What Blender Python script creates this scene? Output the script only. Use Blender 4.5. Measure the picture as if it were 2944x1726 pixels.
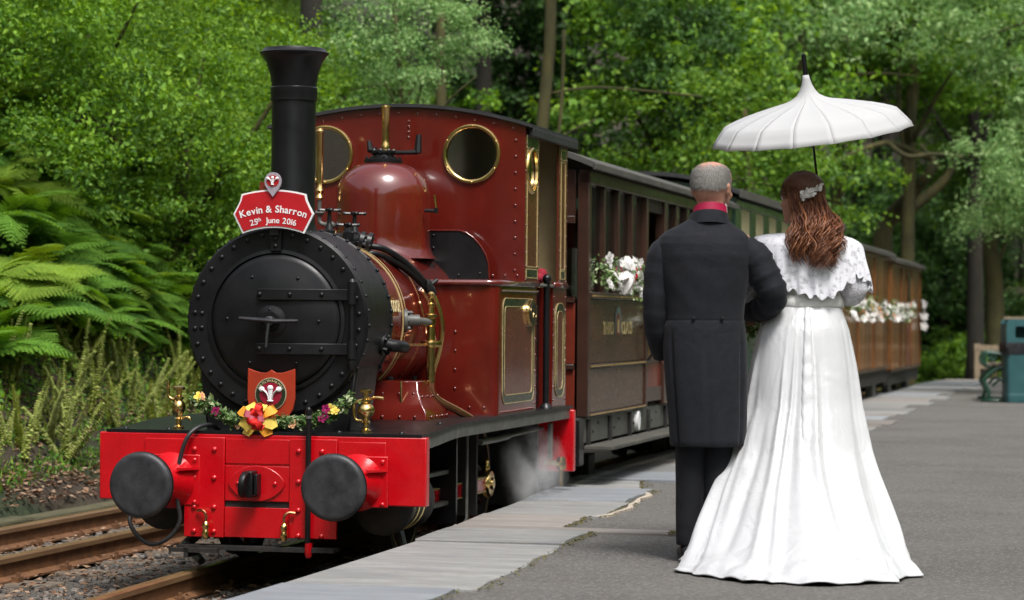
import bpy, math, random
import numpy as np
from mathutils import Matrix, Vector
from mathutils.geometry import tessellate_polygon
R_ = math.radians
random.seed(7)
SC = bpy.context.scene
COL = SC.collection
for o in list(bpy.data.objects):
    bpy.data.objects.remove(o)

# ------------------------------------------------------------------ camera
cam_d = bpy.data.cameras.new('camera')
cam_d.sensor_width = 36.0
cam_d.lens = 92.9
cam_d.clip_start = 0.1
cam_d.clip_end = 2000
cam_d.dof.use_dof = True
cam_d.dof.focus_distance = 12.3
cam_d.dof.aperture_fstop = 4.0
CAM = bpy.data.objects.new('camera', cam_d)
COL.objects.link(CAM)
CAM.matrix_world = (Matrix.Translation((0, 0, 1.05)) @ Matrix.Rotation(math.pi / 2 + math.atan(38 / 6500), 4, 'X')
                    @ Matrix.Rotation(R_(0.5), 4, 'Z'))
SC.camera = CAM

# ------------------------------------------------------------------ sky, sun, exposure
SUN_EL, SUN_AZ = 60.0, 158.0        # azimuth clockwise from +Y (the view direction): behind the camera
world = bpy.data.worlds.new('World')
SC.world = world
world.use_nodes = True
wn = world.node_tree.nodes
wl = world.node_tree.links
sky = wn.new('ShaderNodeTexSky')
sky.sky_type = 'NISHITA'
sky.sun_disc = False
sky.sun_elevation = R_(SUN_EL)
sky.sun_rotation = R_(SUN_AZ)
sky.air_density = 1.0
sky.dust_density = 4.0
hs = wn.new('ShaderNodeHueSaturation')          # thin bright overcast: most of the blue is gone
hs.inputs['Saturation'].default_value = 0.36
wl.new(sky.outputs[0], hs.inputs['Color'])
wl.new(hs.outputs[0], wn['Background'].inputs[0])
wn['Background'].inputs[1].default_value = 0.088
sun_d = bpy.data.lights.new('sun', 'SUN')
sun_d.energy = 1.5
sun_d.angle = R_(16)
sun_d.color = (1.0, 0.975, 0.94)
SUN = bpy.data.objects.new('sun', sun_d)
COL.objects.link(SUN)
_az, _el = R_(SUN_AZ), R_(SUN_EL)
_dir = Vector((math.sin(_az) * math.cos(_el), math.cos(_az) * math.cos(_el), math.sin(_el)))
SUN.rotation_euler = _dir.to_track_quat('Z', 'Y').to_euler()
SC.view_settings.view_transform = 'Standard'
SC.view_settings.look = 'None'
SC.view_settings.gamma = 1.0
SC.view_settings.use_curve_mapping = False
SC.view_settings.exposure = 1.32
SC.cycles.max_bounces = 6
SC.cycles.transparent_max_bounces = 12
SC.cycles.volume_bounces = 1
SC.cycles.use_denoising = True

# ------------------------------------------------------------------ the railway's own frame: x along the line (away from the camera), y to its left, z up from the platform top
TH = math.atan(1530 / 6500)
FR = Matrix.Translation((0, 0, 0)) @ Matrix.Rotation(math.pi / 2 - TH, 4, 'Z') @ Matrix.Translation((11.94, 4.01, 0))
def LW(t, v, z=0.0):
    return FR @ Vector((t, v, z))

# ------------------------------------------------------------------ mesh helpers
def unit(v):
    v = Vector(v)
    return v.normalized() if v.length > 1e-9 else Vector((0, 0, 1))
def frame_from(d, up=(0, 0, 1)):
    d = unit(d)
    up = Vector(up)
    if abs(d.dot(up.normalized())) > 0.98:
        up = Vector((1, 0, 0))
    a = up.cross(d).normalized()
    b = d.cross(a).normalized()
    return a, b, d
class MB:
    def __init__(self):
        self.v = []
        self.f = []
    def add(self, vs, fs):
        k = len(self.v)
        self.v += [tuple(p) for p in vs]
        self.f += [tuple(i + k for i in f) for f in fs]
        return self
    def box(self, x0, x1, y0, y1, z0, z1, m=None):
        vs = [(x, y, z) for x in (x0, x1) for y in (y0, y1) for z in (z0, z1)]
        if m is not None:
            vs = [m @ Vector(p) for p in vs]
        return self.add(vs, [(0, 1, 3, 2), (4, 6, 7, 5), (0, 4, 5, 1), (2, 3, 7, 6), (0, 2, 6, 4), (1, 5, 7, 3)])
    def tube(self, path, r, n=10, cap=True, flat=1.0):
        path = [Vector(p) for p in path]
        rs = r if isinstance(r, (list, tuple)) else [r] * len(path)
        vs, fs = [], []
        a = None
        for i, p in enumerate(path):
            d = (path[min(i + 1, len(path) - 1)] - path[max(i - 1, 0)])
            d = unit(d)
            if a is None:
                a, b, _ = frame_from(d)
            else:
                a = unit(a - d * a.dot(d))
                b = d.cross(a)
            for k in range(n):
                an = 2 * math.pi * k / n
                vs.append(p + (a * math.cos(an) + b * math.sin(an) * flat) * rs[i])
        for i in range(len(path) - 1):
            for k in range(n):
                k2 = (k + 1) % n
                fs.append((i * n + k, i * n + k2, (i + 1) * n + k2, (i + 1) * n + k))
        if cap:
            fs.append(tuple(reversed(range(n))))
            fs.append(tuple(range((len(path) - 1) * n, len(path) * n)))
        return self.add(vs, fs)
    def cyl(self, p0, p1, r0, r1=None, n=24, cap=True):
        return self.tube([p0, p1], [r0, r0 if r1 is None else r1], n, cap)
    def lathe(self, prof, o=(0, 0, 0), d=(0, 0, 1), n=32, cap=True, rfun=None):
        a, b, d = frame_from(d)
        o = Vector(o)
        vs, fs = [], []
        for r, h in prof:
            for k in range(n):
                an = 2 * math.pi * k / n
                rr = r * (rfun(an, r, h) if rfun else 1)
                vs.append(o + d * h + (a * math.cos(an) + b * math.sin(an)) * rr)
        for i in range(len(prof) - 1):
            for k in range(n):
                k2 = (k + 1) % n
                fs.append((i * n + k, i * n + k2, (i + 1) * n + k2, (i + 1) * n + k))
        if cap:
            fs.append(tuple(reversed(range(n))))
            fs.append(tuple(range((len(prof) - 1) * n, len(prof) * n)))
        return self.add(vs, fs)
    def ball(self, c, r, n=10, sc=(1, 1, 1), m=None):
        c = Vector(c)
        vs, fs = [], []
        h = max(4, n // 2)
        for i in range(h + 1):
            ph = math.pi * i / h
            for k in range(n):
                an = 2 * math.pi * k / n
                q = Vector((math.sin(ph) * math.cos(an) * sc[0], math.sin(ph) * math.sin(an) * sc[1], math.cos(ph) * sc[2])) * r
                vs.append(c + (m @ q if m is not None else q))
        for i in range(h):
            for k in range(n):
                k2 = (k + 1) % n
                if i == 0:
                    fs.append((k, n + k, n + k2))
                elif i == h - 1:
                    fs.append((i * n + k, (i + 1) * n + k, i * n + k2))
                else:
                    fs.append((i * n + k, (i + 1) * n + k, (i + 1) * n + k2, i * n + k2))
        return self.add(vs, fs)
    def prism(self, loops, fn, h):
        """loops: outer then holes, 2-D; fn(a, b, c) places a point; c runs 0..h"""
        tri = tessellate_polygon([[Vector((p[0], p[1], 0)) for p in L] for L in loops])
        pts = [p for L in loops for p in L]
        n = len(pts)
        vs = [fn(p[0], p[1], 0) for p in pts] + [fn(p[0], p[1], h) for p in pts]
        fs = [tuple(t) for t in tri] + [tuple(i + n for i in reversed(t)) for t in tri]
        k = 0
        for L in loops:
            m = len(L)
            for i in range(m):
                j = (i + 1) % m
                fs.append((k + i, k + j, k + j + n, k + i + n))
            k += m
        return self.add(vs, fs)
    def loft(self, rings, cap=True, closed=True):
        n = len(rings[0])
        vs = [p for r in rings for p in r]
        fs = []
        for i in range(len(rings) - 1):
            for k in range(n if closed else n - 1):
                k2 = (k + 1) % n
                fs.append((i * n + k, i * n + k2, (i + 1) * n + k2, (i + 1) * n + k))
        if cap and closed:
            fs.append(tuple(reversed(range(n))))
            fs.append(tuple(range((len(rings) - 1) * n, len(rings) * n)))
        return self.add(vs, fs)
    def xform(self, m):
        self.v = [tuple(m @ Vector(p)) for p in self.v]
        return self
    def mesh(self, name, smooth=35, fixn=True):
        me = bpy.data.meshes.new(name)
        me.from_pydata(self.v, [], self.f)
        if fixn:
            import bmesh
            bm = bmesh.new()
            bm.from_mesh(me)
            bmesh.ops.recalc_face_normals(bm, faces=bm.faces)
            bm.to_mesh(me)
            bm.free()
        if smooth:
            me.polygons.foreach_set('use_smooth', [True] * len(me.polygons))
            if smooth < 180:
                me.set_sharp_from_angle(angle=R_(smooth))
        me.update()
        return me
    def build(self, name, mat, parent=None, smooth=35, bevel=0.0, fixn=True, seg=2):
        me = self.mesh(name, smooth, fixn)
        return put(name, me, mat, parent, bevel=bevel, seg=seg)
def put(name, me, mat, parent=None, loc=None, m=None, bevel=0.0, seg=2):
    o = bpy.data.objects.new(name, me)
    COL.objects.link(o)
    if mat is not None and me is not None and not me.materials:
        me.materials.append(mat)
    if parent is not None:
        o.parent = parent
    if m is not None:
        o.matrix_local = m
    elif loc is not None:
        o.location = loc
    if bevel:
        b = o.modifiers.new('bevel', 'BEVEL')
        b.width = bevel
        b.segments = seg
        b.limit_method = 'ANGLE'
        b.angle_limit = R_(40)
        b.harden_normals = False
    return o
def tag(o, label=None, cat=None, group=None, kind=None):
    if label: o['label'] = label
    if cat: o['category'] = cat
    if group: o['group'] = group
    if kind: o['kind'] = kind
    return o
def thing(name, label, cat, m=None, group=None):
    o = bpy.data.objects.new(name, None)
    o.empty_display_size = 0.2
    COL.objects.link(o)
    if m is not None:
        o.matrix_world = m
    return tag(o, label, cat, group)
def np_mesh(name, V, F):
    """V (n,3), F (m,k) arrays"""
    me = bpy.data.meshes.new(name)
    V = np.asarray(V, np.float32)
    F = np.asarray(F, np.int32)
    m, k = F.shape
    me.vertices.add(len(V))
    me.vertices.foreach_set('co', V.ravel())
    me.loops.add(m * k)
    me.loops.foreach_set('vertex_index', F.ravel())
    me.polygons.add(m)
    me.polygons.foreach_set('loop_start', np.arange(0, m * k, k, dtype=np.int32))
    me.update(calc_edges=True)
    return me
def arc(cx, cy, r, a0, a1, n, ry=None):
    ry = r if ry is None else ry
    return [(cx + r * math.cos(R_(a0 + (a1 - a0) * i / n)), cy + ry * math.sin(R_(a0 + (a1 - a0) * i / n))) for i in range(n + 1)]
def circ(cx, cy, r, n=40, ry=None):
    return arc(cx, cy, r, 0, 360, n, ry)[:-1]
def rrect(x0, x1, y0, y1, r, n=5):
    return (arc(x1 - r, y1 - r, r, 0, 90, n) + arc(x0 + r, y1 - r, r, 90, 180, n) + arc(x0 + r, y0 + r, r, 180, 270, n)
            + arc(x1 - r, y0 + r, r, 270, 360, n))
def text_mesh(s, size, depth=0.002, bold=0.0):
    """one line of lettering as a mesh, centred on x, baseline at y 0"""
    c = bpy.data.curves.new('lettering', 'FONT')
    c.body = s
    c.size = size
    c.extrude = depth
    c.offset = bold
    c.resolution_u = 3
    c.align_x = 'CENTER'
    o = bpy.data.objects.new('lettering', c)
    COL.objects.link(o)
    bpy.context.view_layer.update()
    me = bpy.data.meshes.new_from_object(o.evaluated_get(bpy.context.evaluated_depsgraph_get()))
    w = o.dimensions.x
    bpy.data.objects.remove(o)
    bpy.data.curves.remove(c)
    vs = [tuple(p.co) for p in me.vertices]
    fs = [tuple(p.vertices) for p in me.polygons]
    bpy.data.meshes.remove(me)
    return vs, fs, w
def smooth_path(pts, n=6):
    """Catmull-Rom through the points"""
    P = [Vector(p) for p in pts]
    P = [P[0] * 2 - P[1]] + P + [P[-1] * 2 - P[-2]]
    out = []
    for i in range(1, len(P) - 2):
        for k in range(n):
            t = k / n
            a, b, c, d = P[i - 1], P[i], P[i + 1], P[i + 2]
            out.append(0.5 * ((2 * b) + (c - a) * t + (2 * a - 5 * b + 4 * c - d) * t * t + (3 * b - a - 3 * c + d) * t ** 3))
    out.append(P[-2])
    return out

# ------------------------------------------------------------------ materials
def new_mat(name):
    m = bpy.data.materials.new(name)
    m.use_nodes = True
    nt = m.node_tree
    return m, nt.nodes, nt.links, nt.nodes['Principled BSDF']
def ramp(nodes, stops):
    r = nodes.new('ShaderNodeValToRGB')
    e = r.color_ramp.elements
    while len(e) < len(stops):
        e.new(0.5)
    for el, (p, c) in zip(e, stops):
        el.position = p
        el.color = (*c, 1) if len(c) == 3 else c
    return r
def mk(name, c1, c2=None, rough=0.5, metal=0.0, scale=8.0, bump=0.0, bscale=60.0, coat=0.0, rvar=0.12, stretch=(1, 1, 1), detail=6, contrast=(0.35, 0.68), sheen=0.0, spec=0.5, fold=None):
    """paint, metal, stone, cloth: two tones mixed by noise, uneven gloss, fine relief"""
    m, N, L, b = new_mat(name)
    tc = N.new('ShaderNodeTexCoord')
    mp = N.new('ShaderNodeMapping')
    mp.inputs['Scale'].default_value = stretch
    L.new(tc.outputs['Object'], mp.inputs[0])
    nz = N.new('ShaderNodeTexNoise')
    nz.inputs['Scale'].default_value = scale
    nz.inputs['Detail'].default_value = detail
    nz.inputs['Roughness'].default_value = 0.62
    L.new(mp.outputs[0], nz.inputs['Vector'])
    if c2 is None:
        c2 = tuple(x * 0.8 for x in c1)
    r = ramp(N, [(contrast[0], c2), (contrast[1], c1)])
    L.new(nz.outputs[0], r.inputs[0])
    L.new(r.outputs[0], b.inputs['Base Color'])
    mr = N.new('ShaderNodeMapRange')
    mr.inputs[3].default_value = max(0.03, rough - rvar)
    mr.inputs[4].default_value = min(1, rough + rvar)
    n2 = N.new('ShaderNodeTexNoise')
    n2.inputs['Scale'].default_value = scale * 2.7
    n2.inputs['Detail'].default_value = 5
    L.new(mp.outputs[0], n2.inputs['Vector'])
    L.new(n2.outputs[0], mr.inputs[0])
    L.new(mr.outputs[0], b.inputs['Roughness'])
    b.inputs['Metallic'].default_value = metal
    b.inputs['Coat Weight'].default_value = coat
    b.inputs['Coat Roughness'].default_value = 0.08
    b.inputs['Specular IOR Level'].default_value = spec
    if sheen:
        b.inputs['Sheen Weight'].default_value = sheen
    if bump:
        n3 = N.new('ShaderNodeTexNoise')
        n3.inputs['Scale'].default_value = bscale
        n3.inputs['Detail'].default_value = 6
        L.new(mp.outputs[0], n3.inputs['Vector'])
        bp = N.new('ShaderNodeBump')
        bp.inputs['Strength'].default_value = bump
        bp.inputs['Distance'].default_value = 0.01
        L.new(n3.outputs[0], bp.inputs['Height'])
        L.new(bp.outputs[0], b.inputs['Normal'])
        if fold:                                # soft cloth creases under the weave
            fs_, fd_, fst = fold
            m2 = N.new('ShaderNodeMapping')
            m2.inputs['Scale'].default_value = fst
            L.new(tc.outputs['Object'], m2.inputs[0])
            n4 = N.new('ShaderNodeTexNoise')
            n4.inputs['Scale'].default_value = fs_
            n4.inputs['Detail'].default_value = 3
            n4.inputs['Distortion'].default_value = 0.8
            L.new(m2.outputs[0], n4.inputs['Vector'])
            b2 = N.new('ShaderNodeBump')
            b2.inputs['Strength'].default_value = 1.0
            b2.inputs['Distance'].default_value = fd_
            L.new(n4.outputs[0], b2.inputs['Height'])
            L.new(b2.outputs[0], bp.inputs['Normal'])
    return m
def leaf_mat(name, cols, trans=0.35, rough=0.55, spec=0.28):
    """per-leaf colour from a ramp; light passes through the blade"""
    m, N, L, b = new_mat(name)
    g = N.new('ShaderNodeNewGeometry')
    oi = N.new('ShaderNodeObjectInfo')
    n = len(cols)
    r = ramp(N, [(i / (n - 1), c) for i, c in enumerate(cols)])
    L.new(g.outputs['Random Per Island'], r.inputs[0])
    hsv = N.new('ShaderNodeHueSaturation')
    mr = N.new('ShaderNodeMapRange')
    mr.inputs[3].default_value = 0.75
    mr.inputs[4].default_value = 1.2
    L.new(oi.outputs['Random'], mr.inputs[0])
    L.new(mr.outputs[0], hsv.inputs['Value'])
    L.new(r.outputs[0], hsv.inputs['Color'])
    L.new(hsv.outputs[0], b.inputs['Base Color'])
    b.inputs['Roughness'].default_value = rough
    b.inputs['Specular IOR Level'].default_value = spec
    tr = N.new('ShaderNodeBsdfTranslucent')
    hv2 = N.new('ShaderNodeHueSaturation')
    hv2.inputs['Hue'].default_value = 0.485
    hv2.inputs['Saturation'].default_value = 1.1
    hv2.inputs['Value'].default_value = 1.3
    L.new(hsv.outputs[0], hv2.inputs['Color'])
    L.new(hv2.outputs[0], tr.inputs[0])
    mx = N.new('ShaderNodeMixShader')
    mx.inputs[0].default_value = trans
    L.new(b.outputs[0], mx.inputs[1])
    L.new(tr.outputs[0], mx.inputs[2])
    L.new(mx.outputs[0], N['Material Output'].inputs['Surface'])
    return m
M = {}
M['red'] = mk('signal red paint', (0.50, 0.002, 0.007), (0.41, 0.0015, 0.006), 0.28, coat=0.5, scale=5)
M['maroon'] = mk('maroon paint', (0.122, 0.010, 0.006), (0.086, 0.007, 0.0045), 0.2, coat=1.0, scale=4, bump=0.02, bscale=9)
M['panelbrown'] = mk('brown lined panel paint', (0.120, 0.030, 0.015), (0.088, 0.020, 0.011), 0.3, coat=0.6, scale=5)
M['black'] = mk('black engine paint', (0.009, 0.009, 0.010), (0.005, 0.005, 0.006), 0.34, scale=7, bump=0.04, bscale=40, spec=0.35)
M['smokebox'] = mk('smokebox black', (0.009, 0.009, 0.010), (0.004, 0.004, 0.005), 0.40, scale=5, bump=0.06, bscale=30, rvar=0.14, spec=0.32)
M['dark'] = mk('grimy underframe', (0.018, 0.015, 0.012), (0.007, 0.006, 0.006), 0.7, scale=9, bump=0.2)
M['greysteel'] = mk('worn grey steel', (0.11, 0.11, 0.10), (0.055, 0.055, 0.05), 0.5, scale=9, bump=0.08)
M['rubber'] = mk('buffer face rubber', (0.036, 0.037, 0.042), (0.012, 0.012, 0.014), 0.5, scale=14, bump=0.08, bscale=50)
M['hose'] = mk('rubber hose', (0.02, 0.02, 0.022), None, 0.45)
M['brass'] = mk('polished brass', (0.80, 0.58, 0.24), (0.66, 0.44, 0.16), 0.2, 1.0, scale=10, rvar=0.08)
M['copper'] = mk('copper pipe', (0.78, 0.36, 0.20), (0.62, 0.26, 0.13), 0.25, 1.0, scale=12)
M['gold'] = mk('gold lining', (0.50, 0.40, 0.19), (0.40, 0.31, 0.13), 0.4, 0.0, scale=20)
M['liningblack'] = mk('lining black green', (0.018, 0.028, 0.012), None, 0.3, coat=0.5)
M['cream'] = mk('cream cab lining', (0.62, 0.50, 0.27), (0.52, 0.42, 0.22), 0.5, scale=4)
M['white'] = mk('white paint', (0.80, 0.80, 0.80), (0.70, 0.71, 0.72), 0.4)
M['signred'] = mk('headboard red', (0.46, 0.010, 0.016), (0.38, 0.008, 0.014), 0.35, coat=0.3)
M['shieldred'] = mk('shield orange red', (0.36, 0.035, 0.010), (0.30, 0.028, 0.009), 0.4)
M['glass'] = None
def glass_mat(name, tint=(0.9, 0.95, 0.92), mixf=0.12, rough=0.03):
    m, N, L, b = new_mat(name)
    tr = N.new('ShaderNodeBsdfTransparent')
    tr.inputs[0].default_value = (*tint, 1)
    gl = N.new('ShaderNodeBsdfGlossy')
    gl.inputs['Roughness'].default_value = rough
    fr = N.new('ShaderNodeFresnel')
    fr.inputs[0].default_value = 1.5
    ad = N.new('ShaderNodeMath')
    ad.operation = 'MULTIPLY_ADD'
    ad.inputs[1].default_value = 1.0
    ad.inputs[2].default_value = mixf
    L.new(fr.outputs[0], ad.inputs[0])
    mx = N.new('ShaderNodeMixShader')
    L.new(ad.outputs[0], mx.inputs[0])
    L.new(tr.outputs[0], mx.inputs[1])
    L.new(gl.outputs[0], mx.inputs[2])
    L.new(mx.outputs[0], N['Material Output'].inputs['Surface'])
    return m
M['glass'] = glass_mat('window glass')
M['dirtyglass'] = glass_mat('smoky cab glass', (0.72, 0.69, 0.60), 0.28, 0.08)
M['coachbrown'] = mk('varnished brown coach', (0.075, 0.030, 0.012), (0.045, 0.019, 0.008), 0.3, coat=0.35, scale=4, stretch=(1, 1, 3))
M['coachframe'] = mk('brown coach framing', (0.050, 0.021, 0.013), (0.034, 0.015, 0.010), 0.35, coat=0.3, scale=6)
M['coachred'] = mk('dark red coach inset', (0.17, 0.026, 0.012), (0.12, 0.018, 0.009), 0.35, coat=0.3)
M['dullgold'] = mk('faded gold lining', (0.40, 0.27, 0.09), (0.28, 0.18, 0.06), 0.5)
M['teak'] = mk('varnished teak planks', (0.26, 0.105, 0.028), (0.15, 0.055, 0.015), 0.35, coat=0.4, scale=5, stretch=(3, 3, 0.4))
M['coachgreen'] = mk('dark green coach paint', (0.018, 0.050, 0.028), (0.012, 0.034, 0.020), 0.3, coat=0.6)
M['coachcream'] = mk('cream coach panel', (0.42, 0.37, 0.22), (0.34, 0.29, 0.17), 0.4)
M['roofgrey'] = mk('grey coach roof', (0.085, 0.08, 0.066), (0.045, 0.043, 0.036), 0.7, scale=5, bump=0.1)
M['roofdark'] = mk('dark cab roof', (0.025, 0.024, 0.026), (0.015, 0.015, 0.016), 0.55)
M['interior'] = mk('coach interior', (0.030, 0.017, 0.010), None, 0.6)
M['rail'] = mk('rusty rail side', (0.185, 0.082, 0.030), (0.095, 0.042, 0.018), 0.7, scale=14, bump=0.25, bscale=45)
M['railtop'] = mk('worn rail head', (0.33, 0.20, 0.10), (0.22, 0.12, 0.06), 0.34, 0.5, scale=10, stretch=(0.3, 4, 1))
M['sleeper'] = mk('weathered sleeper', (0.17, 0.135, 0.10), (0.075, 0.056, 0.042), 0.88, scale=7, stretch=(6, 0.6, 3), bump=0.5, bscale=25)
M['stone'] = None
# ------------------------------------------------------------------ stone, tarmac, earth
def speckle_mat(name, cA, cB, cC, scale=60.0, big=1.6, rough=0.9, bump=0.5, dist=0.006, stretch=(1, 1, 1)):
    m, N, L, b = new_mat(name)
    tc = N.new('ShaderNodeTexCoord')
    mp = N.new('ShaderNodeMapping')
    mp.inputs['Scale'].default_value = stretch
    L.new(tc.outputs['Object'], mp.inputs[0])
    def nz(s, d=6):
        x = N.new('ShaderNodeTexNoise')
        x.inputs['Scale'].default_value = s
        x.inputs['Detail'].default_value = d
        x.inputs['Roughness'].default_value = 0.65
        L.new(mp.outputs[0], x.inputs['Vector'])
        return x
    a, c, d = nz(big), nz(scale, 3), nz(scale * 2.6, 2)
    r1 = ramp(N, [(0.3, cA), (0.7, cB)])
    L.new(a.outputs[0], r1.inputs[0])
    r2 = ramp(N, [(0.50, (0, 0, 0)), (0.66, (1, 1, 1))])
    L.new(c.outputs[0], r2.inputs[0])
    mx = N.new('ShaderNodeMixRGB')
    L.new(r2.outputs[0], mx.inputs[0])
    L.new(r1.outputs[0], mx.inputs[1])
    mx.inputs[2].default_value = (*cC, 1)
    oi = N.new('ShaderNodeObjectInfo')
    hv = N.new('ShaderNodeHueSaturation')
    mr = N.new('ShaderNodeMapRange')
    mr.inputs[3].default_value = 0.78
    mr.inputs[4].default_value = 1.16
    L.new(oi.outputs['Random'], mr.inputs[0])
    L.new(mr.outputs[0], hv.inputs['Value'])
    L.new(mx.outputs[0], hv.inputs['Color'])
    L.new(hv.outputs[0], b.inputs['Base Color'])
    b.inputs['Roughness'].default_value = rough
    bp = N.new('ShaderNodeBump')
    bp.inputs['Strength'].default_value = bump
    bp.inputs['Distance'].default_value = dist
    L.new(d.outputs[0], bp.inputs['Height'])
    L.new(bp.outputs[0], b.inputs['Normal'])
    return m
M['tarmac'] = speckle_mat('platform tarmac', (0.082, 0.074, 0.067), (0.150, 0.142, 0.131), (0.235, 0.226, 0.21), 68, 0.7, 0.9, 1.0, 0.01)
M['slate'] = speckle_mat('slate slab', (0.140, 0.143, 0.146), (0.275, 0.270, 0.258), (0.180, 0.168, 0.150), 14, 2.0, 0.68, 0.35, 0.006, (3.5, 0.8, 1))
M['slateblue'] = speckle_mat('bluish slate slab', (0.170, 0.190, 0.215), (0.275, 0.290, 0.308), (0.205, 0.205, 0.205), 12, 2.0, 0.6, 0.3, 0.005, (3.5, 0.8, 1))
M['slatebrown'] = speckle_mat('brownish slate slab', (0.165, 0.145, 0.132), (0.270, 0.243, 0.222), (0.19, 0.178, 0.16), 14, 2.0, 0.72, 0.35, 0.006, (3.5, 0.8, 1))
M['mortar'] = speckle_mat('pale broken mortar', (0.34, 0.29, 0.23), (0.46, 0.40, 0.33), (0.27, 0.21, 0.16), 40, 8, 0.9, 0.6)
M['ballast_stone'] = leaf_mat('ballast stone', [(0.045, 0.042, 0.042), (0.10, 0.088, 0.078), (0.15, 0.135, 0.12), (0.105, 0.078, 0.058), (0.22, 0.205, 0.185)], trans=0.0, rough=0.85)
M['ballast_bed'] = speckle_mat('ballast bed', (0.075, 0.065, 0.055), (0.13, 0.115, 0.10), (0.20, 0.18, 0.155), 55, 2.0, 0.95, 1.0, 0.02)
M['leaflitter'] = leaf_mat('dry leaf litter', [(0.10, 0.045, 0.025), (0.20, 0.11, 0.06), (0.30, 0.19, 0.12), (0.36, 0.25, 0.17)], trans=0.1, rough=0.8)
def terrain_mat():
    m, N, L, b = new_mat('woodland ground')
    tc = N.new('ShaderNodeTexCoord')
    a = N.new('ShaderNodeTexNoise')
    a.inputs['Scale'].default_value = 0.9
    a.inputs['Detail'].default_value = 9
    L.new(tc.outputs['Object'], a.inputs['Vector'])
    r = ramp(N, [(0.30, (0.020, 0.014, 0.009)), (0.48, (0.036, 0.025, 0.015)), (0.58, (0.016, 0.024, 0.008)), (0.75, (0.030, 0.046, 0.012))])
    L.new(a.outputs[0], r.inputs[0])
    L.new(r.outputs[0], b.inputs['Base Color'])
    b.inputs['Roughness'].default_value = 0.95
    n = N.new('ShaderNodeTexNoise')
    n.inputs['Scale'].default_value = 14
    n.inputs['Detail'].default_value = 8
    L.new(tc.outputs['Object'], n.inputs['Vector'])
    bp = N.new('ShaderNodeBump')
    bp.inputs['Strength'].default_value = 0.8
    bp.inputs['Distance'].default_value = 0.06
    L.new(n.outputs[0], bp.inputs['Height'])
    L.new(bp.outputs[0], b.inputs['Normal'])
    return m
M['terrain'] = terrain_mat()

# ------------------------------------------------------------------ terrain: one sheet, level under the line, a bank on its left, woods rising all round
def sst(a, b, x):
    x = min(1, max(0, (x - a) / (b - a)))
    return x * x * (3 - 2 * x)
def hnoise(t, v):
    return (math.sin(t * 0.9 + 1.3 * math.sin(v * 0.7)) * math.sin(v * 1.1 + 0.6 * t) * 0.5 + math.sin(t * 2.3 + v * 1.7) * 0.22
            + math.sin(t * 5.1 - v * 3.3) * math.sin(v * 6.1) * 0.12)
def height(t, v):
    base = -0.40
    h = base
    e = v - 2.85 - 0.12 * math.sin(t * 0.8)
    if e > 0:                                   # the cutting on the left
        h = base + 0.20 + 0.60 * min(e, 0.5) + 1.35 * max(0, min(e, 2.6) - 0.45) + 0.62 * max(0, e - 2.6)
        h = min(h, 16 + 0.05 * e)
        h += hnoise(t, v) * 0.16 * sst(0.2, 1.5, e)
    g = -v - 9.5                                # a lower slope beyond the platform
    if g > 0:
        h = max(h, base + 0.36 * g + hnoise(t, v) * 0.2 * sst(0, 3, g))
        h = min(h, 14)
    f = t - 46 + 0.3 * max(-v, 0)
    if f > 0:                                   # the valley closes ahead
        h = max(h, base + min(0.42 * f, 22) + hnoise(t, v) * 0.25)
    k = -t - 34
    if k > 0:
        h = max(h, base + min(0.3 * k, 10))
    return h
def axis(pts):
    out = []
    for a, b, n in pts:
        out += [a + (b - a) * i / n for i in range(n)]
    return out + [pts[-1][1]]
TT = axis([(-600, -90, 2), (-90, -20, 12), (-20, -4, 10), (-4, 14, 72), (14, 50, 60), (50, 130, 30), (130, 900, 3)])
VV = axis([(-900, -80, 2), (-80, -12, 26), (-12, 2.4, 16), (2.4, 8, 42), (8, 40, 40), (40, 90, 14), (90, 900, 2)])
V_ = [(t, v, height(t, v)) for t in TT for v in VV]
nv = len(VV)
F_ = [(i * nv + j, (i + 1) * nv + j, (i + 1) * nv + j + 1, i * nv + j + 1) for i in range(len(TT) - 1) for j in range(nv - 1)]
me = np_mesh('ground', V_, F_)
me.polygons.foreach_set('use_smooth', [True] * len(me.polygons))
ground = put('ground', me, M['terrain'], m=FR)
tag(ground, kind='structure')

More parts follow.
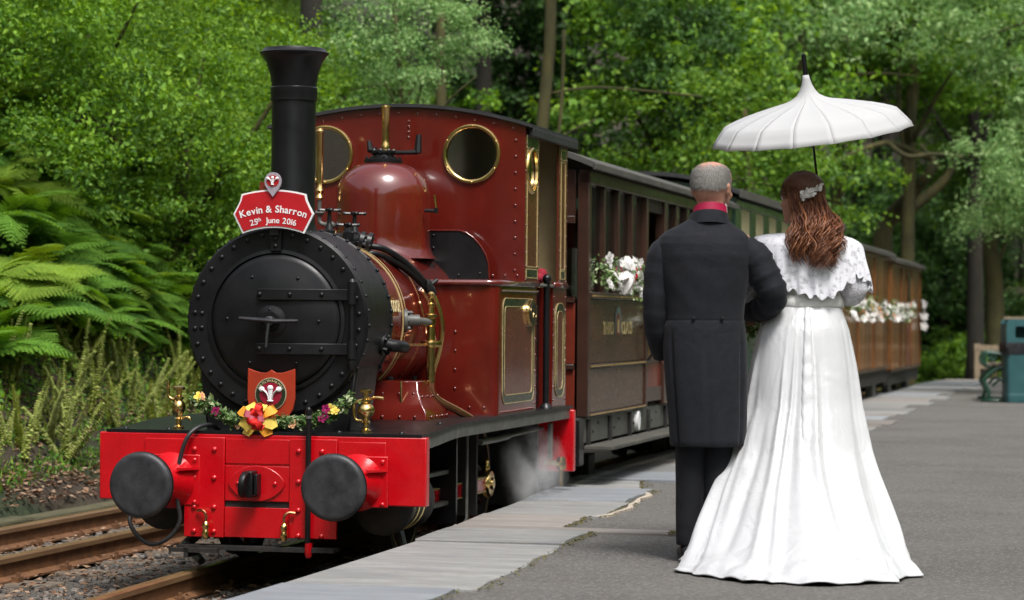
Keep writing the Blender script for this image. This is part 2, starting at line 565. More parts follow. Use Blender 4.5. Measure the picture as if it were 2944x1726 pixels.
# ------------------------------------------------------------------ ballast
RZ = -0.18                                      # top of rail
b = MB()
bx = axis([(-14, 0, 28), (0, 50, 50)])
by = axis([(-1.1, 2.95, 20)])
b.v = [(t, v, -0.322 + 0.02 * hnoise(t * 2, v * 2.5) - 0.05 * sst(2.5, 2.9, v)) for t in bx for v in by]
n_ = len(by)
b.f = [(i * n_ + j, (i + 1) * n_ + j, (i + 1) * n_ + j + 1, i * n_ + j + 1) for i in range(len(bx) - 1) for j in range(n_ - 1)]
bed = b.build('trackbed', M['ballast_bed'], smooth=180)
bed.matrix_world = FR
tag(bed, kind='structure')
rng = np.random.default_rng(3)
def stones(n, t0, t1, v0, v1, zf, s0, s1, near=1.5):
    t = t0 + (t1 - t0) * rng.random(n) ** near
    v = v0 + (v1 - v0) * rng.random(n)
    s = s0 + (s1 - s0) * rng.random(n) ** 2
    cube = np.array([(x, y, z) for x in (-1, 1) for y in (-1, 1) for z in (-1, 1)], float)
    q = np.array([(0, 1, 3, 2), (4, 6, 7, 5), (0, 4, 5, 1), (2, 3, 7, 6), (0, 2, 6, 4), (1, 5, 7, 3)])
    P = cube[None] * (0.55 + 0.45 * rng.random((n, 8, 3))) * s[:, None, None]
    P *= np.stack([0.8 + 0.6 * rng.random(n), 0.8 + 0.5 * rng.random(n), 0.5 + 0.4 * rng.random(n)], 1)[:, None]
    a = rng.random(n) * 6.28
    ca, sa = np.cos(a)[:, None], np.sin(a)[:, None]
    tilt = (rng.random(n)[:, None] - 0.5) * 1.2
    x, y, z = P[..., 0], P[..., 1], P[..., 2]
    x, z = x * np.cos(tilt) - z * np.sin(tilt), x * np.sin(tilt) + z * np.cos(tilt)
    x, y = x * ca - y * sa, x * sa + y * ca
    zz = np.array([zf(a_, b_) for a_, b_ in zip(t, v)])
    V = np.stack([x + t[:, None], y + v[:, None], z + zz[:, None] + s[:, None] * 0.2], -1).reshape(-1, 3)
    F = (q[None] + (np.arange(n) * 8)[:, None, None]).reshape(-1, 4)
    return np_mesh('ballast_stones', V, F)
def bedz(t, v):
    return -0.322 + 0.02 * hnoise(t * 2, v * 2.5) - 0.05 * sst(2.5, 2.9, v)
bs = put('ballast_stones', stones(15000, -4.5, 9, -0.7, 2.85, bedz, 0.006, 0.023), M['ballast_stone'], m=FR)
tag(bs, 'loose grey ballast stones lying between the rails', 'ballast', kind='stuff')
# dry leaves on the foot of the bank and between the tracks
def flakes(n, tf, vf, zf, s0, s1):
    t, v = tf(n), vf(n)
    s = s0 + (s1 - s0) * rng.random(n)
    a = rng.random(n) * 6.28
    q = np.array([(-1, 0, 0), (0, -0.42, 0.12), (1, 0, 0), (0, 0.42, 0.12)])
    P = q[None] * s[:, None, None]
    P[..., 2] += (rng.random((n, 4)) - 0.3) * s[:, None] * 0.7
    x, y = P[..., 0] * np.cos(a)[:, None] - P[..., 1] * np.sin(a)[:, None], P[..., 0] * np.sin(a)[:, None] + P[..., 1] * np.cos(a)[:, None]
    zz = np.array([zf(a_, b_) for a_, b_ in zip(t, v)])
    V = np.stack([x + t[:, None], y + v[:, None], P[..., 2] + zz[:, None]], -1).reshape(-1, 3)
    k = np.arange(n) * 4
    F = np.concatenate([np.stack([k, k + 1, k + 2], 1), np.stack([k, k + 2, k + 3], 1)])
    return np_mesh('leaf_litter', V, F)
ll = put('leaf_litter', flakes(12000, lambda n: -2 + 13 * rng.random(n), lambda n: 2.62 + 1.0 * rng.random(n) ** 1.3,
                               lambda t, v: max(height(t, v), bedz(t, min(v, 2.9))) + 0.012, 0.012, 0.034), M['leaflitter'], m=FR)
tag(ll, 'dry brown leaf litter along the foot of the fern bank', 'leaf litter', kind='stuff')
ll2 = put('fallen_leaves', flakes(5200, lambda n: -3.5 + 8 * rng.random(n), lambda n: -0.6 + 3.3 * rng.random(n), lambda t, v: bedz(t, v) + 0.03, 0.010, 0.026), M['leaflitter'], m=FR)
tag(ll2, 'scattered brown leaves on the grey ballast', 'fallen leaves', kind='stuff')

# ------------------------------------------------------------------ tracks
def make_track(name, v0, t0, t1, shape=lambda t: 0.0):
    root = bpy.data.objects.new(name, None)
    COL.objects.link(root)
    root.matrix_world = FR
    tag(root, kind='structure')
    ts = [t0 + (t1 - t0) * i / 60 for i in range(61)]
    prof_b = [(-0.05, 0), (0.05, 0), (0.05, 0.009), (0.010, 0.026), (0.010, 0.094), (-0.010, 0.094), (-0.010, 0.026), (-0.05, 0.009)]
    prof_h = [(-0.028, 0.094), (0.028, 0.094), (0.028, 0.117), (0.021, 0.125), (-0.021, 0.125), (-0.028, 0.117)]
    for s in (-1, 1):
        c = v0 + s * 0.369
        mb = MB().loft([[(t, c + shape(t) + y, RZ - 0.125 + z) for y, z in prof_b] for t in ts])
        r = mb.build('rail', M['rail'], root, smooth=30)
        mb = MB().loft([[(t, c + shape(t) + y, RZ - 0.125 + z) for y, z in prof_h] for t in ts])
        mb.build('rail_head', M['railtop'], r, smooth=30)
    sl = MB().box(-0.11, 0.11, -0.64, 0.64, -0.12, 0).mesh('sleeper', 0)
    ch = MB()
    for s in (-1, 1):
        for q in (-1, 1):
            ch.box(-0.03, 0.03, s * 0.369 + q * 0.036, s * 0.369 + q * 0.075, 0, 0.028)
            ch.cyl((0, s * 0.369 + q * 0.062, 0.02), (0, s * 0.369 + q * 0.062, 0.048), 0.012, n=6)
    ch = ch.mesh('rail_clip', 30)
    t = t0 + 0.3
    while t < min(t1, 12):
        z = RZ - 0.126
        o = put('sleeper', sl, M['sleeper'], root, m=Matrix.Translation((t, v0 + shape(t) + random.uniform(-0.03, 0.03), z)) @ Matrix.Rotation(random.uniform(-0.03, 0.03), 4, 'Z'))
        if 'bevel' not in o.modifiers:
            bv = o.modifiers.new('bevel', 'BEVEL'); bv.width = 0.012; bv.segments = 2
        put('rail_clip', ch, M['rail'], o)
        t += 0.64
    return root
make_track('main_track', 0.0, -14, 46, lambda t: -0.028 * max(0, -t) ** 1.4 + 0.0)
make_track('loop_track', 1.86, -14, 30, lambda t: 0.0)
# timber edging beyond the loop
M['mossytimber'] = mk('mossy timber', (0.10, 0.085, 0.045), (0.045, 0.045, 0.02), 0.92, scale=6, stretch=(0.5, 4, 4), bump=0.5, bscale=22)
eb = MB()
for i in range(4):
    a = -1.5 + i * 2.45
    eb.box(a, a + 2.41, 2.62, 2.78, -0.40, -0.235 + 0.012 * (i % 2))
    o = eb.build('edging_timber', M['mossytimber'], None, smooth=0, bevel=0.015)
    o.matrix_world = FR
    tag(o, ['weathered timber baulk lying beside the far rail, nearest to the camera', 'second weathered timber baulk beside the far rail',
            'third weathered timber baulk beside the far rail, below the navelwort spikes', 'farthest weathered timber baulk, beside the far rail behind the buffer beam'][i], 'timber', 'timber baulks edging the loop track')
    eb = MB()

# ------------------------------------------------------------------ platform: tarmac deck with a slate edge
EDGE = [(-9, -0.84), (-2.8, -0.81), (0.0, -0.765), (1.64, -0.685), (2.7, -0.65), (3.7, -0.60), (4.64, -0.50), (5.6, -0.45), (8.9, -0.46), (26, -0.42), (34.4, -0.80), (38, -1.6)]
def edge_v(t):
    for (a, va), (c, vc) in zip(EDGE, EDGE[1:]):
        if t <= c:
            return va + (vc - va) * (t - a) / (c - a)
    return EDGE[-1][1]
tl = [-9 + 0.5 * i for i in range(95)]
deck = [(t, edge_v(t) - 0.30) for t in tl] + [(38.4, -3.0), (38.0, -9.4), (-9, -9.4)]
pm = MB()
pm.prism([deck], lambda a, c, h: (a, c, -0.45 + h), 0.443)
plat = pm.build('platform', M['tarmac'], smooth=0)
plat.matrix_world = FR
tag(plat, kind='structure')
# face wall of the platform, below the slabs
fw = MB()
ring = [[(t, edge_v(t) - 0.03, -0.45), (t, edge_v(t) - 0.30, -0.45), (t, edge_v(t) - 0.30, -0.055), (t, edge_v(t) - 0.03, -0.055)] for t in tl]
fw.loft(ring)
w = fw.build('platform_wall', M['dark'], smooth=30)
w.matrix_world = FR
tag(w, kind='structure')
# slabs: (t0 at edge, t1 at edge, inner v at t0, inner v at t1, skew of joints, kind)
SL = [(-4.4, -3.35, -1.50, -1.52, 'slate'), (-3.35, -2.17, -1.50, -1.50, 'slateblue'), (-2.17, -0.10, -1.58, -1.47, 'slate'), (-0.10, 0.62, -1.47, -1.45, 'slate'),
      (0.62, 0.83, -1.84, -1.80, 'slatebrown'), (0.83, 1.60, -1.27, -1.23, 'slatebrown'), (1.60, 2.62, -1.30, -1.27, 'slate'), (2.62, 3.75, -1.24, -1.20, 'slateblue'),
      (3.75, 4.66, -1.12, -0.95, 'slate'), (4.66, 5.45, -1.35, -1.38, 'slateblue'), (5.45, 6.3, -1.32, -1.30, 'slate'), (6.3, 7.2, -1.30, -1.36, 'slatebrown'), (7.2, 8.3, -1.3, -1.34, 'slate')]
t = 8.3
while t < 34:
    d = random.uniform(0.7, 1.3)
    iv = -1.15 - random.random() * 0.35
    SL.append((t, t + d, edge_v(t) + iv + 0.25, edge_v(t + d) + iv + 0.25, random.choice(['slate', 'slateblue', 'slatebrown', 'slate'])))
    t += d
for i, (a, c, va, vc, kind) in enumerate(SL):
    g = 0.011
    ea, ec = edge_v(a), edge_v(c)
    out = [(a + g, ea + random.uniform(-0.012, 0.012)), ((a + c) / 2, (ea + ec) / 2 + random.uniform(-0.012, 0.012)), (c - g, ec + random.uniform(-0.012, 0.012))]
    sk = 0.0 if i != 3 else 0.03
    nn = 6
    inn = []
    for k in range(nn + 1):
        f = 1 - k / nn
        inn.append((a + g + (c - a - 2 * g) * f + sk, va + (vc - va) * f + random.uniform(-0.018, 0.018) * (0 < k < nn)))
    z = 0.004 + random.uniform(0, 0.012)
    tilt = random.uniform(-0.006, 0.006)
    s = MB().prism([out + inn], lambda x, y, h, z=z, tl_=tilt, a=a: (x, y, -0.055 + h + z + tl_ * (x - a)), 0.055)
    s.build('slab', M[kind], plat, smooth=0, bevel=0.006)
# broken pale mortar edge beside the worn slab
pth = [(1.62, -1.27), (1.75, -1.33), (2.0, -1.315), (2.3, -1.33), (2.55, -1.29), (2.75, -1.29), (3.0, -1.25), (3.3, -1.255), (3.5, -1.20), (3.66, -1.14)]
left = [(a, c + 0.012 + random.uniform(-0.010, 0.010)) for a, c in pth]
right = [(a, c - 0.010 + random.uniform(-0.016, 0.010)) for a, c in reversed(pth)]
MB().prism([left + right], lambda a, c, h: (a, c, -0.02 + h), 0.027).build('mortar', M['mortar'], plat, smooth=0, bevel=0.004)
# moss and grit collected along the inner edge of the slabs
M['moss'] = leaf_mat('edge moss', [(0.05, 0.06, 0.012), (0.12, 0.11, 0.02), (0.16, 0.13, 0.05), (0.10, 0.085, 0.05)], trans=0.1, rough=0.9)
pts = []
for a, c, va, vc, _ in SL[1:9]:
    for k in range(170):
        f = random.random()
        pts.append((a + (c - a) * f, va + (vc - va) * f - abs(random.gauss(0, 0.03))))
P = np.array(pts)
ms = put('moss', flakes(len(P), lambda n: P[:, 0], lambda n: P[:, 1], lambda t, v: 0.003, 0.004, 0.011), M['moss'], m=FR)
tag(ms, 'thin moss and grit along the inner edge of the slate slabs', 'moss', kind='stuff')
# ------------------------------------------------------------------ the tank engine
loco = thing('steam_locomotive', 'maroon tank engine with tall black chimney and bright red buffer beam', 'locomotive', FR)
RIVET = MB().lathe([(1.0, -0.2), (1.0, 0.05), (0.88, 0.42), (0.55, 0.72), (0.12, 0.82)], n=8).mesh('rivet', 180)
def rivets(parent, pts, r, mat, name='rivet'):
    me = RIVET.copy()
    me.materials.clear()
    me.materials.append(mat)
    for p, nrm in pts:
        a, b_, d = frame_from(nrm)
        m = Matrix(((a.x, b_.x, d.x, p[0]), (a.y, b_.y, d.y, p[1]), (a.z, b_.z, d.z, p[2]), (0, 0, 0, 1))) @ Matrix.Scale(r, 4)
        put(name, me, mat, parent, m=m)
X_ = Vector((1, 0, 0))
FRT = (-1, 0, 0)
RGT = (0, -1, 0)

# front buffer beam
bm_ = MB().box(0, 0.06, -0.795, 0.835, 0.15, 0.474).build('buffer_beam', M['red'], loco, bevel=0.006)
pl = MB().box(-0.016, 0, 0.195, 0.396, -0.018, 0.458).build('riveted_plate', M['red'], bm_, bevel=0.003)
rivets(pl, [((-0.016, y, z), FRT) for y in (0.345, 0.245) for z in (0.40, 0.265, 0.125, 0.01)], 0.014, M['red'])
pr = MB().box(-0.016, 0, -0.364, -0.129, -0.012, 0.458).build('riveted_plate', M['red'], bm_, bevel=0.003)
rivets(pr, [((-0.016, y, z), FRT) for y in (-0.175, -0.29) for z in (0.40, 0.255, 0.12, 0.0)], 0.014, M['red'])
cp = MB().box(-0.006, 0, -0.127, 0.193, 0.335, 0.452).build('draw_plate', M['red'], bm_, bevel=0.002)
MB().box(-0.010, 0, -0.127, 0.193, 0.158, 0.325).build('draw_plate', M['red'], bm_, bevel=0.002)
MB().box(-0.012, 0, -0.127, 0.193, -0.015, 0.128).build('draw_plate', M['red'], bm_, bevel=0.002)
MB().box(0.0, 0.02, -0.127, 0.193, 0.10, 0.165).build('draw_slot', M['dark'], bm_)
# thin raised edging strips over the buffers
for y0, y1 in ((0.195, 0.60), (-0.60, -0.129)):
    MB().box(-0.008, 0, y0 if y0 > 0 else y0, y1 if y0 > 0 else -0.366, 0.160, 0.448).build('buffer_backplate', M['red'], bm_, bevel=0.003)
# drawbar eye
ey = [(0.033 + 0.14 * math.cos(a) , 0.243 + 0.085 * math.sin(a) * (0.6 + 0.4 * abs(math.sin(a)))) for a in [2 * math.pi * i / 32 for i in range(32)]]
dr = MB().prism([ey], lambda a, c, h: (-0.010 - h, a, c), 0.010).build('hook_plate', M['red'], bm_, bevel=0.003)
rivets(dr, [((-0.02, y, 0.243), FRT) for y in (0.125, -0.06)], 0.011, M['red'])
hk = MB()
hk.box(-0.10, -0.01, 0.028, 0.075, 0.18, 0.305)
hk.lathe([(0.06, -0.016), (0.064, 0), (0.06, 0.016)], (-0.105, 0.062, 0.243), (0, 1, 0.12), 20)
hk.build('coupling_hook', M['black'], loco, bevel=0.006)
MB().box(-0.085, -0.02, 0.008, 0.024, 0.19, 0.29).build('coupling_jaw', M['black'], loco, bevel=0.004)
# buffers
for yc, zc in ((0.467, 0.248), (-0.464, 0.258)):
    bf = MB().lathe([(0.150, 0.0), (0.155, 0.012), (0.150, 0.026), (0.138, 0.032)] + [(0.132 - 0.006 * i, 0.0325 + 0.0012 * (i % 2)) for i in range(21)], (-0.385, yc, zc), FRT, 48).build('buffer', M['rubber'], loco, smooth=50)
    MB().lathe([(0.128, -0.016), (0.153, -0.014), (0.156, 0.0)], (-0.385, yc, zc), FRT, 48).build('buffer_rim', M['black'], bf)
    MB().cyl((-0.40, yc, zc), (-0.20, yc, zc), 0.045, n=20).build('buffer_stem', M['greysteel'], bf)
    MB().lathe([(0.135, 0.0), (0.125, 0.02), (0.085, 0.09), (0.075, 0.21), (0.082, 0.215), (0.082, 0.235), (0.05, 0.236)], (-0.008, yc, zc), FRT, 32).build('buffer_housing', M['red'], bf, smooth=40)
    fl = MB().box(-0.022, -0.008, yc - 0.15, yc + 0.15, zc - 0.115, zc + 0.125).build('buffer_flange', M['red'], bf, bevel=0.004)
    for s in (-1, 1):
        g = MB()
        g.prism([[(0, 0), (0.11, 0), (0, 0.075)]], lambda a, c, h, s=s, yc=yc, zc=zc: (-0.022 - a, yc + s * (0.075 + c), zc + 0.06 - 0.006 + h), 0.012)
        g.build('web', M['red'], bf)
    rivets(bf, [((-0.022, yc + sy * 0.125, zc + sz * 0.1), FRT) for sy in (-1, 1) for sz in (-1, 1)], 0.012, M['red'])
# drain cocks
for yc in (0.275, -0.115):
    ck = MB()
    ck.tube(smooth_path([(-0.03, yc + (0.05 if yc > 0 else -0.05), 0.108), (-0.04, yc + 0.02 * (1 if yc > 0 else -1), 0.11), (-0.045, yc, 0.09), (-0.045, yc, 0.05)], 5), 0.0075, 8)
    ck.build('drain_pipe', M['copper'], loco)
    MB().lathe([(0.008, 0.06), (0.017, 0.05), (0.02, 0.035), (0.014, 0.02), (0.019, 0.005), (0.016, -0.015), (0.01, -0.025)], (-0.045, yc, 0.0), n=14).build('drain_cock', M['brass'], loco)
# brake pipe standing in front of the beam, and the loose hose
bp_ = MB()
bp_.tube([(-0.045, -0.232, -0.03), (-0.045, -0.232, 0.60), (-0.045, -0.232, 0.61)], [0.0135, 0.0135, 0.006], 12)
bp_.lathe([(0.018, 0.0), (0.018, 0.02)], (-0.045, -0.232, 0.575), n=14)
bp_.build('brake_pipe', M['black'], loco)
MB().lathe([(0.0165, 0), (0.0165, 0.014)], (-0.045, -0.232, 0.556), n=14).build('pipe_collar', M['greysteel'], loco)
MB().tube(smooth_path([(0.16, 0.26, 0.475), (0.04, 0.30, 0.515), (-0.05, 0.36, 0.47), (-0.06, 0.405, 0.34), (-0.06, 0.415, 0.18), (-0.06, 0.40, 0.06), (-0.07, 0.45, -0.02), (-0.08, 0.53, -0.055), (-0.08, 0.60, -0.02), (-0.08, 0.645, 0.05), (-0.05, 0.64, 0.12)], 7), 0.0105, 10).build('hose', M['hose'], loco, smooth=180)
MB().box(-0.10, 0.04, 0.345, 0.365, -0.11, -0.06).box(-0.10, -0.06, 0.20, 0.44, -0.085, -0.065).box(-0.05, 0.05, -0.36, 0.42, -0.075, -0.055).build('guard_iron', M['dark'], loco)
rl = MB()
rl.tube([(-0.04, -0.235, -0.03), (-0.04, -0.235, -0.08), (-0.04, -0.235, -0.10)], [0.018, 0.02, 0.012], 10)
rl.build('pipe_end', M['red'], loco)

# running plate and valance
def fz(t):
    return 0.474 + 0.031 * sst(0.05, 0.8, t)
tp = [0.0, 0.1, 0.2, 0.35, 0.5, 0.65, 0.8, 1.0, 1.6, 2.4, 3.42]
MB().loft([[(t, -0.772, fz(t)), (t, 0.80, fz(t)), (t, 0.80, fz(t) + 0.014), (t, -0.772, fz(t) + 0.014)] for t in tp]).build('running_plate', M['black'], loco, smooth=25)
for y in (-0.765, 0.785):
    MB().loft([[(t, y, fz(t) - 0.060), (t, y + 0.012, fz(t) - 0.060), (t, y + 0.012, fz(t) - 0.001), (t, y, fz(t) - 0.001)] for t in [0.062] + tp[1:-1] + [3.36]]).build('valance', M['greysteel'], loco, smooth=25)
# rear beam
rb = MB().box(3.36, 3.42, -0.79, 0.79, 0.13, 0.495).build('rear_beam', M['red'], loco, bevel=0.006)
MB().box(3.345, 3.36, -0.66, -0.52, 0.42, 0.49).build('bracket', M['red'], rb)
# frames and dark inside
for y in (-0.26, 0.26):
    MB().box(0.06, 3.36, y - 0.012, y + 0.012, -0.03, 0.47).build('main_frame', M['dark'], loco)
MB().box(0.9, 3.1, -0.22, 0.22, 0.0, 0.44).build('ashpan', M['dark'], loco)
for t in (0.5, 1.65):
    MB().box(t, t + 0.02, -0.25, 0.25, 0.0, 0.45).build('cross_stay', M['dark'], loco)
# wheels
WR, AZ = 0.325, RZ + 0.325
def wheel(t, y):
    s = 1 if y > 0 else -1
    w_ = MB().lathe([(WR - 0.045, -0.05), (WR - 0.004, -0.05), (WR, 0.0), (WR + 0.022, 0.02), (WR + 0.022, 0.04), (WR - 0.045, 0.04), (WR - 0.045, -0.05)], (t, y, AZ), (0, -s, 0), 40, cap=False).build('wheel', M['dark'], loco, smooth=40)
    sp = MB()
    sp.lathe([(0.07, -0.055), (0.07, 0.04), (0.0, 0.04)], (t, y, AZ), (0, -s, 0), 20)
    for k in range(8):
        a = 2 * math.pi * k / 8 + 0.2
        c, sn = math.cos(a), math.sin(a)
        sp.tube([(t + c * 0.05, y, AZ + sn * 0.05), (t + c * (WR - 0.03), y, AZ + sn * (WR - 0.03))], [0.026, 0.020], 8, flat=0.6)
    sp.build('spokes', M['maroon'], w_, smooth=50)
    MB().lathe([(WR - 0.05, -0.052), (WR - 0.042, -0.052)], (t, y, AZ), (0, -s, 0), 40, cap=False).build('rim_line', M['dullgold'], w_)
for t in (0.86, 2.37):
    for y in (-0.40, 0.40):
        wheel(t, y)
    MB().cyl((t, -0.4, AZ), (t, 0.4, AZ), 0.05, n=12).build('axle', M['dark'], loco)
for s in (-1, 1):
    y = s * 0.505
    rod = MB().box(0.95, 2.33, y - 0.016, y + 0.016, 0.078, 0.148).build('coupling_rod', M['red'], loco, bevel=0.004)
    MB().box(0.955, 2.325, y - 0.019, y + 0.019, 0.148, 0.154).box(0.955, 2.325, y - 0.019, y + 0.019, 0.072, 0.078).build('rod_edge', M['gold'], rod)
    for t in (0.88, 2.36):
        MB().lathe([(0.075, -0.03), (0.08, -0.02), (0.08, 0.02), (0.07, 0.032), (0.035, 0.034), (0.03, 0.045), (0.0, 0.046)], (t, y, 0.113), (0, s, 0), 24).build('rod_end', M['brass'], rod, smooth=45)
        MB().lathe([(0.018, 0), (0.02, 0.02), (0.012, 0.035), (0.016, 0.05), (0.006, 0.065)], (t, y, 0.19), n=12).build('oil_cup', M['brass'], rod)
        MB().lathe([(0.10, -0.03), (0.10, 0.0), (0.05, 0.01)], (t, y - s * 0.045, 0.115), (0, s, 0), 20).build('crank', M['dark'], rod)
for s in (-1, 1):
    MB().box(3.14, 3.17, *sorted((s * 0.27, s * 0.62)), -0.06, 0.47).build('rear_shade_plate', M['dark'], loco)  # dark plate added to stand in for the shade under the cab
    MB().box(1.75, 1.78, *sorted((s * 0.27, s * 0.60)), -0.02, 0.47).build('mid_shade_plate', M['dark'], loco)  # second added plate, its dark colour standing for shade behind the wheels
# cylinder, slide bars
for s in (-1, 1):
    c_ = MB().lathe([(0.12, 0), (0.15, 0.02), (0.15, 0.06), (0.135, 0.08), (0.135, 0.36), (0.15, 0.38), (0.15, 0.42), (0.11, 0.44)], (0.10, s * 0.55, 0.15), (1, 0, 0), 28).build('cylinder', M['dark'], loco)
    for h in (0.0, 0.03, 0.06):
        MB().lathe([(0.138, 0), (0.143, 0.004), (0.138, 0.008)], (0.19 + h * 3, s * 0.55, 0.15), (1, 0, 0), 28, cap=False).build('cladding_band', M['gold'], c_)
    MB().box(0.55, 1.3, s * 0.55 - 0.02, s * 0.55 + 0.02, 0.23, 0.25).box(0.55, 1.3, s * 0.55 - 0.02, s * 0.55 + 0.02, 0.07, 0.09).build('slide_bar', M['greysteel'], loco)
    MB().box(1.28, 1.31, s * 0.56 - 0.05, s * 0.56 + 0.10, -0.03, 0.44).build('motion_bracket', M['black'], loco)
    MB().tube([(1.29, s * 0.665, 0.43), (1.29, s * 0.665, 0.0), (1.27, s * 0.64, -0.05)], 0.008, 8).build('drain_rod', M['greysteel'], loco)
    MB().tube([(0.58, s * 0.5, -0.02), (0.46, s * 0.56, -0.10), (0.30, s * 0.42, -0.165)], [0.03, 0.028, 0.02], 8).build('guard_pipe', M['greysteel'], loco)
    MB().tube([(1.5, s * 0.68, 0.385), (1.9, s * 0.68, 0.385), (2.15, s * 0.68, 0.39)], 0.018, 10).build('injector_pipe', M['greysteel'], loco)
    MB().tube([(2.15, s * 0.68, 0.39), (3.0, s * 0.68, 0.40)], 0.011, 8).build('feed_pipe', M['greysteel'], loco)
# fire-hole side brass and step bracket near the rear
sb_ = MB().box(2.98, 3.04, -0.735, -0.715, 0.22, 0.43).build('step_bracket', M['greysteel'], loco, bevel=0.003)
MB().box(2.96, 3.06, -0.75, -0.70, 0.19, 0.215).build('bracket_foot', M['brass'], sb_)
fe = MB()
fe.tube([(3.02, -0.73, 0.20), (3.14, -0.74, 0.185), (3.20, -0.75, 0.18)], 0.014, 10)
fe.lathe([(0.028, 0), (0.03, 0.03), (0.022, 0.075)], (3.2, -0.75, 0.15), n=14)
fe.tube([(3.2, -0.75, 0.16), (3.19, -0.75, 0.05)], 0.013, 10)
fe.build('injector', M['brass'], loco)

# smokebox
CZ, SR = 1.013, 0.452
sm = MB()
sm.lathe([(0.33, 0.0), (SR - 0.008, 0.0), (SR, 0.008), (SR, 0.44), (SR - 0.01, 0.445), (0.30, 0.445)], (0.16, 0, CZ), (1, 0, 0), 96)
sbx = sm.build('smokebox', M['smokebox'], loco, smooth=30)
seam = MB()
for h in (0.028, 0.43):
    seam.lathe([(SR - 0.002, -0.012), (SR + 0.005, -0.008), (SR + 0.005, 0.008), (SR - 0.002, 0.012)], (0.16 + h, 0, CZ), (1, 0, 0), 96, cap=False)
seam.build('seam_band', M['smokebox'], sbx, smooth=40)
MB().lathe([(0.345, -0.004), (0.345, 0.010), (0.328, 0.014), (0.322, -0.004)], (0.16, 0, CZ), FRT, 72, cap=False).build('door_ring', M['smokebox'], sbx, smooth=40)
rp = []
for k in range(34):
    a = 2 * math.pi * (k + 0.5) / 34
    rp.append(((0.16, 0.415 * math.cos(a), CZ + 0.415 * math.sin(a)), FRT))
rivets(sbx, rp, 0.0125, M['smokebox'])
rp = []
for h in (0.188, 0.585):
    for k in range(40):
        a = 2 * math.pi * (k + 0.25) / 40
        if -1.1 < a - math.pi < 1.1 or a > 5.3 or a < 0:
            pass
        if math.sin(a) > -0.75:
            rp.append(((h, (SR + 0.004) * math.cos(a), CZ + (SR + 0.004) * math.sin(a)), (0, math.cos(a), math.sin(a))))
rivets(sbx, rp, 0.0105, M['smokebox'])
rivets(sbx, [((0.16, s * y, CZ + z), FRT) for y, s in ((0.378, 1),) for z in (0.035, -0.035)], 0.0125, M['smokebox'])
# door
door = MB().lathe([(0.322, 0.0), (0.318, 0.012), (0.295, 0.018), (0.24, 0.036), (0.16, 0.052), (0.08, 0.060), (0.0, 0.062)], (0.158, 0, CZ), FRT, 72).build('smokebox_door', M['smokebox'], loco, smooth=60)
for z in (0.128, -0.132):
    st = MB()
    n_ = 12
    ring = []
    for i in range(n_ + 1):
        y = 0.075 - (0.075 + 0.375) * i / n_
        rr = math.hypot(y, z)
        d = 0.062 * max(0, 1 - (rr / 0.322) ** 2) + 0.012
        ring.append([(0.155 - d, y, CZ + z - 0.027), (0.155 - d - 0.010, y, CZ + z - 0.027), (0.155 - d - 0.010, y, CZ + z + 0.027), (0.155 - d, y, CZ + z + 0.027)])
    st.loft(ring)
    s_ = st.build('door_strap', M['smokebox'], door, smooth=25, bevel=0.003)
    rivets(s_, [((0.155 - 0.062 * max(0, 1 - (math.hypot(y, z) / 0.322) ** 2) - 0.022, y, CZ + z), FRT) for y in (0.06, -0.09, -0.24)], 0.012, M['smokebox'])
hg = MB()
hg.cyl((0.135, -0.385, CZ - 0.205), (0.135, -0.385, CZ + 0.185), 0.013, n=12)
for z in (0.128, -0.132):
    hg.cyl((0.135, -0.385, CZ + z - 0.045), (0.135, -0.385, CZ + z + 0.045), 0.021, n=14)
hg.lathe([(0.02, 0), (0.022, 0.03), (0.012, 0.045)], (0.135, -0.385, CZ + 0.16), n=14)
hg.lathe([(0.012, 0), (0.02, 0.025), (0.02, 0.045)], (0.135, -0.385, CZ - 0.23), n=14)
hg.build('door_hinge', M['smokebox'], door)
MB().lathe([(0.075, 0.0), (0.075, 0.01), (0.05, 0.018), (0.045, 0.03), (0.0, 0.03)], (0.102, 0.005, CZ), FRT, 32).build('dart_boss', M['smokebox'], door)
M['handle'] = mk('worn dark steel', (0.045, 0.045, 0.05), (0.022, 0.022, 0.024), 0.4, 0.3)
hd = MB()
hd.tube([(0.052, 0.148, CZ + 0.012), (0.05, 0.03, CZ + 0.004), (0.05, 0.0, CZ + 0.002), (0.05, -0.03, CZ), (0.052, -0.145, CZ + 0.002)], [0.014, 0.017, 0.022, 0.017, 0.013], 10, flat=0.7)
hd.tube([(0.045, 0.0, CZ), (0.035, 0.005, CZ - 0.06), (0.03, 0.008, CZ - 0.125)], [0.009, 0.008, 0.007], 8)
hd.lathe([(0.024, 0), (0.024, 0.03), (0.012, 0.036)], (0.072, 0.0, CZ), FRT, 16)
hd.build('dart_handle', M['handle'], door)
rivets(door, [((0.150 - 0.062 * (1 - (math.hypot(y, z) / 0.322) ** 2), y, CZ + z), FRT) for y, z in ((0.112, 0.21), (-0.118, 0.205), (0.235, 0.01), (-0.225, 0.0), (0.118, -0.20), (-0.115, -0.20), (0.01, 0.055), (0.01, -0.055))], 0.0095, M['smokebox'])
# lamp iron above the door
li = MB().box(0.135, 0.158, -0.028, 0.028, CZ + 0.335, CZ + 0.455).build('lamp_iron', M['black'], sbx, bevel=0.003)
rivets(li, [((0.135, 0.0, CZ + z), FRT) for z in (0.36, 0.395)], 0.011, M['black'])
# saddle below the smokebox
MB().prism([[(-0.36, 0.485), (0.36, 0.485), (0.40, 0.80), (-0.40, 0.80)]], lambda a, c, h: (0.19 + h, a, c), 0.36).build('saddle', M['smokebox'], loco, bevel=0.01)

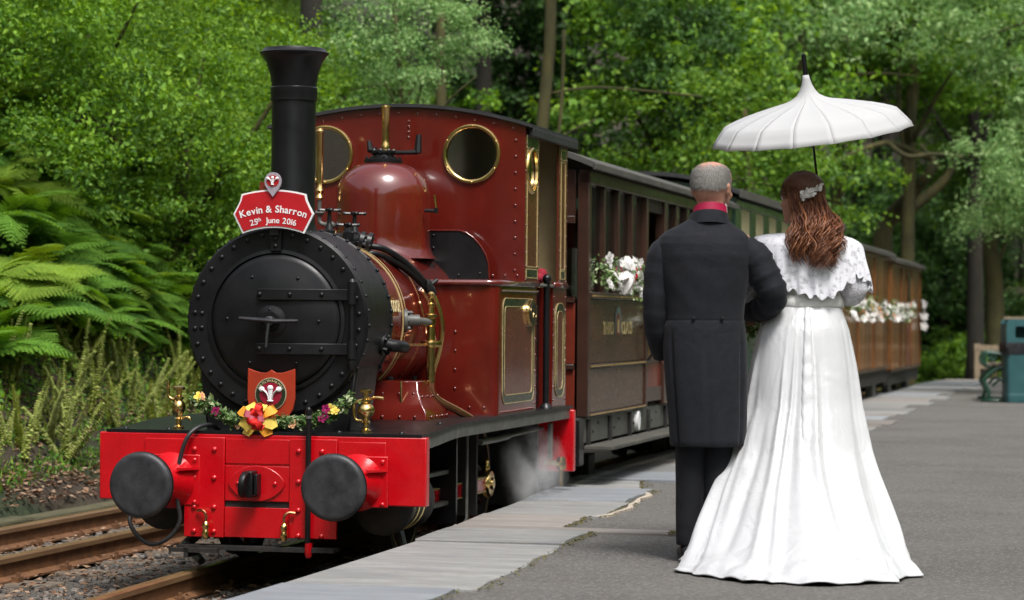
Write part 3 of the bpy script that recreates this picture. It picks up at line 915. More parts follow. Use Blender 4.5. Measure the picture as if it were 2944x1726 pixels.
# chimney
ch = MB()
ch.lathe([(0.190, -0.075), (0.155, -0.045), (0.125, 0.0), (0.1085, 0.07), (0.1075, 0.66), (0.1135, 0.662), (0.1135, 0.690), (0.1150, 0.695), (0.1150, 0.725), (0.1095, 0.730), (0.112, 0.755), (0.120, 0.80), (0.137, 0.85), (0.160, 0.885),
          (0.168, 0.890), (0.170, 0.897), (0.160, 0.903), (0.150, 0.918), (0.138, 0.920), (0.11, 0.86), (0.09, 0.70)], (0.40, 0, 1.428), n=56)
ch.build('chimney', M['black'], loco, smooth=35)
# boiler
bo = MB()
BR = 0.405
bo.lathe([(BR, 0), (BR, 1.72)], (0.60, 0, CZ), (1, 0, 0), 80)
boiler = bo.build('boiler', M['maroon'], loco, smooth=30)
for t, w_, mt in ((0.66, 0.010, 'gold'), (0.70, 0.006, 'copper'), (0.975, 0.006, 'gold'), (1.0, 0.012, 'maroon'), (1.02, 0.006, 'gold'), (1.35, 0.008, 'copper'), (1.52, 0.02, 'maroon')):
    MB().lathe([(BR - 0.002, -w_), (BR + 0.0035, -w_), (BR + 0.0035, w_), (BR - 0.002, w_)], (t, 0, CZ), (1, 0, 0), 80, cap=False).build('boiler_band', M[mt], boiler)
vs, fs, w_ = text_mesh('DOLGOCH', 0.085, 0.0015, 0.0006)
for sgn in (-1,):
    V2 = []
    for x, y, z in vs:
        a = R_(7) + (y) / BR
        rr = BR + 0.003 + z
        V2.append((0.795 + x * 0.62, sgn * rr * math.cos(a), CZ + rr * math.sin(a)))
    mbt = MB()
    mbt.add(V2, fs)
    mbt.build('name_lettering', M['cream'], boiler, smooth=0)
# firebox cladding behind the boiler, under the cab
MB().box(1.75, 2.9, -0.40, 0.40, 0.50, 1.15).build('firebox', M['maroon'], loco)

# dome
dm = MB()
dm.lathe([(0.300, -0.03), (0.276, 0.0), (0.262, 0.04), (0.2585, 0.09), (0.2585, 0.31), (0.254, 0.345), (0.238, 0.395), (0.205, 0.440), (0.165, 0.470), (0.115, 0.490), (0.05, 0.496)], (1.99, 0, 1.385), n=72)
dome = dm.build('dome', M['maroon'], loco, smooth=60)
sv = MB()
sv.lathe([(0.095, -0.01), (0.105, 0.0), (0.105, 0.018), (0.085, 0.024), (0.06, 0.03), (0.055, 0.05), (0.07, 0.055), (0.07, 0.068), (0.04, 0.075)], (1.99, 0, 1.878), n=32)
for k in range(8):
    a = 2 * math.pi * k / 8
    sv.lathe([(0.011, 0), (0.012, 0.022), (0.006, 0.03)], (1.99 + 0.058 * math.cos(a), 0.058 * math.sin(a), 1.925), n=8)
    sv.lathe([(0.009, 0), (0.009, 0.015), (0.004, 0.02)], (1.99 + 0.09 * math.cos(a + 0.3), 0.09 * math.sin(a + 0.3), 1.895), n=8)
sv.tube([(1.99, 0.04, 1.95), (1.99, 0.075, 1.95), (2.0, 0.085, 2.0)], [0.02, 0.02, 0.012], 10)
sv.build('safety_valve', M['black'], dome)
MB().lathe([(0.022, 0.0), (0.026, 0.03), (0.020, 0.04), (0.0205, 0.06), (0.0225, 0.235), (0.026, 0.24), (0.025, 0.25), (0.018, 0.25)], (1.99, -0.012, 1.945), n=20).build('valve_column', M['brass'], dome, smooth=40)
sl = MB()
sl.tube([(1.97, -0.04, 1.935), (2.06, -0.10, 1.94), (2.10, -0.155, 1.945), (2.11, -0.165, 2.01)], [0.014, 0.012, 0.018, 0.014], 10)
sl.tube([(2.10, -0.165, 1.94), (2.11, -0.167, 2.04)], [0.022, 0.016], 8)
sl.build('valve_lever', M['black'], dome)
for y, z in ((-0.02, 1.95), (0.16, 1.93)):
    pass
# brackets beside the dome (handrail stanchion)
bk = MB()
bk.tube([(1.90, -0.262, 1.615), (1.90, -0.325, 1.613)], 0.010, 10)
bk.tube([(1.90, -0.325, 1.60), (1.90, -0.325, 1.63)], 0.012, 8)
bk.build('dome_bracket', M['black'], dome)
MB().tube([(1.90, -0.325, 1.62), (1.90, -0.315, 1.70)], 0.006, 8).build('bracket_rod', M['brass'], dome)
# whistle stand on the left
wh = MB()
wh.lathe([(0.019, 0.0), (0.019, 0.28), (0.022, 0.285), (0.010, 0.30)], (1.9, 0.335, 1.765), n=18)
wh.lathe([(0.014, 0), (0.024, 0.01), (0.015, 0.03), (0.024, 0.05), (0.015, 0.07), (0.014, 0.09)], (1.9, 0.335, 1.675), n=16)
wh.build('whistle', M['brass'], loco, smooth=40)
wp = MB()
wp.tube(smooth_path([(1.9, 0.335, 1.69), (1.9, 0.335, 1.60), (1.9, 0.33, 1.55), (1.9, 0.28, 1.535), (1.9, 0.20, 1.535)], 5), 0.012, 10)
wp.lathe([(0.02, 0), (0.03, 0.012), (0.012, 0.03)], (1.9, 0.335, 1.59), n=14)
wp.lathe([(0.022, 0), (0.026, 0.02), (0.014, 0.045)], (1.9, 0.29, 1.535), (0, -1, 0), 14)
wp.build('whistle_pipe', M['greysteel'], loco)
# feed bend left of the dome
fb = MB()
fb.tube(smooth_path([(1.0, 0.30, 1.44), (1.15, 0.22, 1.455), (1.3, 0.08, 1.46), (1.32, 0.05, 1.445), (1.32, 0.05, 1.38)], 6), 0.017, 12)
fb.lathe([(0.026, -0.02), (0.03, 0), (0.026, 0.02)], (1.3, 0.07, 1.46), (0, 1, 0), 14)
fb.build('feed_bend', M['brass'], loco)
# valve stands on the boiler top with hand wheels
for t, y, h in ((1.05, 0.015, 0.165), (1.2, -0.075, 0.16), (1.0, -0.10, 0.10)):
    z0 = CZ + math.sqrt(BR ** 2 - y * y) - 0.02
    vv = MB()
    vv.lathe([(0.045, 0), (0.045, 0.03), (0.032, 0.035), (0.032, 0.08), (0.024, 0.085), (0.016, 0.11), (0.012, 0.12), (0.01, h + 0.01), (0.022, h + 0.012), (0.024, h + 0.025), (0.008, h + 0.03)], (t, y, z0), n=16)
    for k in range(4):
        a = k * math.pi / 2 + 0.4
        vv.tube([(t, y, z0 + h + 0.018), (t + 0.045 * math.cos(a), y + 0.055 * math.sin(a), z0 + h + 0.02)], [0.007, 0.008], 6)
        vv.ball((t + 0.045 * math.cos(a), y + 0.055 * math.sin(a), z0 + h + 0.02), 0.0105, 8)
    vv.build('steam_valve', M['black'], loco)
mf = MB()
mf.tube([(1.05, 0.02, 1.435), (1.05, -0.15, 1.425)], 0.034, 14)
mf.lathe([(0.03, -0.035), (0.055, -0.03), (0.055, -0.008), (0.03, -0.004), (0.03, 0.004), (0.058, 0.008), (0.058, 0.03), (0.03, 0.035)], (1.07, -0.175, 1.415), (0.15, -1, -0.25), 20)
for k in range(6):
    a = 2 * math.pi * k / 6
    mf.cyl((1.07 + 0.046 * math.cos(a), -0.14, 1.42 + 0.046 * math.sin(a)), (1.07 + 0.046 * math.cos(a), -0.215, 1.40 + 0.046 * math.sin(a)), 0.008, n=6)
mf.build('manifold', M['black'], loco)
for k, (dy, dz, dt) in enumerate(((0, 0, 0), (0.03, -0.035, -0.03), (0.05, -0.055, 0.05))):
    MB().tube(smooth_path([(1.08 + dt, -0.19 + dy, 1.40 + dz), (1.12 + dt, -0.26 + dy * 0.8, 1.385 + dz * 0.8), (1.25 + dt * 0.5, -0.335 + dy * 0.4, 1.32 + dz * 0.5), (1.42, -0.40, 1.215 - k * 0.012)], 6), 0.017 - 0.003 * (k > 0), 10).build('steam_pipe', M['smokebox'], loco, smooth=180)
jc = MB()
jc.lathe([(0.026, -0.04), (0.030, -0.03), (0.030, 0.03), (0.024, 0.05)], (1.44, -0.41, 1.19), (0.25, -0.4, -0.85), 14)
jc.tube([(1.44, -0.41, 1.20), (1.47, -0.45, 1.235)], [0.014, 0.010], 8)
jc.build('pipe_union', M['black'], loco)
MB().tube(smooth_path([(1.45, -0.415, 1.18), (1.47, -0.455, 1.09), (1.48, -0.475, 0.98), (1.48, -0.46, 0.86), (1.48, -0.43, 0.76), (1.49, -0.42, 0.70)], 7), 0.0165, 12).build('delivery_pipe', M['brass'], loco, smooth=180)
MB().tube(smooth_path([(1.34, -0.40, 1.18), (1.37, -0.445, 1.08), (1.37, -0.455, 0.98), (1.34, -0.475, 0.905), (1.26, -0.50, 0.895)], 6), 0.010, 10).build('oil_pipe', M['copper'], loco, smooth=180)
MB().tube(smooth_path([(1.28, -0.405, 1.12), (1.29, -0.43, 1.02), (1.28, -0.445, 0.95), (1.22, -0.47, 0.925)], 6), 0.008, 10).build('oil_pipe', M['copper'], loco, smooth=180)
# clack valve
ck = MB()
ck.lathe([(0.022, -0.20), (0.022, -0.02), (0.055, -0.015), (0.058, 0.0), (0.055, 0.014), (0.024, 0.02), (0.020, 0.09), (0.026, 0.095), (0.026, 0.13), (0.034, 0.135), (0.034, 0.15), (0.018, 0.155), (0.016, 0.19), (0.024, 0.195), (0.024, 0.205), (0.010, 0.212), (0.010, 0.235), (0.019, 0.245), (0.02, 0.258), (0.010, 0.268)], (1.16, -0.50, 0.90), n=20)
ck.build('clack_valve', M['brass'], loco, smooth=40)
cf = MB()
cf.lathe([(0.06, 0.0), (0.06, 0.016), (0.034, 0.02), (0.03, 0.05), (0.03, 0.08)], (1.02, -0.395, 1.02), (0.35, -1, 0), 24)
for k in range(6):
    a = 2 * math.pi * k / 6
    cf.lathe([(0.011, 0), (0.011, 0.02), (0.006, 0.026)], (1.03 + 0.045 * math.cos(a), -0.408, 1.02 + 0.045 * math.sin(a)), (0.2, -1, 0), 6)
cf.tube([(1.04, -0.45, 1.02), (1.16, -0.50, 1.01)], 0.02, 12)
cf.build('clack_flange', M['greysteel'], loco)
MB().tube([(0.78, -0.44, 0.90), (1.0, -0.47, 0.895), (1.16, -0.50, 0.895)], 0.009, 10).build('small_pipe', M['copper'], loco)
# exhaust elbow on the smokebox side
el = MB()
el.lathe([(0.055, 0), (0.055, 0.015), (0.03, 0.02), (0.028, 0.06)], (0.50, -0.435, 0.905), (0, -1, -0.2), 20)
el.tube(smooth_path([(0.50, -0.47, 0.90), (0.52, -0.50, 0.895), (0.60, -0.515, 0.89)], 5), [0.03] * 11, 12)
for k in range(5):
    a = 2 * math.pi * k / 5
    el.lathe([(0.01, 0), (0.01, 0.022)], (0.50 + 0.042 * math.cos(a), -0.445, 0.905 + 0.042 * math.sin(a)), (0, -1, -0.2), 6)
el.build('exhaust_elbow', M['smokebox'], loco)
# copper pipe down to the running plate
MB().tube(smooth_path([(1.16, -0.50, 0.72), (1.17, -0.50, 0.66), (1.22, -0.52, 0.615), (1.36, -0.60, 0.55), (1.46, -0.645, 0.507)], 6), 0.021, 14).build('water_pipe', M['copper'], loco, smooth=180)
MB().cyl((1.16, -0.50, 0.76), (1.16, -0.50, 0.72), 0.0245, n=14).build('pipe_sleeve', M['brass'], loco)
# sandbox
def sand(sgn):
    def ringp(z, a0, a1, y0, y1):
        return [(a0, sgn * y0, z), (a1, sgn * y0, z), (a1, sgn * y1, z), (a0, sgn * y1, z)]
    sbm = MB().loft([ringp(0.515, 0.86, 1.30, 0.26, 0.565), ringp(0.56, 0.87, 1.30, 0.26, 0.557), ringp(0.60, 0.89, 1.29, 0.26, 0.53), ringp(0.66, 0.93, 1.28, 0.26, 0.50), ringp(0.715, 0.95, 1.27, 0.26, 0.49)])
    o = sbm.build('sandbox', M['maroon'], loco, smooth=28, bevel=0.006)
    pts = []
    for t in (0.95, 1.05, 1.15, 1.25):
        pts.append(((t, sgn * 0.565, 0.535), (0, sgn, 0.1)))
        pts.append(((t, sgn * 0.515, 0.635), (0, sgn, 0.3)))
    for y in (0.33, 0.42, 0.5):
        pts.append(((0.862, sgn * y, 0.535), FRT))
        pts.append(((0.925, sgn * y * 0.95, 0.65), (-1, 0, 0.4)))
    rivets(o, pts, 0.0085, M['maroon'])
    MB().lathe([(0.02, 0), (0.02, 0.012), (0.008, 0.02)], (1.0, sgn * 0.33, 0.715), n=10).lathe([(0.012, 0), (0.012, 0.018)], (1.22, sgn * 0.4, 0.715), n=8).build('sandbox_filler', M['black'], o)
    MB().tube([(0.90, sgn * 0.42, 0.60), (0.885, sgn * 0.42, 0.715)], 0.0065, 8).build('sand_lever', M['brass'], o)
sand(-1)
sand(1)
# oilers standing on the front of the running plate
for y, big in ((-0.47, 1.0), (0.47, 0.8)):
    ol = MB()
    ol.lathe([(0.026, 0), (0.026, 0.012), (0.014, 0.02), (0.014, 0.045), (0.022, 0.05), (0.014, 0.058), (0.016, 0.068), (0.034 * big, 0.082), (0.042 * big, 0.105), (0.034 * big, 0.128), (0.016, 0.14), (0.024, 0.146), (0.024, 0.156), (0.013, 0.162), (0.013, 0.185), (0.030, 0.19), (0.030, 0.203), (0.016, 0.21)], (0.10, y, 0.488), n=24)
    s = 1 if y > 0 else -1
    ol.tube(smooth_path([(0.10, y - 0.0, 0.645), (0.10, y + s * 0.045, 0.655), (0.10, y + s * 0.085, 0.652)] if y < 0 else [(0.10, y, 0.63), (0.10, y + 0.04, 0.635), (0.10, y + 0.055, 0.66), (0.10, y + 0.055, 0.72)], 5), 0.008, 10)
    ol.tube(smooth_path([(0.10, y + 0.01, 0.645), (0.10, y + 0.055, 0.63), (0.10, y + 0.06, 0.59), (0.10, y + 0.05, 0.55), (0.10, y + 0.02, 0.545)] if y < 0 else [(0.10, y, 0.54), (0.10, y - 0.05, 0.545), (0.10, y - 0.06, 0.53)], 5), 0.008, 10)
    ol.build('lubricator', M['brass'], loco, smooth=40)
# bolts on the running plate
rivets(loco, [((t, y, fz(t) + 0.014), (0, 0, 1)) for t, y in ((0.05, 0.72), (0.05, 0.5), (0.05, -0.66), (0.06, -0.35), (0.6, -0.70))], 0.014, M['black'], 'bolt')

# side tanks / bunker
HW = 0.73
def tank(name, t0, t1, front_round):
    pts = []
    r = 0.045
    if front_round:
        pts = [(t1, -HW), (t1, HW)] + arc(t0 + r, HW - r, r, 90, 180, 6) + arc(t0 + r, -HW + r, r, 180, 270, 6)
    else:
        pts = [(t1, -HW), (t1, HW), (t0, HW), (t0, -HW)]
    return MB().prism([pts], lambda a, c, h: (a, c, 0.519 + h), 0.695).build(name, M['maroon'], loco, smooth=40)
tk = tank('water_tank', 1.665, 2.60, True)
bk_ = tank('bunker', 3.03, 3.40, False)
MB().box(2.60, 3.03, -0.50, 0.50, 0.519, 0.56).build('cab_floor', M['dark'], loco)
MB().box(2.70, 2.98, -0.50, -0.46, 0.56, 1.21).build('door_back', M['black'], loco)
# waist bead
for obj_, path in ((tk, [(2.60, -HW - 0.004, 1.226), (1.72, -HW - 0.004, 1.222), (1.675, -HW + 0.02, 1.222), (1.66, -HW + 0.06, 1.222), (1.66, 0.0, 1.222), (1.66, HW - 0.06, 1.222), (1.675, HW - 0.02, 1.222), (1.72, HW + 0.004, 1.222), (2.60, HW + 0.004, 1.226)]),
                   (bk_, [(3.03, -HW - 0.004, 1.228), (3.41, -HW - 0.004, 1.23), (3.41, HW, 1.23), (3.03, HW + 0.004, 1.228)])):
    MB().tube(path, 0.017, 10).build('waist_bead', M['maroon'], obj_, smooth=180)
MB().tube([(2.60, -HW - 0.006, 1.187), (1.72, -HW - 0.006, 1.184)], 0.006, 8).build('waist_line', M['maroon'], tk)
# tank rivets: front row, side
rp = [((1.665, y, 0.56), FRT) for y in (-0.66, -0.58, -0.50, -0.42)] + [((1.665, -0.50, z), FRT) for z in (0.66, 0.76, 0.86, 0.96)]
rivets(tk, rp, 0.0085, M['maroon'])
rivets(tk, [((1.75 + 0.055 * k, -HW, 0.532), RGT) for k in range(15)], 0.0085, M['maroon'])
rivets(tk, [((2.57, -HW, 0.56 + 0.09 * k), RGT) for k in range(7)] + [((2.35, -HW, 0.72 + 0.14 * k), RGT) for k in range(4)], 0.0075, M['maroon'])
# lining
def lining(parent, t0, t1, z0, z1, r, inner=None, w=0.0036, field=True):
    y = -HW
    def frame(a0, a1, c0, c1, rr, ww, mat, off):
        MB().prism([rrect(a0, a1, c0, c1, rr), list(reversed(rrect(a0 + ww, a1 - ww, c0 + ww, c1 - ww, max(0.004, rr - ww))))], lambda a, c, h: (a, y - off + h - 0.001, c), 0.001 + off * 0.5).build('lining', M[mat], parent, smooth=0)
    if field:
        MB().prism([rrect(t0 + 0.05, t1 - 0.05, z0 + 0.05, z1 - 0.05, max(0.01, r - 0.03))], lambda a, c, h: (a, y - 0.0018 + h, c), 0.0017).build('panel_field', M['panelbrown'], parent, smooth=0)
    frame(t0, t1, z0, z1, r, w, 'gold', 0.004)
    frame(t0 + w, t1 - w, z0 + w, z1 - w, r - w, 0.040, 'liningblack', 0.0025)
    frame(t0 + 0.045, t1 - 0.045, z0 + 0.045, z1 - 0.045, max(0.01, r - 0.03), w, 'gold', 0.004)
lining(tk, 1.77, 2.53, 0.575, 1.145, 0.07)
lining(bk_, 3.09, 3.35, 0.575, 1.125, 0.09)
rivets(bk_, [((t, -HW, 0.56 + 0.075 * k), RGT) for t in (3.055, 3.375) for k in range(9)], 0.007, M['maroon'])
# oval works plate
wpz = MB().prism([circ(2.43, 1.065, 0.105, 36, 0.075)], lambda a, c, h: (a, -HW - 0.02 + h, c), 0.018).build('number_plate', M['brass'], tk, smooth=40, bevel=0.003)
MB().prism([circ(2.43, 1.065, 0.085, 36, 0.058)], lambda a, c, h: (a, -HW - 0.0225 + h, c), 0.003).build('plate_ground', M['black'], wpz)
vs, fs, w_ = text_mesh('2', 0.07, 0.001, 0.0006)
MB().add([(2.43 + x, -HW - 0.0235 - z, 1.04 + y) for x, y, z in vs], fs).build('plate_number', M['brass'], wpz, smooth=0)
MB().prism([circ(2.43, 1.065, 0.072, 36, 0.049), list(reversed(circ(2.43, 1.065, 0.067, 36, 0.045)))], lambda a, c, h: (a, -HW - 0.0235 + h, c), 0.002).build('plate_ring', M['brass'], wpz)
# black doorway column with handrail pillar
MB().box(2.64, 2.70, -0.70, -0.64, 0.519, 1.24).build('door_pillar', M['black'], loco, bevel=0.004)
dp = MB()
dp.tube([(2.84, -0.735, 0.52), (2.84, -0.735, 1.24)], 0.019, 14)
dp.ball((2.84, -0.735, 1.262), 0.027, 12)
dp.lathe([(0.04, 0), (0.036, 0.012), (0.02, 0.03)], (2.84, -0.735, 0.519), n=16)
dp.build('handrail_pillar', M['black'], loco, smooth=40)
pp = MB().box(2.62, 3.01, -0.655, -0.645, 0.53, 1.20).build('door_plate', M['black'], loco)
rivets(pp, [((t, -0.655, 0.60 + 0.1 * k), RGT) for t in (2.72, 2.94) for k in range(6)], 0.008, M['black'])
MB().tube([(2.60, -HW, 1.222), (2.84, -0.735, 1.222), (3.03, -HW, 1.222)], 0.009, 8).build('door_bar', M['greysteel'], loco)
# black shield plate standing on the tank
bl = [(-0.20, 1.235), (-0.555, 1.235)] + arc(-0.40, 1.345, 0.155, 0, 0, 1)[:0] + [(-0.55, 1.33), (-0.535, 1.38), (-0.505, 1.43), (-0.465, 1.475), (-0.42, 1.505), (-0.38, 1.517), (-0.20, 1.517)]
bpn = MB().prism([bl], lambda a, c, h: (2.19 + h, a, c), 0.012).build('splash_plate', M['black'], loco, smooth=0)
MB().tube([(2.188, y, z) for y, z in bl[1:]], 0.004, 6).build('plate_edge', M['maroon'], bpn)
rivets(bpn, [((2.19, y, z), FRT) for y, z in ((-0.235, 1.49), (-0.235, 1.42), (-0.235, 1.36), (-0.235, 1.29), (-0.50, 1.28), (-0.38, 1.27))], 0.0085, M['black'])
MB().box(2.202, 2.28, -0.552, -0.20, 1.236, 1.25).build('plate_foot', M['black'], bpn)

# cab: front sheet with two round windows, side sheets, rear sheet, roof
def roof_z(y):
    return 2.205 - 0.108 * (y / HW) ** 2
top = [(y, roof_z(y)) for y in [HW - 2 * HW * i / 24 for i in range(25)]]
outline = [(-HW, 1.20), (HW, 1.20)] + top
hl = circ(0.425, 1.945, 0.150, 40)
hr = circ(-0.425, 1.945, 0.150, 40)
cabf = MB().prism([outline, list(reversed(hl)), list(reversed(hr))], lambda a, c, h: (2.288 + h, a, c), 0.012).build('cab_front', M['maroon'], loco, smooth=20)
for y in (0.425, -0.425):
    rg = MB().lathe([(0.143, 0.0), (0.143, 0.012), (0.150, 0.017), (0.163, 0.014), (0.167, 0.0)], (2.288, y, 1.945), FRT, 56, cap=False).build('window_ring', M['brass'], cabf, smooth=60)
    MB().lathe([(0.0, 0.0), (0.149, 0.0), (0.149, 0.004), (0.0, 0.004)], (2.297, y, 1.945), FRT, 40, cap=False).build('window_pane', M['dirtyglass'], cabf)
    rivets(rg, [((2.272, y + 0.157 * math.cos(a), 1.945 + 0.157 * math.sin(a)), FRT) for a in (0.5, 1.6, 2.7, 3.7, 4.7, 5.8)], 0.006, M['brass'], 'screw')
rp = [((2.288, y, roof_z(y) - 0.03), FRT) for y in [-0.66 + 0.11 * k for k in range(13)]] + [((2.288, -HW + 0.055, 2.02 - 0.09 * k), FRT) for k in range(9)] + [((2.288, -HW + 0.04 + 0.07 * k, 1.27), FRT) for k in range(3)]
rp += [((2.288, -0.06, 2.13 - 0.03 * k), FRT) for k in range(4)]
rivets(cabf, rp, 0.0085, M['maroon'])
def side(sgn):
    y = sgn * HW
    fp = [(2.30, 1.21), (2.635, 1.21), (2.635, 2.085), (2.30, 2.09)]
    hole = circ(2.445, 1.86, 0.105, 32, 0.115)
    o = MB().prism([fp, list(reversed(hole))], lambda a, c, h: (a, y - sgn * h, c), 0.012).build('cab_side', M['panelbrown'], loco, smooth=20)
    ring = []
    for k in range(41):
        a = 2 * math.pi * k / 40
        c, s_ = math.cos(a), math.sin(a)
        ring.append([(2.445 + c * r1, y + sgn * h, 1.86 + s_ * r1 * 1.07) for r1, h in ((0.100, 0.0), (0.102, 0.014), (0.112, 0.016), (0.122, 0.010), (0.124, 0.0))])
    MB().loft(ring, cap=False, closed=False).build('window_ring', M['brass'], o, smooth=60)
    MB().prism([hole], lambda a, c, h: (a, y - sgn * (0.004 + h), c), 0.004).build('window_pane', M['dirtyglass'], o)
    MB().box(2.635, 3.17, y - sgn * 0.012, y, 2.05, 2.085).build('cantrail', M['panelbrown'], o)
    p2 = MB().box(3.17, 3.40, min(y, y - sgn * 0.012), max(y, y - sgn * 0.012), 1.215, 2.08).build('rear_pillar', M['panelbrown'], loco)
    if sgn < 0:
        def strip(par, a0, a1, c0, c1):
            w = 0.0042
            MB().prism([[(a0, c0), (a1, c0), (a1, c1), (a0, c1)], [(a0 + w, c0 + w), (a0 + w, c1 - w), (a1 - w, c1 - w), (a1 - w, c0 + w)]], lambda a, c, h: (a, y - 0.0035 + h, c), 0.0034).build('lining', M['gold'], par, smooth=0)
        def blackbox(par, a0, a1, c0, c1):
            MB().box(a0, a1, y - 0.002, y - 0.0003, c0, c1).build('lining_block', M['liningblack'], par)
            strip(par, a0 - 0.006, a1 + 0.006, c0 - 0.006, c1 + 0.006)
        blackbox(o, 2.33, 2.60, 1.985, 2.045)
        blackbox(o, 2.33, 2.60, 1.265, 1.305)
        strip(o, 2.335, 2.598, 1.32, 1.97)
        blackbox(p2, 3.225, 3.345, 1.97, 2.02)
        blackbox(p2, 3.225, 3.345, 1.27, 1.31)
        strip(p2, 3.225, 3.345, 1.32, 1.955)
        rivets(o, [((2.317, y, 1.25 + 0.075 * k), RGT) for k in range(11)] + [((2.62, y, 1.25 + 0.075 * k), RGT) for k in range(11)], 0.007, M['panelbrown'])
        rivets(p2, [((t, y, 1.25 + 0.09 * k), RGT) for t in (3.19, 3.385) for k in range(9)], 0.006, M['panelbrown'])
        MB().box(2.635, 2.645, y, y + 0.03, 1.5, 1.62).build('door_catch', M['black'], o)
side(-1)
side(1)
rear_o = [(-HW + 0.013, 0.53), (HW - 0.013, 0.53)] + [(y * 0.98, z - 0.003) for y, z in top]
hl2, hr2 = circ(0.40, 1.90, 0.13, 32), circ(-0.40, 1.90, 0.13, 32)
MB().prism([rear_o, list(reversed(hl2)), list(reversed(hr2))], lambda a, c, h: (3.385 + h, a, c), 0.010).build('cab_back_lining', M['cream'], loco, smooth=20)
MB().prism([rear_o, list(reversed(hl2)), list(reversed(hr2))], lambda a, c, h: (3.401 + h, a, c), 0.008).build('cab_back', M['maroon'], loco, smooth=20)
for y in (0.40, -0.40):
    MB().lathe([(0.0, 0.0), (0.129, 0.0), (0.129, 0.004), (0.0, 0.004)], (3.398, y, 1.90), FRT, 32, cap=False).build('window_pane', M['dirtyglass'], loco)
MB().box(2.302, 2.308, -HW + 0.02, HW - 0.02, 1.22, 1.60).build('cab_front_lining', M['cream'], loco)
# firehole backhead silhouettes inside the cab
bh = MB()
bh.lathe([(0.40, 0), (0.40, 0.25), (0.3, 0.27)], (2.31, 0, 1.05), (1, 0, 0), 32)
for y, z in ((0.12, 1.42), (-0.15, 1.40), (0.0, 1.5)):
    bh.tube([(2.58, y, 1.2), (2.6, y, z)], 0.02, 8)
bh.build('backhead', M['dark'], loco)
# coat or rag hung on the cab door
rg = MB()
rg.ball((2.93, -0.66, 1.265), 0.06, 12, (1.6, 0.8, 0.55))
rg.ball((3.03, -0.66, 1.29), 0.045, 12, (1.3, 0.8, 0.8))
o = rg.build('red_cloth', mk('red cloth', (0.25, 0.006, 0.02), None, 0.9), None, smooth=180)
o.matrix_world = FR
tag(o, 'bundle of dark red cloth in the cab doorway', 'cloth')
# roof
rf = MB()
rs = []
for t in (2.262, 2.30, 3.50, 3.54):
    rs.append([(t, y, z + 0.003) for y, z in [(yy * 1.045, roof_z(yy * 1.045)) for yy in [HW - 2 * HW * i / 24 for i in range(25)]]] +
              [(t, y, z + 0.022) for y, z in [(yy * 1.045, roof_z(yy * 1.045)) for yy in [-HW + 2 * HW * i / 24 for i in range(25)]]])
roof = rf.loft(rs).build('roof', M['roofdark'], loco, smooth=30)
for sgn in (-1, 1):
    MB().box(2.34, 3.54, sgn * 0.735 if sgn > 0 else -0.765, 0.765 if sgn > 0 else -0.735, 2.045, 2.092).build('gutter', M['roofdark'], roof, bevel=0.004)
# ------------------------------------------------------------------ headboard, shield, garland, bow on the engine front
def FRm(t, v, z):
    return FR @ Matrix.Translation((t, v, z))
hb = thing('headboard', 'red wedding headboard with white border and white lettering above the smokebox', 'sign', FRm(0.10, 0.0, 1.545))
def arcpts(r, a0, a1, n, cy):
    return [(r * math.sin(R_(a0 + (a1 - a0) * i / n)), cy + r * math.cos(R_(a0 + (a1 - a0) * i / n))) for i in range(n + 1)]
CYC = -0.52
def board(k):
    """outline in (x to the right as seen from the front, z up); k = inset"""
    topp = arcpts(0.617 - k, -15.2 + k * 60, 15.2 - k * 60, 14, CYC)
    botp = arcpts(0.435 + k, 20.8 - k * 130, -20.8 + k * 130, 14, CYC)
    xr = 0.202 - k * 1.2
    rside = [(0.168 - k, 0.045), (0.18 - k, 0.02), (xr, -0.02)]
    lside = [(-xr, -0.02), (-(0.18 - k), 0.02), (-(0.168 - k), 0.045)]
    return topp + rside + botp + lside
def hbp(dx):
    return lambda a, c, h: (dx - h, -a, c)
MB().prism([board(0.0)], hbp(0.012), 0.012).build('board', M['white'], hb, smooth=0)
MB().prism([board(0.008)], hbp(0.0), 0.003).build('board_field', M['signred'], hb, smooth=0)
def arc_text(s, size, rad, cy, track=1.0, mat='white', bold=0.0008, x0=-0.003, parent=None):
    mbx = MB()
    ws = []
    for chh in s:
        if chh == ' ':
            ws.append((None, None, size * 0.30))
        else:
            v_, f_, w_ = text_mesh(chh, size, 0.0008, bold)
            ws.append((v_, f_, w_ + size * 0.075))
    tot = sum(w for _, _, w in ws) * track
    s0 = -tot / 2
    for v_, f_, w_ in ws:
        a = (s0 + w_ * track / 2) / rad
        s0 += w_ * track
        if v_ is None:
            continue
        cx = 0.5 * (min(p[0] for p in v_) + max(p[0] for p in v_))
        V2 = []
        for x, y, z in v_:
            r_ = rad + y
            aa = a
            xx = (x - cx) * math.cos(aa) + r_ * math.sin(aa)
            zz = cy - (x - cx) * math.sin(aa) + r_ * math.cos(aa)
            V2.append((x0 - 0.001 - z, -xx, zz))
        mbx.add(V2, f_)
    return mbx.build('lettering', M[mat], parent, smooth=0)
arc_text('Kevin & Sharron', 0.0475, 0.508, CYC, 0.97, parent=hb)
arc_text('25   June 2016', 0.040, 0.457, CYC, 1.0, parent=hb, bold=0.0004)
# the raised "th"
v_, f_, w_ = text_mesh('th', 0.026, 0.0008, 0.0002)
ang = R_(-8.6)
MB().add([(-0.004 - z, -((0.470 + y) * math.sin(ang) + x * math.cos(ang)), CYC + (0.470 + y) * math.cos(ang) - x * math.sin(ang)) for x, y, z in v_], f_).build('lettering', M['white'], hb, smooth=0)
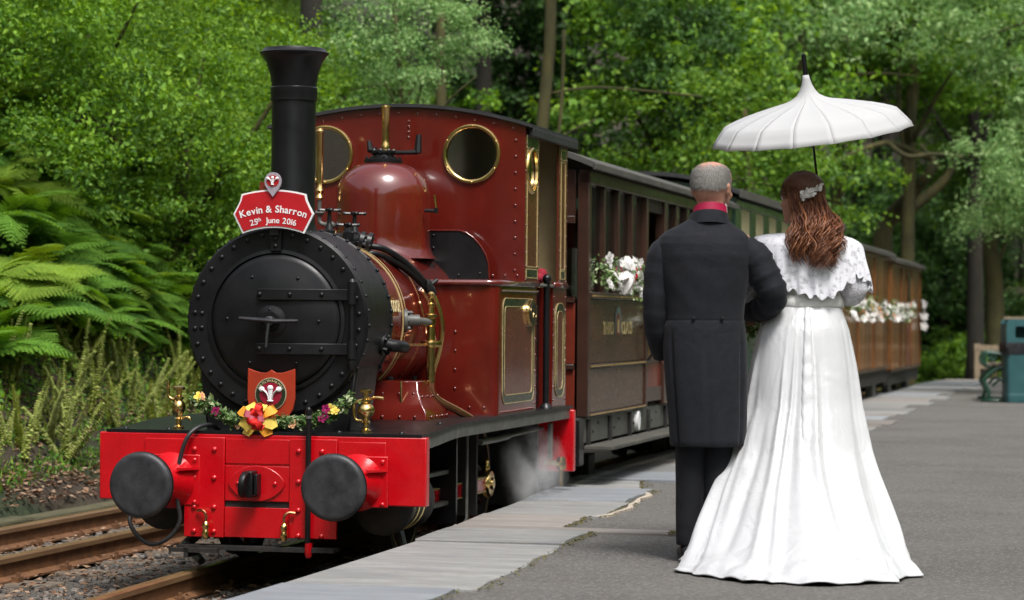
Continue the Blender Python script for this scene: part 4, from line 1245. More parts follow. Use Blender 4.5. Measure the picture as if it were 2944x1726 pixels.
# crest above: round badge with three plumes
def plumes(parent, cx, cz, s, x, mat):
    mbp = MB()
    for dx, lean, hgt in ((0, 0, 1.0), (-0.30, -0.55, 0.78), (0.30, 0.55, 0.78)):
        pts = smooth_path([(x, -(cx + dx * 0.22 * s), cz - 0.40 * s), (x, -(cx + dx * 0.55 * s), cz), (x, -(cx + (dx * 1.1 + lean * 0.12) * s), cz + 0.30 * hgt * s)], 5)
        mbp.tube(pts, [0.05 * s + 0.10 * s * (i / (len(pts) - 1)) for i in range(len(pts))], 10, flat=0.35)
        mbp.ball((x - 0.002, -(cx + (dx * 1.15 + lean * 0.22) * s), cz + 0.32 * hgt * s), 0.165 * s, 12, (0.3, 1, 0.85))
    mbp.tube([(x - 0.001, -(cx - 0.16 * s), cz - 0.36 * s), (x - 0.001, -(cx + 0.16 * s), cz - 0.36 * s)], 0.045 * s, 8)
    return mbp.build('plumes', M[mat], parent, smooth=180)
bd = [(0.042 * math.sin(a), 0.135 + 0.045 * math.cos(a)) for a in [R_(-130 + 260 * i / 28) for i in range(29)]] + [(0.018, 0.085), (0.0, 0.062), (-0.018, 0.085)]
cb = MB().prism([bd], hbp(-0.004), 0.010).build('crest_badge', mk('badge silver', (0.55, 0.50, 0.55), (0.4, 0.33, 0.40), 0.35, 0.4, scale=60), hb, smooth=0)
MB().prism([circ(0, 0.138, 0.031, 24, 0.027)], hbp(-0.0145), 0.002).build('badge_field', M['signred'], cb)
plumes(cb, 0.0, 0.138, 0.050, -0.019, 'white')
MB().box(0.012, 0.03, -0.022, 0.022, -0.12, 0.06).build('mounting_bracket', M['black'], hb)
MB().box(0.012, 0.022, 0.01, 0.075, 0.06, 0.135).build('lamp_bracket', M['coachred'], hb)

sh = thing('shield', 'orange red wooden shield with a round plumed crest, propped on the buffer plate', 'shield', FRm(0.085, 0.0, 0.50))
def sp(a, c, h):
    return (0 - h, -a, c)
sho = [(-0.118, 0.287), (-0.09, 0.277), (-0.055, 0.267), (-0.025, 0.266), (-0.006, 0.276), (0.0, 0.281), (0.006, 0.276), (0.025, 0.266), (0.055, 0.267), (0.09, 0.277), (0.118, 0.287), (0.119, 0.14), (0.108, 0.09), (0.08, 0.045), (0.04, 0.015), (0, 0.002), (-0.04, 0.015), (-0.08, 0.045), (-0.108, 0.09), (-0.119, 0.14)]
MB().prism([list(reversed(sho))], lambda a, c, h: (0.02 - h, -a + 0.0, c), 0.016).build('shield_board', M['shieldred'], sh, smooth=0, bevel=0.003)
rgm = mk('crest ring', (0.45, 0.42, 0.30), (0.25, 0.24, 0.16), 0.45, scale=40)
MB().prism([circ(0, 0.165, 0.078, 40)], lambda a, c, h: (0.004 - h, -a, c), 0.006).build('crest_disc', rgm, sh, smooth=0)
MB().prism([circ(0, 0.165, 0.074, 40), list(reversed(circ(0, 0.165, 0.056, 40)))], lambda a, c, h: (-0.002 - h, -a, c), 0.002).build('crest_band', M['liningblack'], sh, smooth=0)
arc_text('TALYLLYN RAILWAY', 0.017, 0.0585, 0.165, 0.86, mat='cream', bold=0.0, x0=-0.0035, parent=sh)
MB().prism([circ(0, 0.165, 0.055, 40)], lambda a, c, h: (-0.002 - h, -a, c), 0.003).build('crest_field', mk('crest crimson', (0.30, 0.006, 0.03), None, 0.4), sh, smooth=0)
plumes(sh, 0.0, 0.165, 0.092, -0.008, 'white')
# ------------------------------------------------------------------ coaches
def share_boxes(cache, key, dims):
    if key not in cache:
        cache[key] = MB().box(*dims).mesh(key, 0)
    return cache[key]
def roof_arc(L, hw, ze, zp, over=0.06, x0=-0.08):
    n = 20
    ys = [hw + over - 2 * (hw + over) * i / n for i in range(n + 1)]
    f = lambda y: zp - (zp - ze) * (y / (hw + over)) ** 2
    prof = [(y, f(y)) for y in ys] + [(-y, f(y) + 0.03) for y in ys]
    prof = [(y, f(y)) for y in ys] + [(y, f(y) + 0.035) for y in reversed(ys)]
    return MB().loft([[(x, y, z) for y, z in prof] for x in (x0, L - x0)])
def running_gear(root, L, hw, tw):
    for tt in tw:
        for s in (-1, 1):
            w_ = MB().lathe([(0.03, -0.045), (0.20, -0.045), (0.21, 0), (0.235, 0.03), (0.235, 0.05), (0.03, 0.05)], (tt, s * 0.40, RZ + 0.212), (0, -s, 0), 28).build('wheel', M['dark'], root, smooth=40)
            MB().box(tt - 0.10, tt + 0.10, s * 0.52 - 0.04, s * 0.52 + 0.04, RZ + 0.13, RZ + 0.33).build('axlebox', M['dark'], root, bevel=0.01)
        MB().cyl((tt, -0.4, RZ + 0.212), (tt, 0.4, RZ + 0.212), 0.04, n=10).build('axle', M['dark'], root)
    MB().box(0.1, L - 0.1, -0.35, 0.35, 0.18, 0.40).build('underframe', M['dark'], root)
def lattice(parent, fn, a0, a1, c0, c1, mat):
    """a fretwork of thin gold strips in a panel; fn(a, c, h) places it"""
    w = 0.0055
    xs = [a0 + (a1 - a0) * f for f in (0.18, 0.42, 0.74, 0.95)]
    zs = [c0 + (c1 - c0) * f for f in (0.03, 0.16, 0.26, 0.36, 0.62, 0.78, 0.93)]
    segs = [('h', xs[0], xs[3], zs[6]), ('h', xs[0], xs[2], zs[5]), ('h', xs[1], xs[3], zs[4]), ('h', xs[0], xs[3], zs[3]), ('h', xs[0], xs[2], zs[2]), ('h', xs[1], xs[3], zs[1]), ('h', xs[0], xs[2], zs[0]),
            ('v', zs[0], zs[6], xs[1]), ('v', zs[1], zs[3], xs[3]), ('v', zs[4], zs[6], xs[3]), ('v', zs[2], zs[5], xs[2]), ('v', zs[0], zs[2], xs[0]), ('v', zs[5], zs[6], xs[0])]
    for k, (d, p, q, r) in enumerate(segs):
        mbx = MB()
        e = 0.0004 * (d == 'v')
        rect = [(p, r - w), (q, r - w), (q, r + w), (p, r + w)] if d == 'h' else [(r - w, p), (r + w, p), (r + w, q), (r - w, q)]
        mbx.prism([rect], lambda a, c, h: fn(a, c, h), 0.0022 + e).build('fret_strip', mat, parent, smooth=0)
def coach_brown():
    root = thing('railway_carriage', 'dark brown varnished carriage coupled right behind the engine', 'carriage', FR @ Matrix.Translation((3.95, 0, 0)), 'carriages of the train')
    L, hw = 5.85, 0.74
    for s in (-1, 1):
        y = s * hw
        yi = s * (hw - 0.03)
        def bx(name, x0, x1, z0, z1, mat, d0=0.0, d1=0.03, par=root, bev=0.004):
            a, c = sorted((y + s * d0, y - s * d1))
            return MB().box(x0, x1, a, c, z0, z1).build(name, M[mat], par, bevel=bev)
        for x0, x1 in ((0, 0.075), (1.98, 2.05), (2.70, 2.77), (4.68, 4.75), (5.40, 5.47), (5.775, 5.85)):
            bx('corner_post' if x0 in (0, 5.775) else 'door_post', x0, x1, 0.43, 1.93, 'coachframe', 0.012, 0.06)
        for x0, x1 in ((0.075, 1.98), (2.77, 4.68), (5.47, 5.775)):
            lp = bx('lower_panel', x0, x1, 0.45, 0.725, 'coachbrown', 0.0)
            up = bx('waist_panel', x0, x1, 0.755, 1.155, 'coachbrown', 0.0)
            bx('moulding', x0, x1, 0.727, 0.752, 'coachframe', 0.014, 0.02)
            bx('moulding', x0, x1, 0.43, 0.449, 'dullgold' if False else 'coachframe', 0.014, 0.02)
            bx('waist_rail', x0, x1, 1.158, 1.20, 'coachframe', 0.018, 0.03)
            if s < 0:
                bx('gold_line', x0 + 0.01, x1 - 0.01, 0.736, 0.743, 'dullgold', 0.0165, 0.0, bev=0)
                bx('gold_line', x0 + 0.01, x1 - 0.01, 0.437, 0.443, 'dullgold', 0.0165, 0.0, bev=0)
                bx('gold_line', x0 + 0.01, x1 - 0.01, 1.172, 1.180, 'dullgold', 0.0205, 0.0, bev=0)
            nwin = 4 if x1 - x0 > 1 else 1
            wd = (x1 - x0) / nwin
            for k in range(nwin):
                if k:
                    bx('window_post', x0 + wd * k - 0.028, x0 + wd * k + 0.028, 1.20, 1.865, 'coachframe', 0.004, 0.04)
                MB().box(x0 + wd * k + 0.028, x0 + wd * (k + 1) - 0.028, yi - 0.003, yi + 0.003, 1.20, 1.865).build('window_pane', M['glass'], root)
        for x0, x1 in ((2.05, 2.70), (4.75, 5.40)):
            d_ = bx('door', x0 + 0.01, x1 - 0.01, 0.46, 1.16, 'coachred', -0.012, 0.04)
            bx('door_rail', x0 + 0.01, x1 - 0.01, 0.735, 0.76, 'coachframe', 0.0, 0.02, d_)
            bx('door_rail', x0 + 0.01, x1 - 0.01, 1.165, 1.20, 'coachframe', 0.0, 0.04, d_)
            bx('door_rail', x0 + 0.01, x1 - 0.01, 0.46, 0.56, 'coachframe', 0.0, 0.02, d_)
            bx('door_head', x0, x1, 1.78, 1.93, 'interior', -0.01, 0.04)
            if s < 0:
                lattice(d_, lambda a, c, h, yy=y: (a, yy + 0.011 - h, c), x0 + 0.05, x1 - 0.05, 0.78, 1.13, M['dullgold'])
                MB().tube([(x0 + 0.1, y - 0.015, 0.95), (x0 + 0.1, y - 0.035, 0.96), (x0 + 0.22, y - 0.035, 0.965)], 0.009, 8).build('door_handle', M['brass'], d_)
        bx('cantrail', 0, L, 1.866, 1.955, 'coachframe', 0.02, 0.05)
        so = bx('solebar', 0.0, L, 0.265, 0.425, 'greysteel', -0.02, 0.06)
        for k in range(9):
            x = 0.12 + k * 0.69
            sbr = bx('bracket', x, x + 0.05, 0.245, 0.41, 'dark', 0.0, 0.02, so)
            if s < 0:
                rivets(so, [((x + 0.2 + 0.16 * j, y + 0.02, 0.33 + 0.05 * (j % 2)), RGT) for j in range(2)], 0.011, M['dark'], 'bolt')
        fb_ = MB().box(0.05, 2.9, *sorted((y + s * 0.165, y - s * 0.02)), 0.228, 0.252).build('footboard', M['roofgrey'], root, bevel=0.004)
        MB().box(2.92, L - 0.05, *sorted((y + s * 0.165, y - s * 0.02)), 0.228, 0.252).build('footboard', M['roofgrey'], root, bevel=0.004)
    # ends
    for x, sg in ((0.0, -1), (L, 1)):
        def ex(name, y0, y1, z0, z1, mat, d0=0.0, d1=0.03, par=root):
            a, c = sorted((x + sg * d0, x - sg * d1))
            return MB().box(a, c, y0, y1, z0, z1).build(name, M[mat], par, bevel=0.003)
        for y0, y1 in ((-0.665, -0.23), (-0.17, 0.17), (0.23, 0.665)):
            p1_ = ex('end_panel', y0, y1, 0.755, 1.13, 'coachred', -0.01)
            p2_ = ex('end_panel', y0, y1, 0.45, 0.72, 'coachred', -0.01)
            if sg < 0 and y0 < -0.5:
                lattice(p1_, lambda a, c, h, x=x: (x + 0.009 - h, a, c), y0 + 0.02, y1 - 0.02, 0.77, 1.12, M['dullgold'])
                lattice(p2_, lambda a, c, h, x=x: (x + 0.009 - h, a, c), y0 + 0.02, y1 - 0.02, 0.46, 0.71, M['dullgold'])
            ex('end_rail', y0, y1, 0.722, 0.752, 'coachframe', 0.01)
            ex('end_rail', y0, y1, 1.133, 1.175, 'coachframe', 0.012)
            ex('end_rail', y0, y1, 1.62, 1.665, 'coachframe', 0.012)
            ex('end_head', y0, y1, 1.667, 1.95, 'coachframe', -0.004)
            ex('end_rail', y0, y1, 0.43, 0.449, 'coachframe', 0.01)
            MB().box(x - 0.018, x - 0.012, y0, y1, 1.176, 1.619).build('window_pane', M['glass'], root)
        for yc in (-0.20, 0.20):
            ex('end_post', yc - 0.03, yc + 0.03, 0.43, 1.95, 'coachframe', 0.012, 0.05)
        ex('headstock', -0.72, 0.72, 0.13, 0.425, 'dark', 0.06, 0.02)
        MB().box(*sorted((x + sg * 0.02, x + sg * 0.16)), -0.735, -0.60, 0.14, 0.42).build('end_step', M['black'], root, bevel=0.004)
    roof_arc(L, hw, 1.955, 2.13).build('roof', M['roofgrey'], root, smooth=40)
    for s in (-1, 1):
        MB().box(-0.08, L + 0.08, s * 0.80 - 0.012, s * 0.80 + 0.012, 1.945, 1.985).build('gutter', M['roofgrey'], root, bevel=0.004)
    MB().box(0.02, L - 0.02, -0.70, 0.70, 0.40, 0.44).build('floor', M['interior'], root)
    for x in (0.5, 1.55, 3.2, 4.2):
        MB().box(x, x + 0.4, -0.68, 0.68, 0.44, 0.80).box(x + 0.17, x + 0.23, -0.68, 0.68, 0.80, 1.15).build('bench_seat', M['interior'], root)
    for s in (-1,):
        wp_ = root
        y = -hw - 0.002
        for x, s_ in ((0.70, 'THIRD'), (1.32, 'CLASS')):
            vs, fs, w_ = text_mesh(s_, 0.115, 0.001, 0.001)
            sc = 0.36 / w_
            MB().add([(x + px * sc, y - pz, 0.935 + py) for px, py, pz in vs], fs).build('class_lettering', M['gold'], root, smooth=0)
        ey_ = [(1.01 + 0.10 * math.cos(a), 1.03 + 0.075 * math.sin(a)) for a in [math.pi * i / 16 for i in range(17)]] + [(0.91, 0.88), (1.11, 0.88)]
        ey_ = [(1.01 + 0.10 * math.cos(a), 1.03 + 0.085 * math.sin(a)) for a in [math.pi * i / 16 for i in range(17)]] + [(0.91, 0.93), (1.11, 0.93)]
        iy_ = [(1.01 + 0.065 * math.cos(a), 1.02 + 0.055 * math.sin(a)) for a in [math.pi * i / 16 for i in range(17)]] + [(0.945, 0.93), (1.075, 0.93)]
        MB().prism([ey_], lambda a, c, h: (a, y - 0.0005 + h - 0.001, c), 0.001).build('emblem', mk('emblem grey blue', (0.10, 0.16, 0.16), None, 0.4), root, smooth=0)
        MB().prism([iy_], lambda a, c, h: (a, y - 0.0018 + h - 0.001, c), 0.0012).build('emblem_field', M['coachred'], root, smooth=0)
        MB().box(0.985, 1.035, y - 0.0035, y - 0.002, 0.945, 1.03).build('emblem_bar', M['gold'], root)
        pl_ = MB().prism([circ(1.75, 0.345, 0.05, 24, 0.065)], lambda a, c, h: (a, -hw - 0.012 + h, c), 0.03).build('works_plate', M['white'], root, smooth=0)
    # vertical grab handle
    MB().tube(smooth_path([(2.0, -hw - 0.02, 1.0), (2.0, -hw - 0.05, 0.95), (2.0, -hw - 0.05, 0.80), (2.0, -hw - 0.02, 0.75)], 5), 0.009, 8).build('grab_handle', M['black'], root)
    running_gear(root, L, hw, (1.1, 4.7))
    return root
coach_brown()
def coach_green():
    root = thing('railway_carriage', 'dark green carriage with cream window panels, seen past the man\'s shoulder', 'carriage', FR @ Matrix.Translation((10.05, 0, 0)), 'carriages of the train')
    L, hw = 7.9, 0.75
    for s in (-1, 1):
        y = s * hw
        def bx(name, x0, x1, z0, z1, mat, d0=0.0, d1=0.03, par=root, bev=0.004):
            a, c = sorted((y + s * d0, y - s * d1))
            return MB().box(x0, x1, a, c, z0, z1).build(name, M[mat], par, bevel=bev)
        bx('lower_panel', 0, L, 0.43, 1.00, 'coachgreen')
        bx('waist_panel', 0, L, 1.03, 1.30, 'coachcream')
        bx('waist_rail', 0, L, 1.30, 1.36, 'coachgreen', 0.015)
        bx('waist_rail', 0, L, 1.0, 1.03, 'coachgreen', 0.015)
        bx('cantrail', 0, L, 1.98, 2.06, 'coachgreen', 0.012)
        x = 0.0
        k = 0
        while x < L - 0.1:
            w_ = min(0.88, L - x)
            bx('body_post', x, x + 0.34, 1.36, 1.98, 'coachgreen', 0.004)
            fr_ = bx('window_frame', x + 0.34, x + w_, 1.72, 1.98, 'coachcream', -0.004)
            MB().box(x + 0.345, x + w_ - 0.005, y - 0.008, y + 0.004, 1.36, 1.718).build('window_pane', M['glass'], root)
            bx('window_bar', x + 0.34, x + w_, 1.53, 1.55, 'coachcream', -0.004, 0.02)
            bx('window_bar', x + 0.34, x + w_, 1.62, 1.635, 'coachgreen', -0.004, 0.02)
            bx('panel_strip', x + 0.16, x + 0.20, 1.03, 1.30, 'coachgreen', 0.008, 0.0)
            bx('grab_rail', x + 0.36, x + 0.385, 1.20, 1.52, 'coachcream', 0.05, -0.03)
            x += 0.88
        bx('solebar', 0, L, 0.26, 0.42, 'dark', -0.02)
        bx('footboard', 0.1, L - 0.1, 0.23, 0.255, 'roofgrey', 0.16, 0.0)
    for x in (0, L):
        MB().box(x - 0.015, x + 0.015, -0.735, 0.735, 0.43, 2.05).build('end_panel', M['coachgreen'], root)
        MB().prism([[(y, 2.05 + 0.0) for y in (-0.73, 0.73)] + [(0.73 - 1.46 * i / 16, 2.06 + 0.15 * (1 - ((0.73 - 1.46 * i / 16) / 0.73) ** 2)) for i in range(17)]], lambda a, c, h: (x - 0.014 + h, a, c), 0.028).build('end_arch', M['coachgreen'], root, smooth=0)
    roof_arc(L, hw, 2.07, 2.24).build('roof', M['roofdark'], root, smooth=40)
    for s in (-1, 1):
        MB().box(-0.1, L + 0.1, s * 0.81 - 0.014, s * 0.81 + 0.014, 2.05, 2.12).build('gutter', M['roofgrey'], root, bevel=0.004)
    MB().box(0.02, L - 0.02, -0.72, 0.72, 0.40, 0.44).build('floor', M['interior'], root)
    running_gear(root, L, hw, (0.9, 1.7, 6.2, 7.0))
coach_green()
M['teakdark'] = mk('darker teak plank', (0.16, 0.062, 0.018), (0.09, 0.034, 0.010), 0.4, coat=0.3, scale=5, stretch=(3, 3, 0.4))
def coach_teak(x0, L, label, zoff, ze, van):
    root = thing('railway_carriage', label, 'carriage', FR @ Matrix.Translation((x0, 0, zoff)), 'carriages of the train')
    hw = 0.74
    cache = {}
    for s in (-1, 1):
        y = s * hw
        if s < 0:
            n = int(L / 0.155)
            w_ = L / n
            for i in range(n):
                dx0, dx1 = i * w_ + 0.006, (i + 1) * w_ - 0.006
                if van and 2.6 < (i + 0.5) * w_ < 3.4:
                    continue
                me_ = share_boxes(cache, 'plank', (0, w_ - 0.012, y - 0.0, y + 0.02, 0.44, ze - 0.06))
                pk_ = 'plank' if random.random() < 0.6 else 'plank_dark'
                me_ = share_boxes(cache, pk_, (0, w_ - 0.020, y - 0.0, y + 0.02, 0.44, ze - 0.06))
                put('plank', me_, M['teak' if pk_ == 'plank' else 'teakdark'], root, loc=(dx0, random.uniform(-0.003, 0.003), 0))
        MB().box(0, L, *sorted((y - s * 0.022, y - s * 0.04)), 0.43, ze - 0.05).build('side_sheet', M['interior' if s < 0 else 'teak'], root)
        for xx in ([0, L * 0.33, L * 0.66, L - 0.07]):
            MB().box(xx, xx + 0.07, *sorted((y + s * 0.02, y)), 0.43, ze - 0.02).build('frame_post', M['teak'], root, bevel=0.004)
        MB().box(0, L, *sorted((y + s * 0.022, y)), ze - 0.06, ze).build('cantrail', M['teak'], root)
        MB().box(0, L, *sorted((y + s * 0.018, y)), 0.40, 0.445).build('bottom_rail', M['coachframe'], root)
        MB().box(0, L, *sorted((y - s * 0.02, y - s * 0.08)), 0.22, 0.40).build('solebar', M['dark'], root)
        if van and s < 0:
            d_ = MB().box(2.6, 3.4, y - 0.004, y + 0.02, 0.45, ze - 0.07).build('door', M['coachred'], root, bevel=0.004)
            MB().box(2.72, 3.28, y - 0.012, y - 0.002, 1.25, ze - 0.14).build('window_frame', M['coachframe'], d_)
            MB().box(2.76, 3.24, y - 0.016, y - 0.010, 1.29, ze - 0.18).build('window_pane', M['glass'], d_)
            MB().box(3.4, 3.46, y - 0.012, y, 0.45, ze - 0.06).box(2.54, 2.6, y - 0.012, y, 0.45, ze - 0.06).build('door_post', M['teak'], root)
    for x in (0, L):
        MB().box(x - 0.015, x + 0.015, -0.72, 0.72, 0.43, ze).build('end_panel', M['teak'], root)
    roof_arc(L, hw, ze + 0.005, ze + 0.16, 0.08).build('roof', M['roofgrey'], root, smooth=40)
    for s in (-1, 1):
        MB().box(-0.08, L + 0.08, s * 0.82 - 0.014, s * 0.82 + 0.014, ze - 0.02, ze + 0.035).build('gutter', M['roofgrey'], root, bevel=0.004)
    MB().box(0.1, L - 0.1, -0.3, 0.3, 0.1, 0.4).build('underframe', M['dark'], root)
    for tt in (1.0, L - 1.0):
        for s in (-1, 1):
            MB().lathe([(0.03, -0.045), (0.20, -0.045), (0.235, 0.03), (0.03, 0.05)], (tt, s * 0.40, RZ - zoff + 0.212), (0, -s, 0), 20).build('wheel', M['dark'], root)
            MB().box(tt - 0.22, tt + 0.22, s * 0.60 - 0.05, s * 0.60 + 0.05, 0.02, 0.24).build('axlebox', M['greysteel'], root, bevel=0.01)
coach_teak(18.25, 6.2, 'planked brown carriage behind the bride with flowers strung along it', -0.03, 1.93, False)
coach_teak(24.75, 5.1, 'last planked brown vehicle of the train with a dark door window', -0.09, 1.93, True)

# ------------------------------------------------------------------ flowers
M['gleaf'] = leaf_mat('garland leaf', [(0.035, 0.085, 0.02), (0.08, 0.17, 0.04), (0.20, 0.30, 0.10), (0.50, 0.56, 0.34)], trans=0.2)
def fl(name, c, t=0.25):
    return leaf_mat(name, [tuple(x * 0.8 for x in c), c, tuple(min(0.9, x * 1.1) for x in c)], trans=t, rough=0.6)
M['fwhite'] = fl('white petals', (0.80, 0.78, 0.76))
M['fpink'] = fl('pink petals', (0.62, 0.16, 0.22))
M['fyellow'] = fl('yellow petals', (0.80, 0.62, 0.12))
M['forange'] = fl('orange ribbon', (0.82, 0.38, 0.04))
M['fred'] = fl('red ribbon', (0.75, 0.03, 0.025))
M['fpeach'] = fl('peach petals', (0.78, 0.45, 0.25))
M['fmagenta'] = fl('magenta petals', (0.30, 0.01, 0.10))
M['fblue'] = fl('blue violet petals', (0.10, 0.09, 0.40))
def leaf_cloud(path, n, rad, size, rr):
    """small pointed leaves scattered round a path"""
    P = np.array([tuple(p) for p in path])
    idx = rr.random(n) * (len(P) - 1.001)
    i = idx.astype(int)
    f = (idx - i)[:, None]
    c = P[i] * (1 - f) + P[i + 1] * f + rr.normal(0, rad, (n, 3))
    return leaf_mesh('foliage', c, size * (0.6 + 0.8 * rr.random(n)), rr.normal(0, 1, (n, 3)) + np.array([-0.5, 0, 0.5]), rr, 0.55)
def leaf_mesh(name, C, S, Nrm, rr, asp=0.5, fold=0.25, tri=False):
    n = len(C)
    Nn = Nrm / np.linalg.norm(Nrm, axis=1, keepdims=True)
    a = rr.normal(0, 1, (n, 3))
    a -= Nn * (a * Nn).sum(1, keepdims=True)
    a /= np.linalg.norm(a, axis=1, keepdims=True)
    b_ = np.cross(Nn, a)
    S = S[:, None]
    p0 = C - a * S * 0.5
    p2 = C + a * S * 0.5 - Nn * S * 0.12
    m_ = C + Nn * S * 0.02
    p1 = m_ + b_ * S * asp * 0.5 + Nn * S * fold * 0.3
    p3 = m_ - b_ * S * asp * 0.5 + Nn * S * fold * 0.3
    V = np.stack([p0, p1, p2, p3], 1).reshape(-1, 3)
    k = np.arange(n) * 4
    F = np.concatenate([np.stack([k, k + 1, k + 2], 1), np.stack([k, k + 2, k + 3], 1)])
    return np_mesh(name, V, F)
def flower_me(npet, r, name='flower', cup=0.5):
    mbf = MB()
    for ringi, (rr_, n_, up) in enumerate(((r, npet, 0.25), (r * 0.65, npet, 0.6), (r * 0.35, 4, 0.9))):
        for k in range(n_):
            a = 2 * math.pi * (k + 0.5 * ringi) / n_
            ca, sa = math.cos(a), math.sin(a)
            w_ = rr_ * 0.75
            pts = []
            for u, ww, hh in ((0.05, 0.25, 0), (0.5, 0.95, up * 0.3), (0.85, 0.9, up * 0.75), (1.0, 0.3, up * cup)):
                for q in (-1, 1):
                    pts.append((ca * rr_ * u - sa * w_ * 0.5 * ww * q, sa * rr_ * u + ca * w_ * 0.5 * ww * q, hh * rr_))
            mbf.add(pts, [(0, 1, 3, 2), (2, 3, 5, 4), (4, 5, 7, 6)])
    return mbf.mesh(name, 180, fixn=False)
FLW = flower_me(5, 1.0)
def flowers(parent, pts, mat, r0, r1, face=(-1, 0, 0.4), name='flower'):
    me_ = FLW.copy()
    me_.materials.clear()
    me_.materials.append(M[mat])
    for p in pts:
        d = Vector(face) + Vector((random.gauss(0, 0.5), random.gauss(0, 0.5), random.gauss(0, 0.5)))
        q = d.to_track_quat('Z', 'Y').to_matrix().to_4x4()
        put(name, me_, M[mat], parent, m=Matrix.Translation(p) @ q @ Matrix.Rotation(random.random() * 6, 4, 'Z') @ Matrix.Scale(random.uniform(r0, r1), 4))
rg2 = np.random.default_rng(11)
gar = thing('garland', 'green leaf garland with small flowers draped across the engine front', 'garland', FRm(0.07, 0, 0.49))
gp = smooth_path([(0.03, 0.40, 0.14), (0.0, 0.33, 0.125), (-0.01, 0.24, 0.075), (-0.02, 0.16, 0.045), (-0.02, 0.06, 0.035), (-0.02, -0.06, 0.04), (-0.02, -0.15, 0.045), (-0.01, -0.24, 0.06), (0.0, -0.31, 0.085), (0.02, -0.36, 0.13), (0.03, -0.40, 0.16)], 5)
put('foliage', leaf_cloud(gp, 1700, 0.0135, 0.030, rg2), M['gleaf'], gar)
MB().tube(gp, 0.006, 6).build('vine', mk('vine stem', (0.05, 0.08, 0.02), None, 0.7), gar)
flowers(gar, [(0.0, 0.355, 0.155), (-0.02, -0.31, 0.11), (-0.03, -0.335, 0.10)], 'fyellow', 0.02, 0.03)
flowers(gar, [(-0.03, 0.33, 0.16), (-0.03, 0.14, 0.03), (-0.04, -0.13, 0.035)], 'fpeach', 0.02, 0.03)
flowers(gar, [(-0.03, 0.26, 0.09), (-0.03, -0.285, 0.075), (-0.04, -0.27, 0.06), (-0.03, -0.29, 0.11), (-0.04, 0.10, 0.012), (-0.04, 0.085, 0.02)], 'fmagenta', 0.014, 0.024)
bw = thing('ribbon_bow', 'large yellow ribbon bow with a red and orange centre below the shield', 'bow', FRm(0.02, 0.03, 0.495) @ Matrix.Scale(0.80, 4))
def ribbon(parent, path, w, mat, nrm, name='ribbon'):
    pts = smooth_path(path, 6)
    rings = []
    for i, p in enumerate(pts):
        d = unit(pts[min(i + 1, len(pts) - 1)] - pts[max(i - 1, 0)])
        sd = unit(d.cross(Vector(nrm)))
        th = Vector(nrm).normalized() * 0.0008
        ww = w[0] + (w[1] - w[0]) * i / (len(pts) - 1)
        rings.append([p - sd * ww + th, p + sd * ww + th, p + sd * ww - th, p - sd * ww - th])
    return MB().loft(rings).build(name, M[mat], parent, smooth=60)
rn = random.Random(4)
for k, (a, ln) in enumerate(((35, 0.11), (75, 0.10), (120, 0.10), (155, 0.115), (200, 0.10), (235, 0.12), (300, 0.115), (335, 0.10))):
    ca, sa = math.cos(R_(a)), math.sin(R_(a))
    c0 = Vector((-0.02, 0, 0.07))
    ribbon(bw, [c0, c0 + Vector((-0.03, -ca * ln * 0.5, sa * ln * 0.5)), c0 + Vector((-0.01, -ca * ln, sa * ln * 0.85)), c0 + Vector((0.02, -ca * ln * 0.55, sa * ln * 0.5))], (0.022, 0.036), 'fyellow' if k % 3 else 'forange', (-1, 0, 0.3), 'loop')
for k in range(9):
    a = k * 2.4
    ln = 0.03 + 0.027 * rn.random()
    c0 = Vector((-0.05, 0.005, 0.08))
    ribbon(bw, [c0, c0 + Vector((-0.03, math.cos(a) * ln * 0.7, math.sin(a) * ln * 0.7)), c0 + Vector((-0.02, math.cos(a) * ln * 1.35, math.sin(a) * ln * 1.3)), c0 + Vector((0.01, math.cos(a) * ln, math.sin(a) * ln * 0.8))], (0.014, 0.026), 'fred' if k % 4 else 'fpink', (-1, math.cos(a) * 0.5, math.sin(a) * 0.5), 'loop')
ribbon(bw, [(-0.05, 0.0, 0.07), (-0.065, 0.005, 0.035), (-0.06, 0.008, 0.004)], (0.02, 0.028), 'fred', (-1, 0, 0), 'tail')
ribbon(bw, [(-0.04, 0.02, 0.06), (-0.055, 0.06, 0.03), (-0.05, 0.085, 0.01)], (0.02, 0.03), 'fyellow', (-1, 0, 0), 'tail')
# flowers on the brown carriage
cf_ = thing('flower_swag', 'white ribbon and flower swag on the windows of the dark brown carriage', 'flowers', FRm(4.05, -0.80, 1.20))
fp_ = smooth_path([(0.10, 0.02, 0.12), (0.5, 0.0, 0.12), (1.0, 0.0, 0.10), (1.5, 0.0, 0.11), (1.95, 0.02, 0.12)], 6)
put('foliage', leaf_cloud(fp_, 800, 0.05, 0.030, rg2), M['gleaf'], cf_)
def pts_on(n, x0, x1, z0, z1):
    return [(random.uniform(x0, x1), random.uniform(-0.07, -0.02), random.uniform(z0, z1)) for _ in range(n)]
flowers(cf_, pts_on(60, 0.1, 1.95, 0.0, 0.22), 'fwhite', 0.022, 0.040, (-0.3, -1, 0.3))
flowers(cf_, pts_on(10, 0.4, 1.9, 0.03, 0.19), 'fpink', 0.025, 0.045, (-0.3, -1, 0.3))
flowers(cf_, pts_on(4, 1.3, 1.95, 0.02, 0.14), 'fblue', 0.022, 0.035, (-0.3, -1, 0.3))
flowers(cf_, [(0.62, -0.08, 0.12)], 'fred', 0.05, 0.055, (-0.3, -1, 0.3))
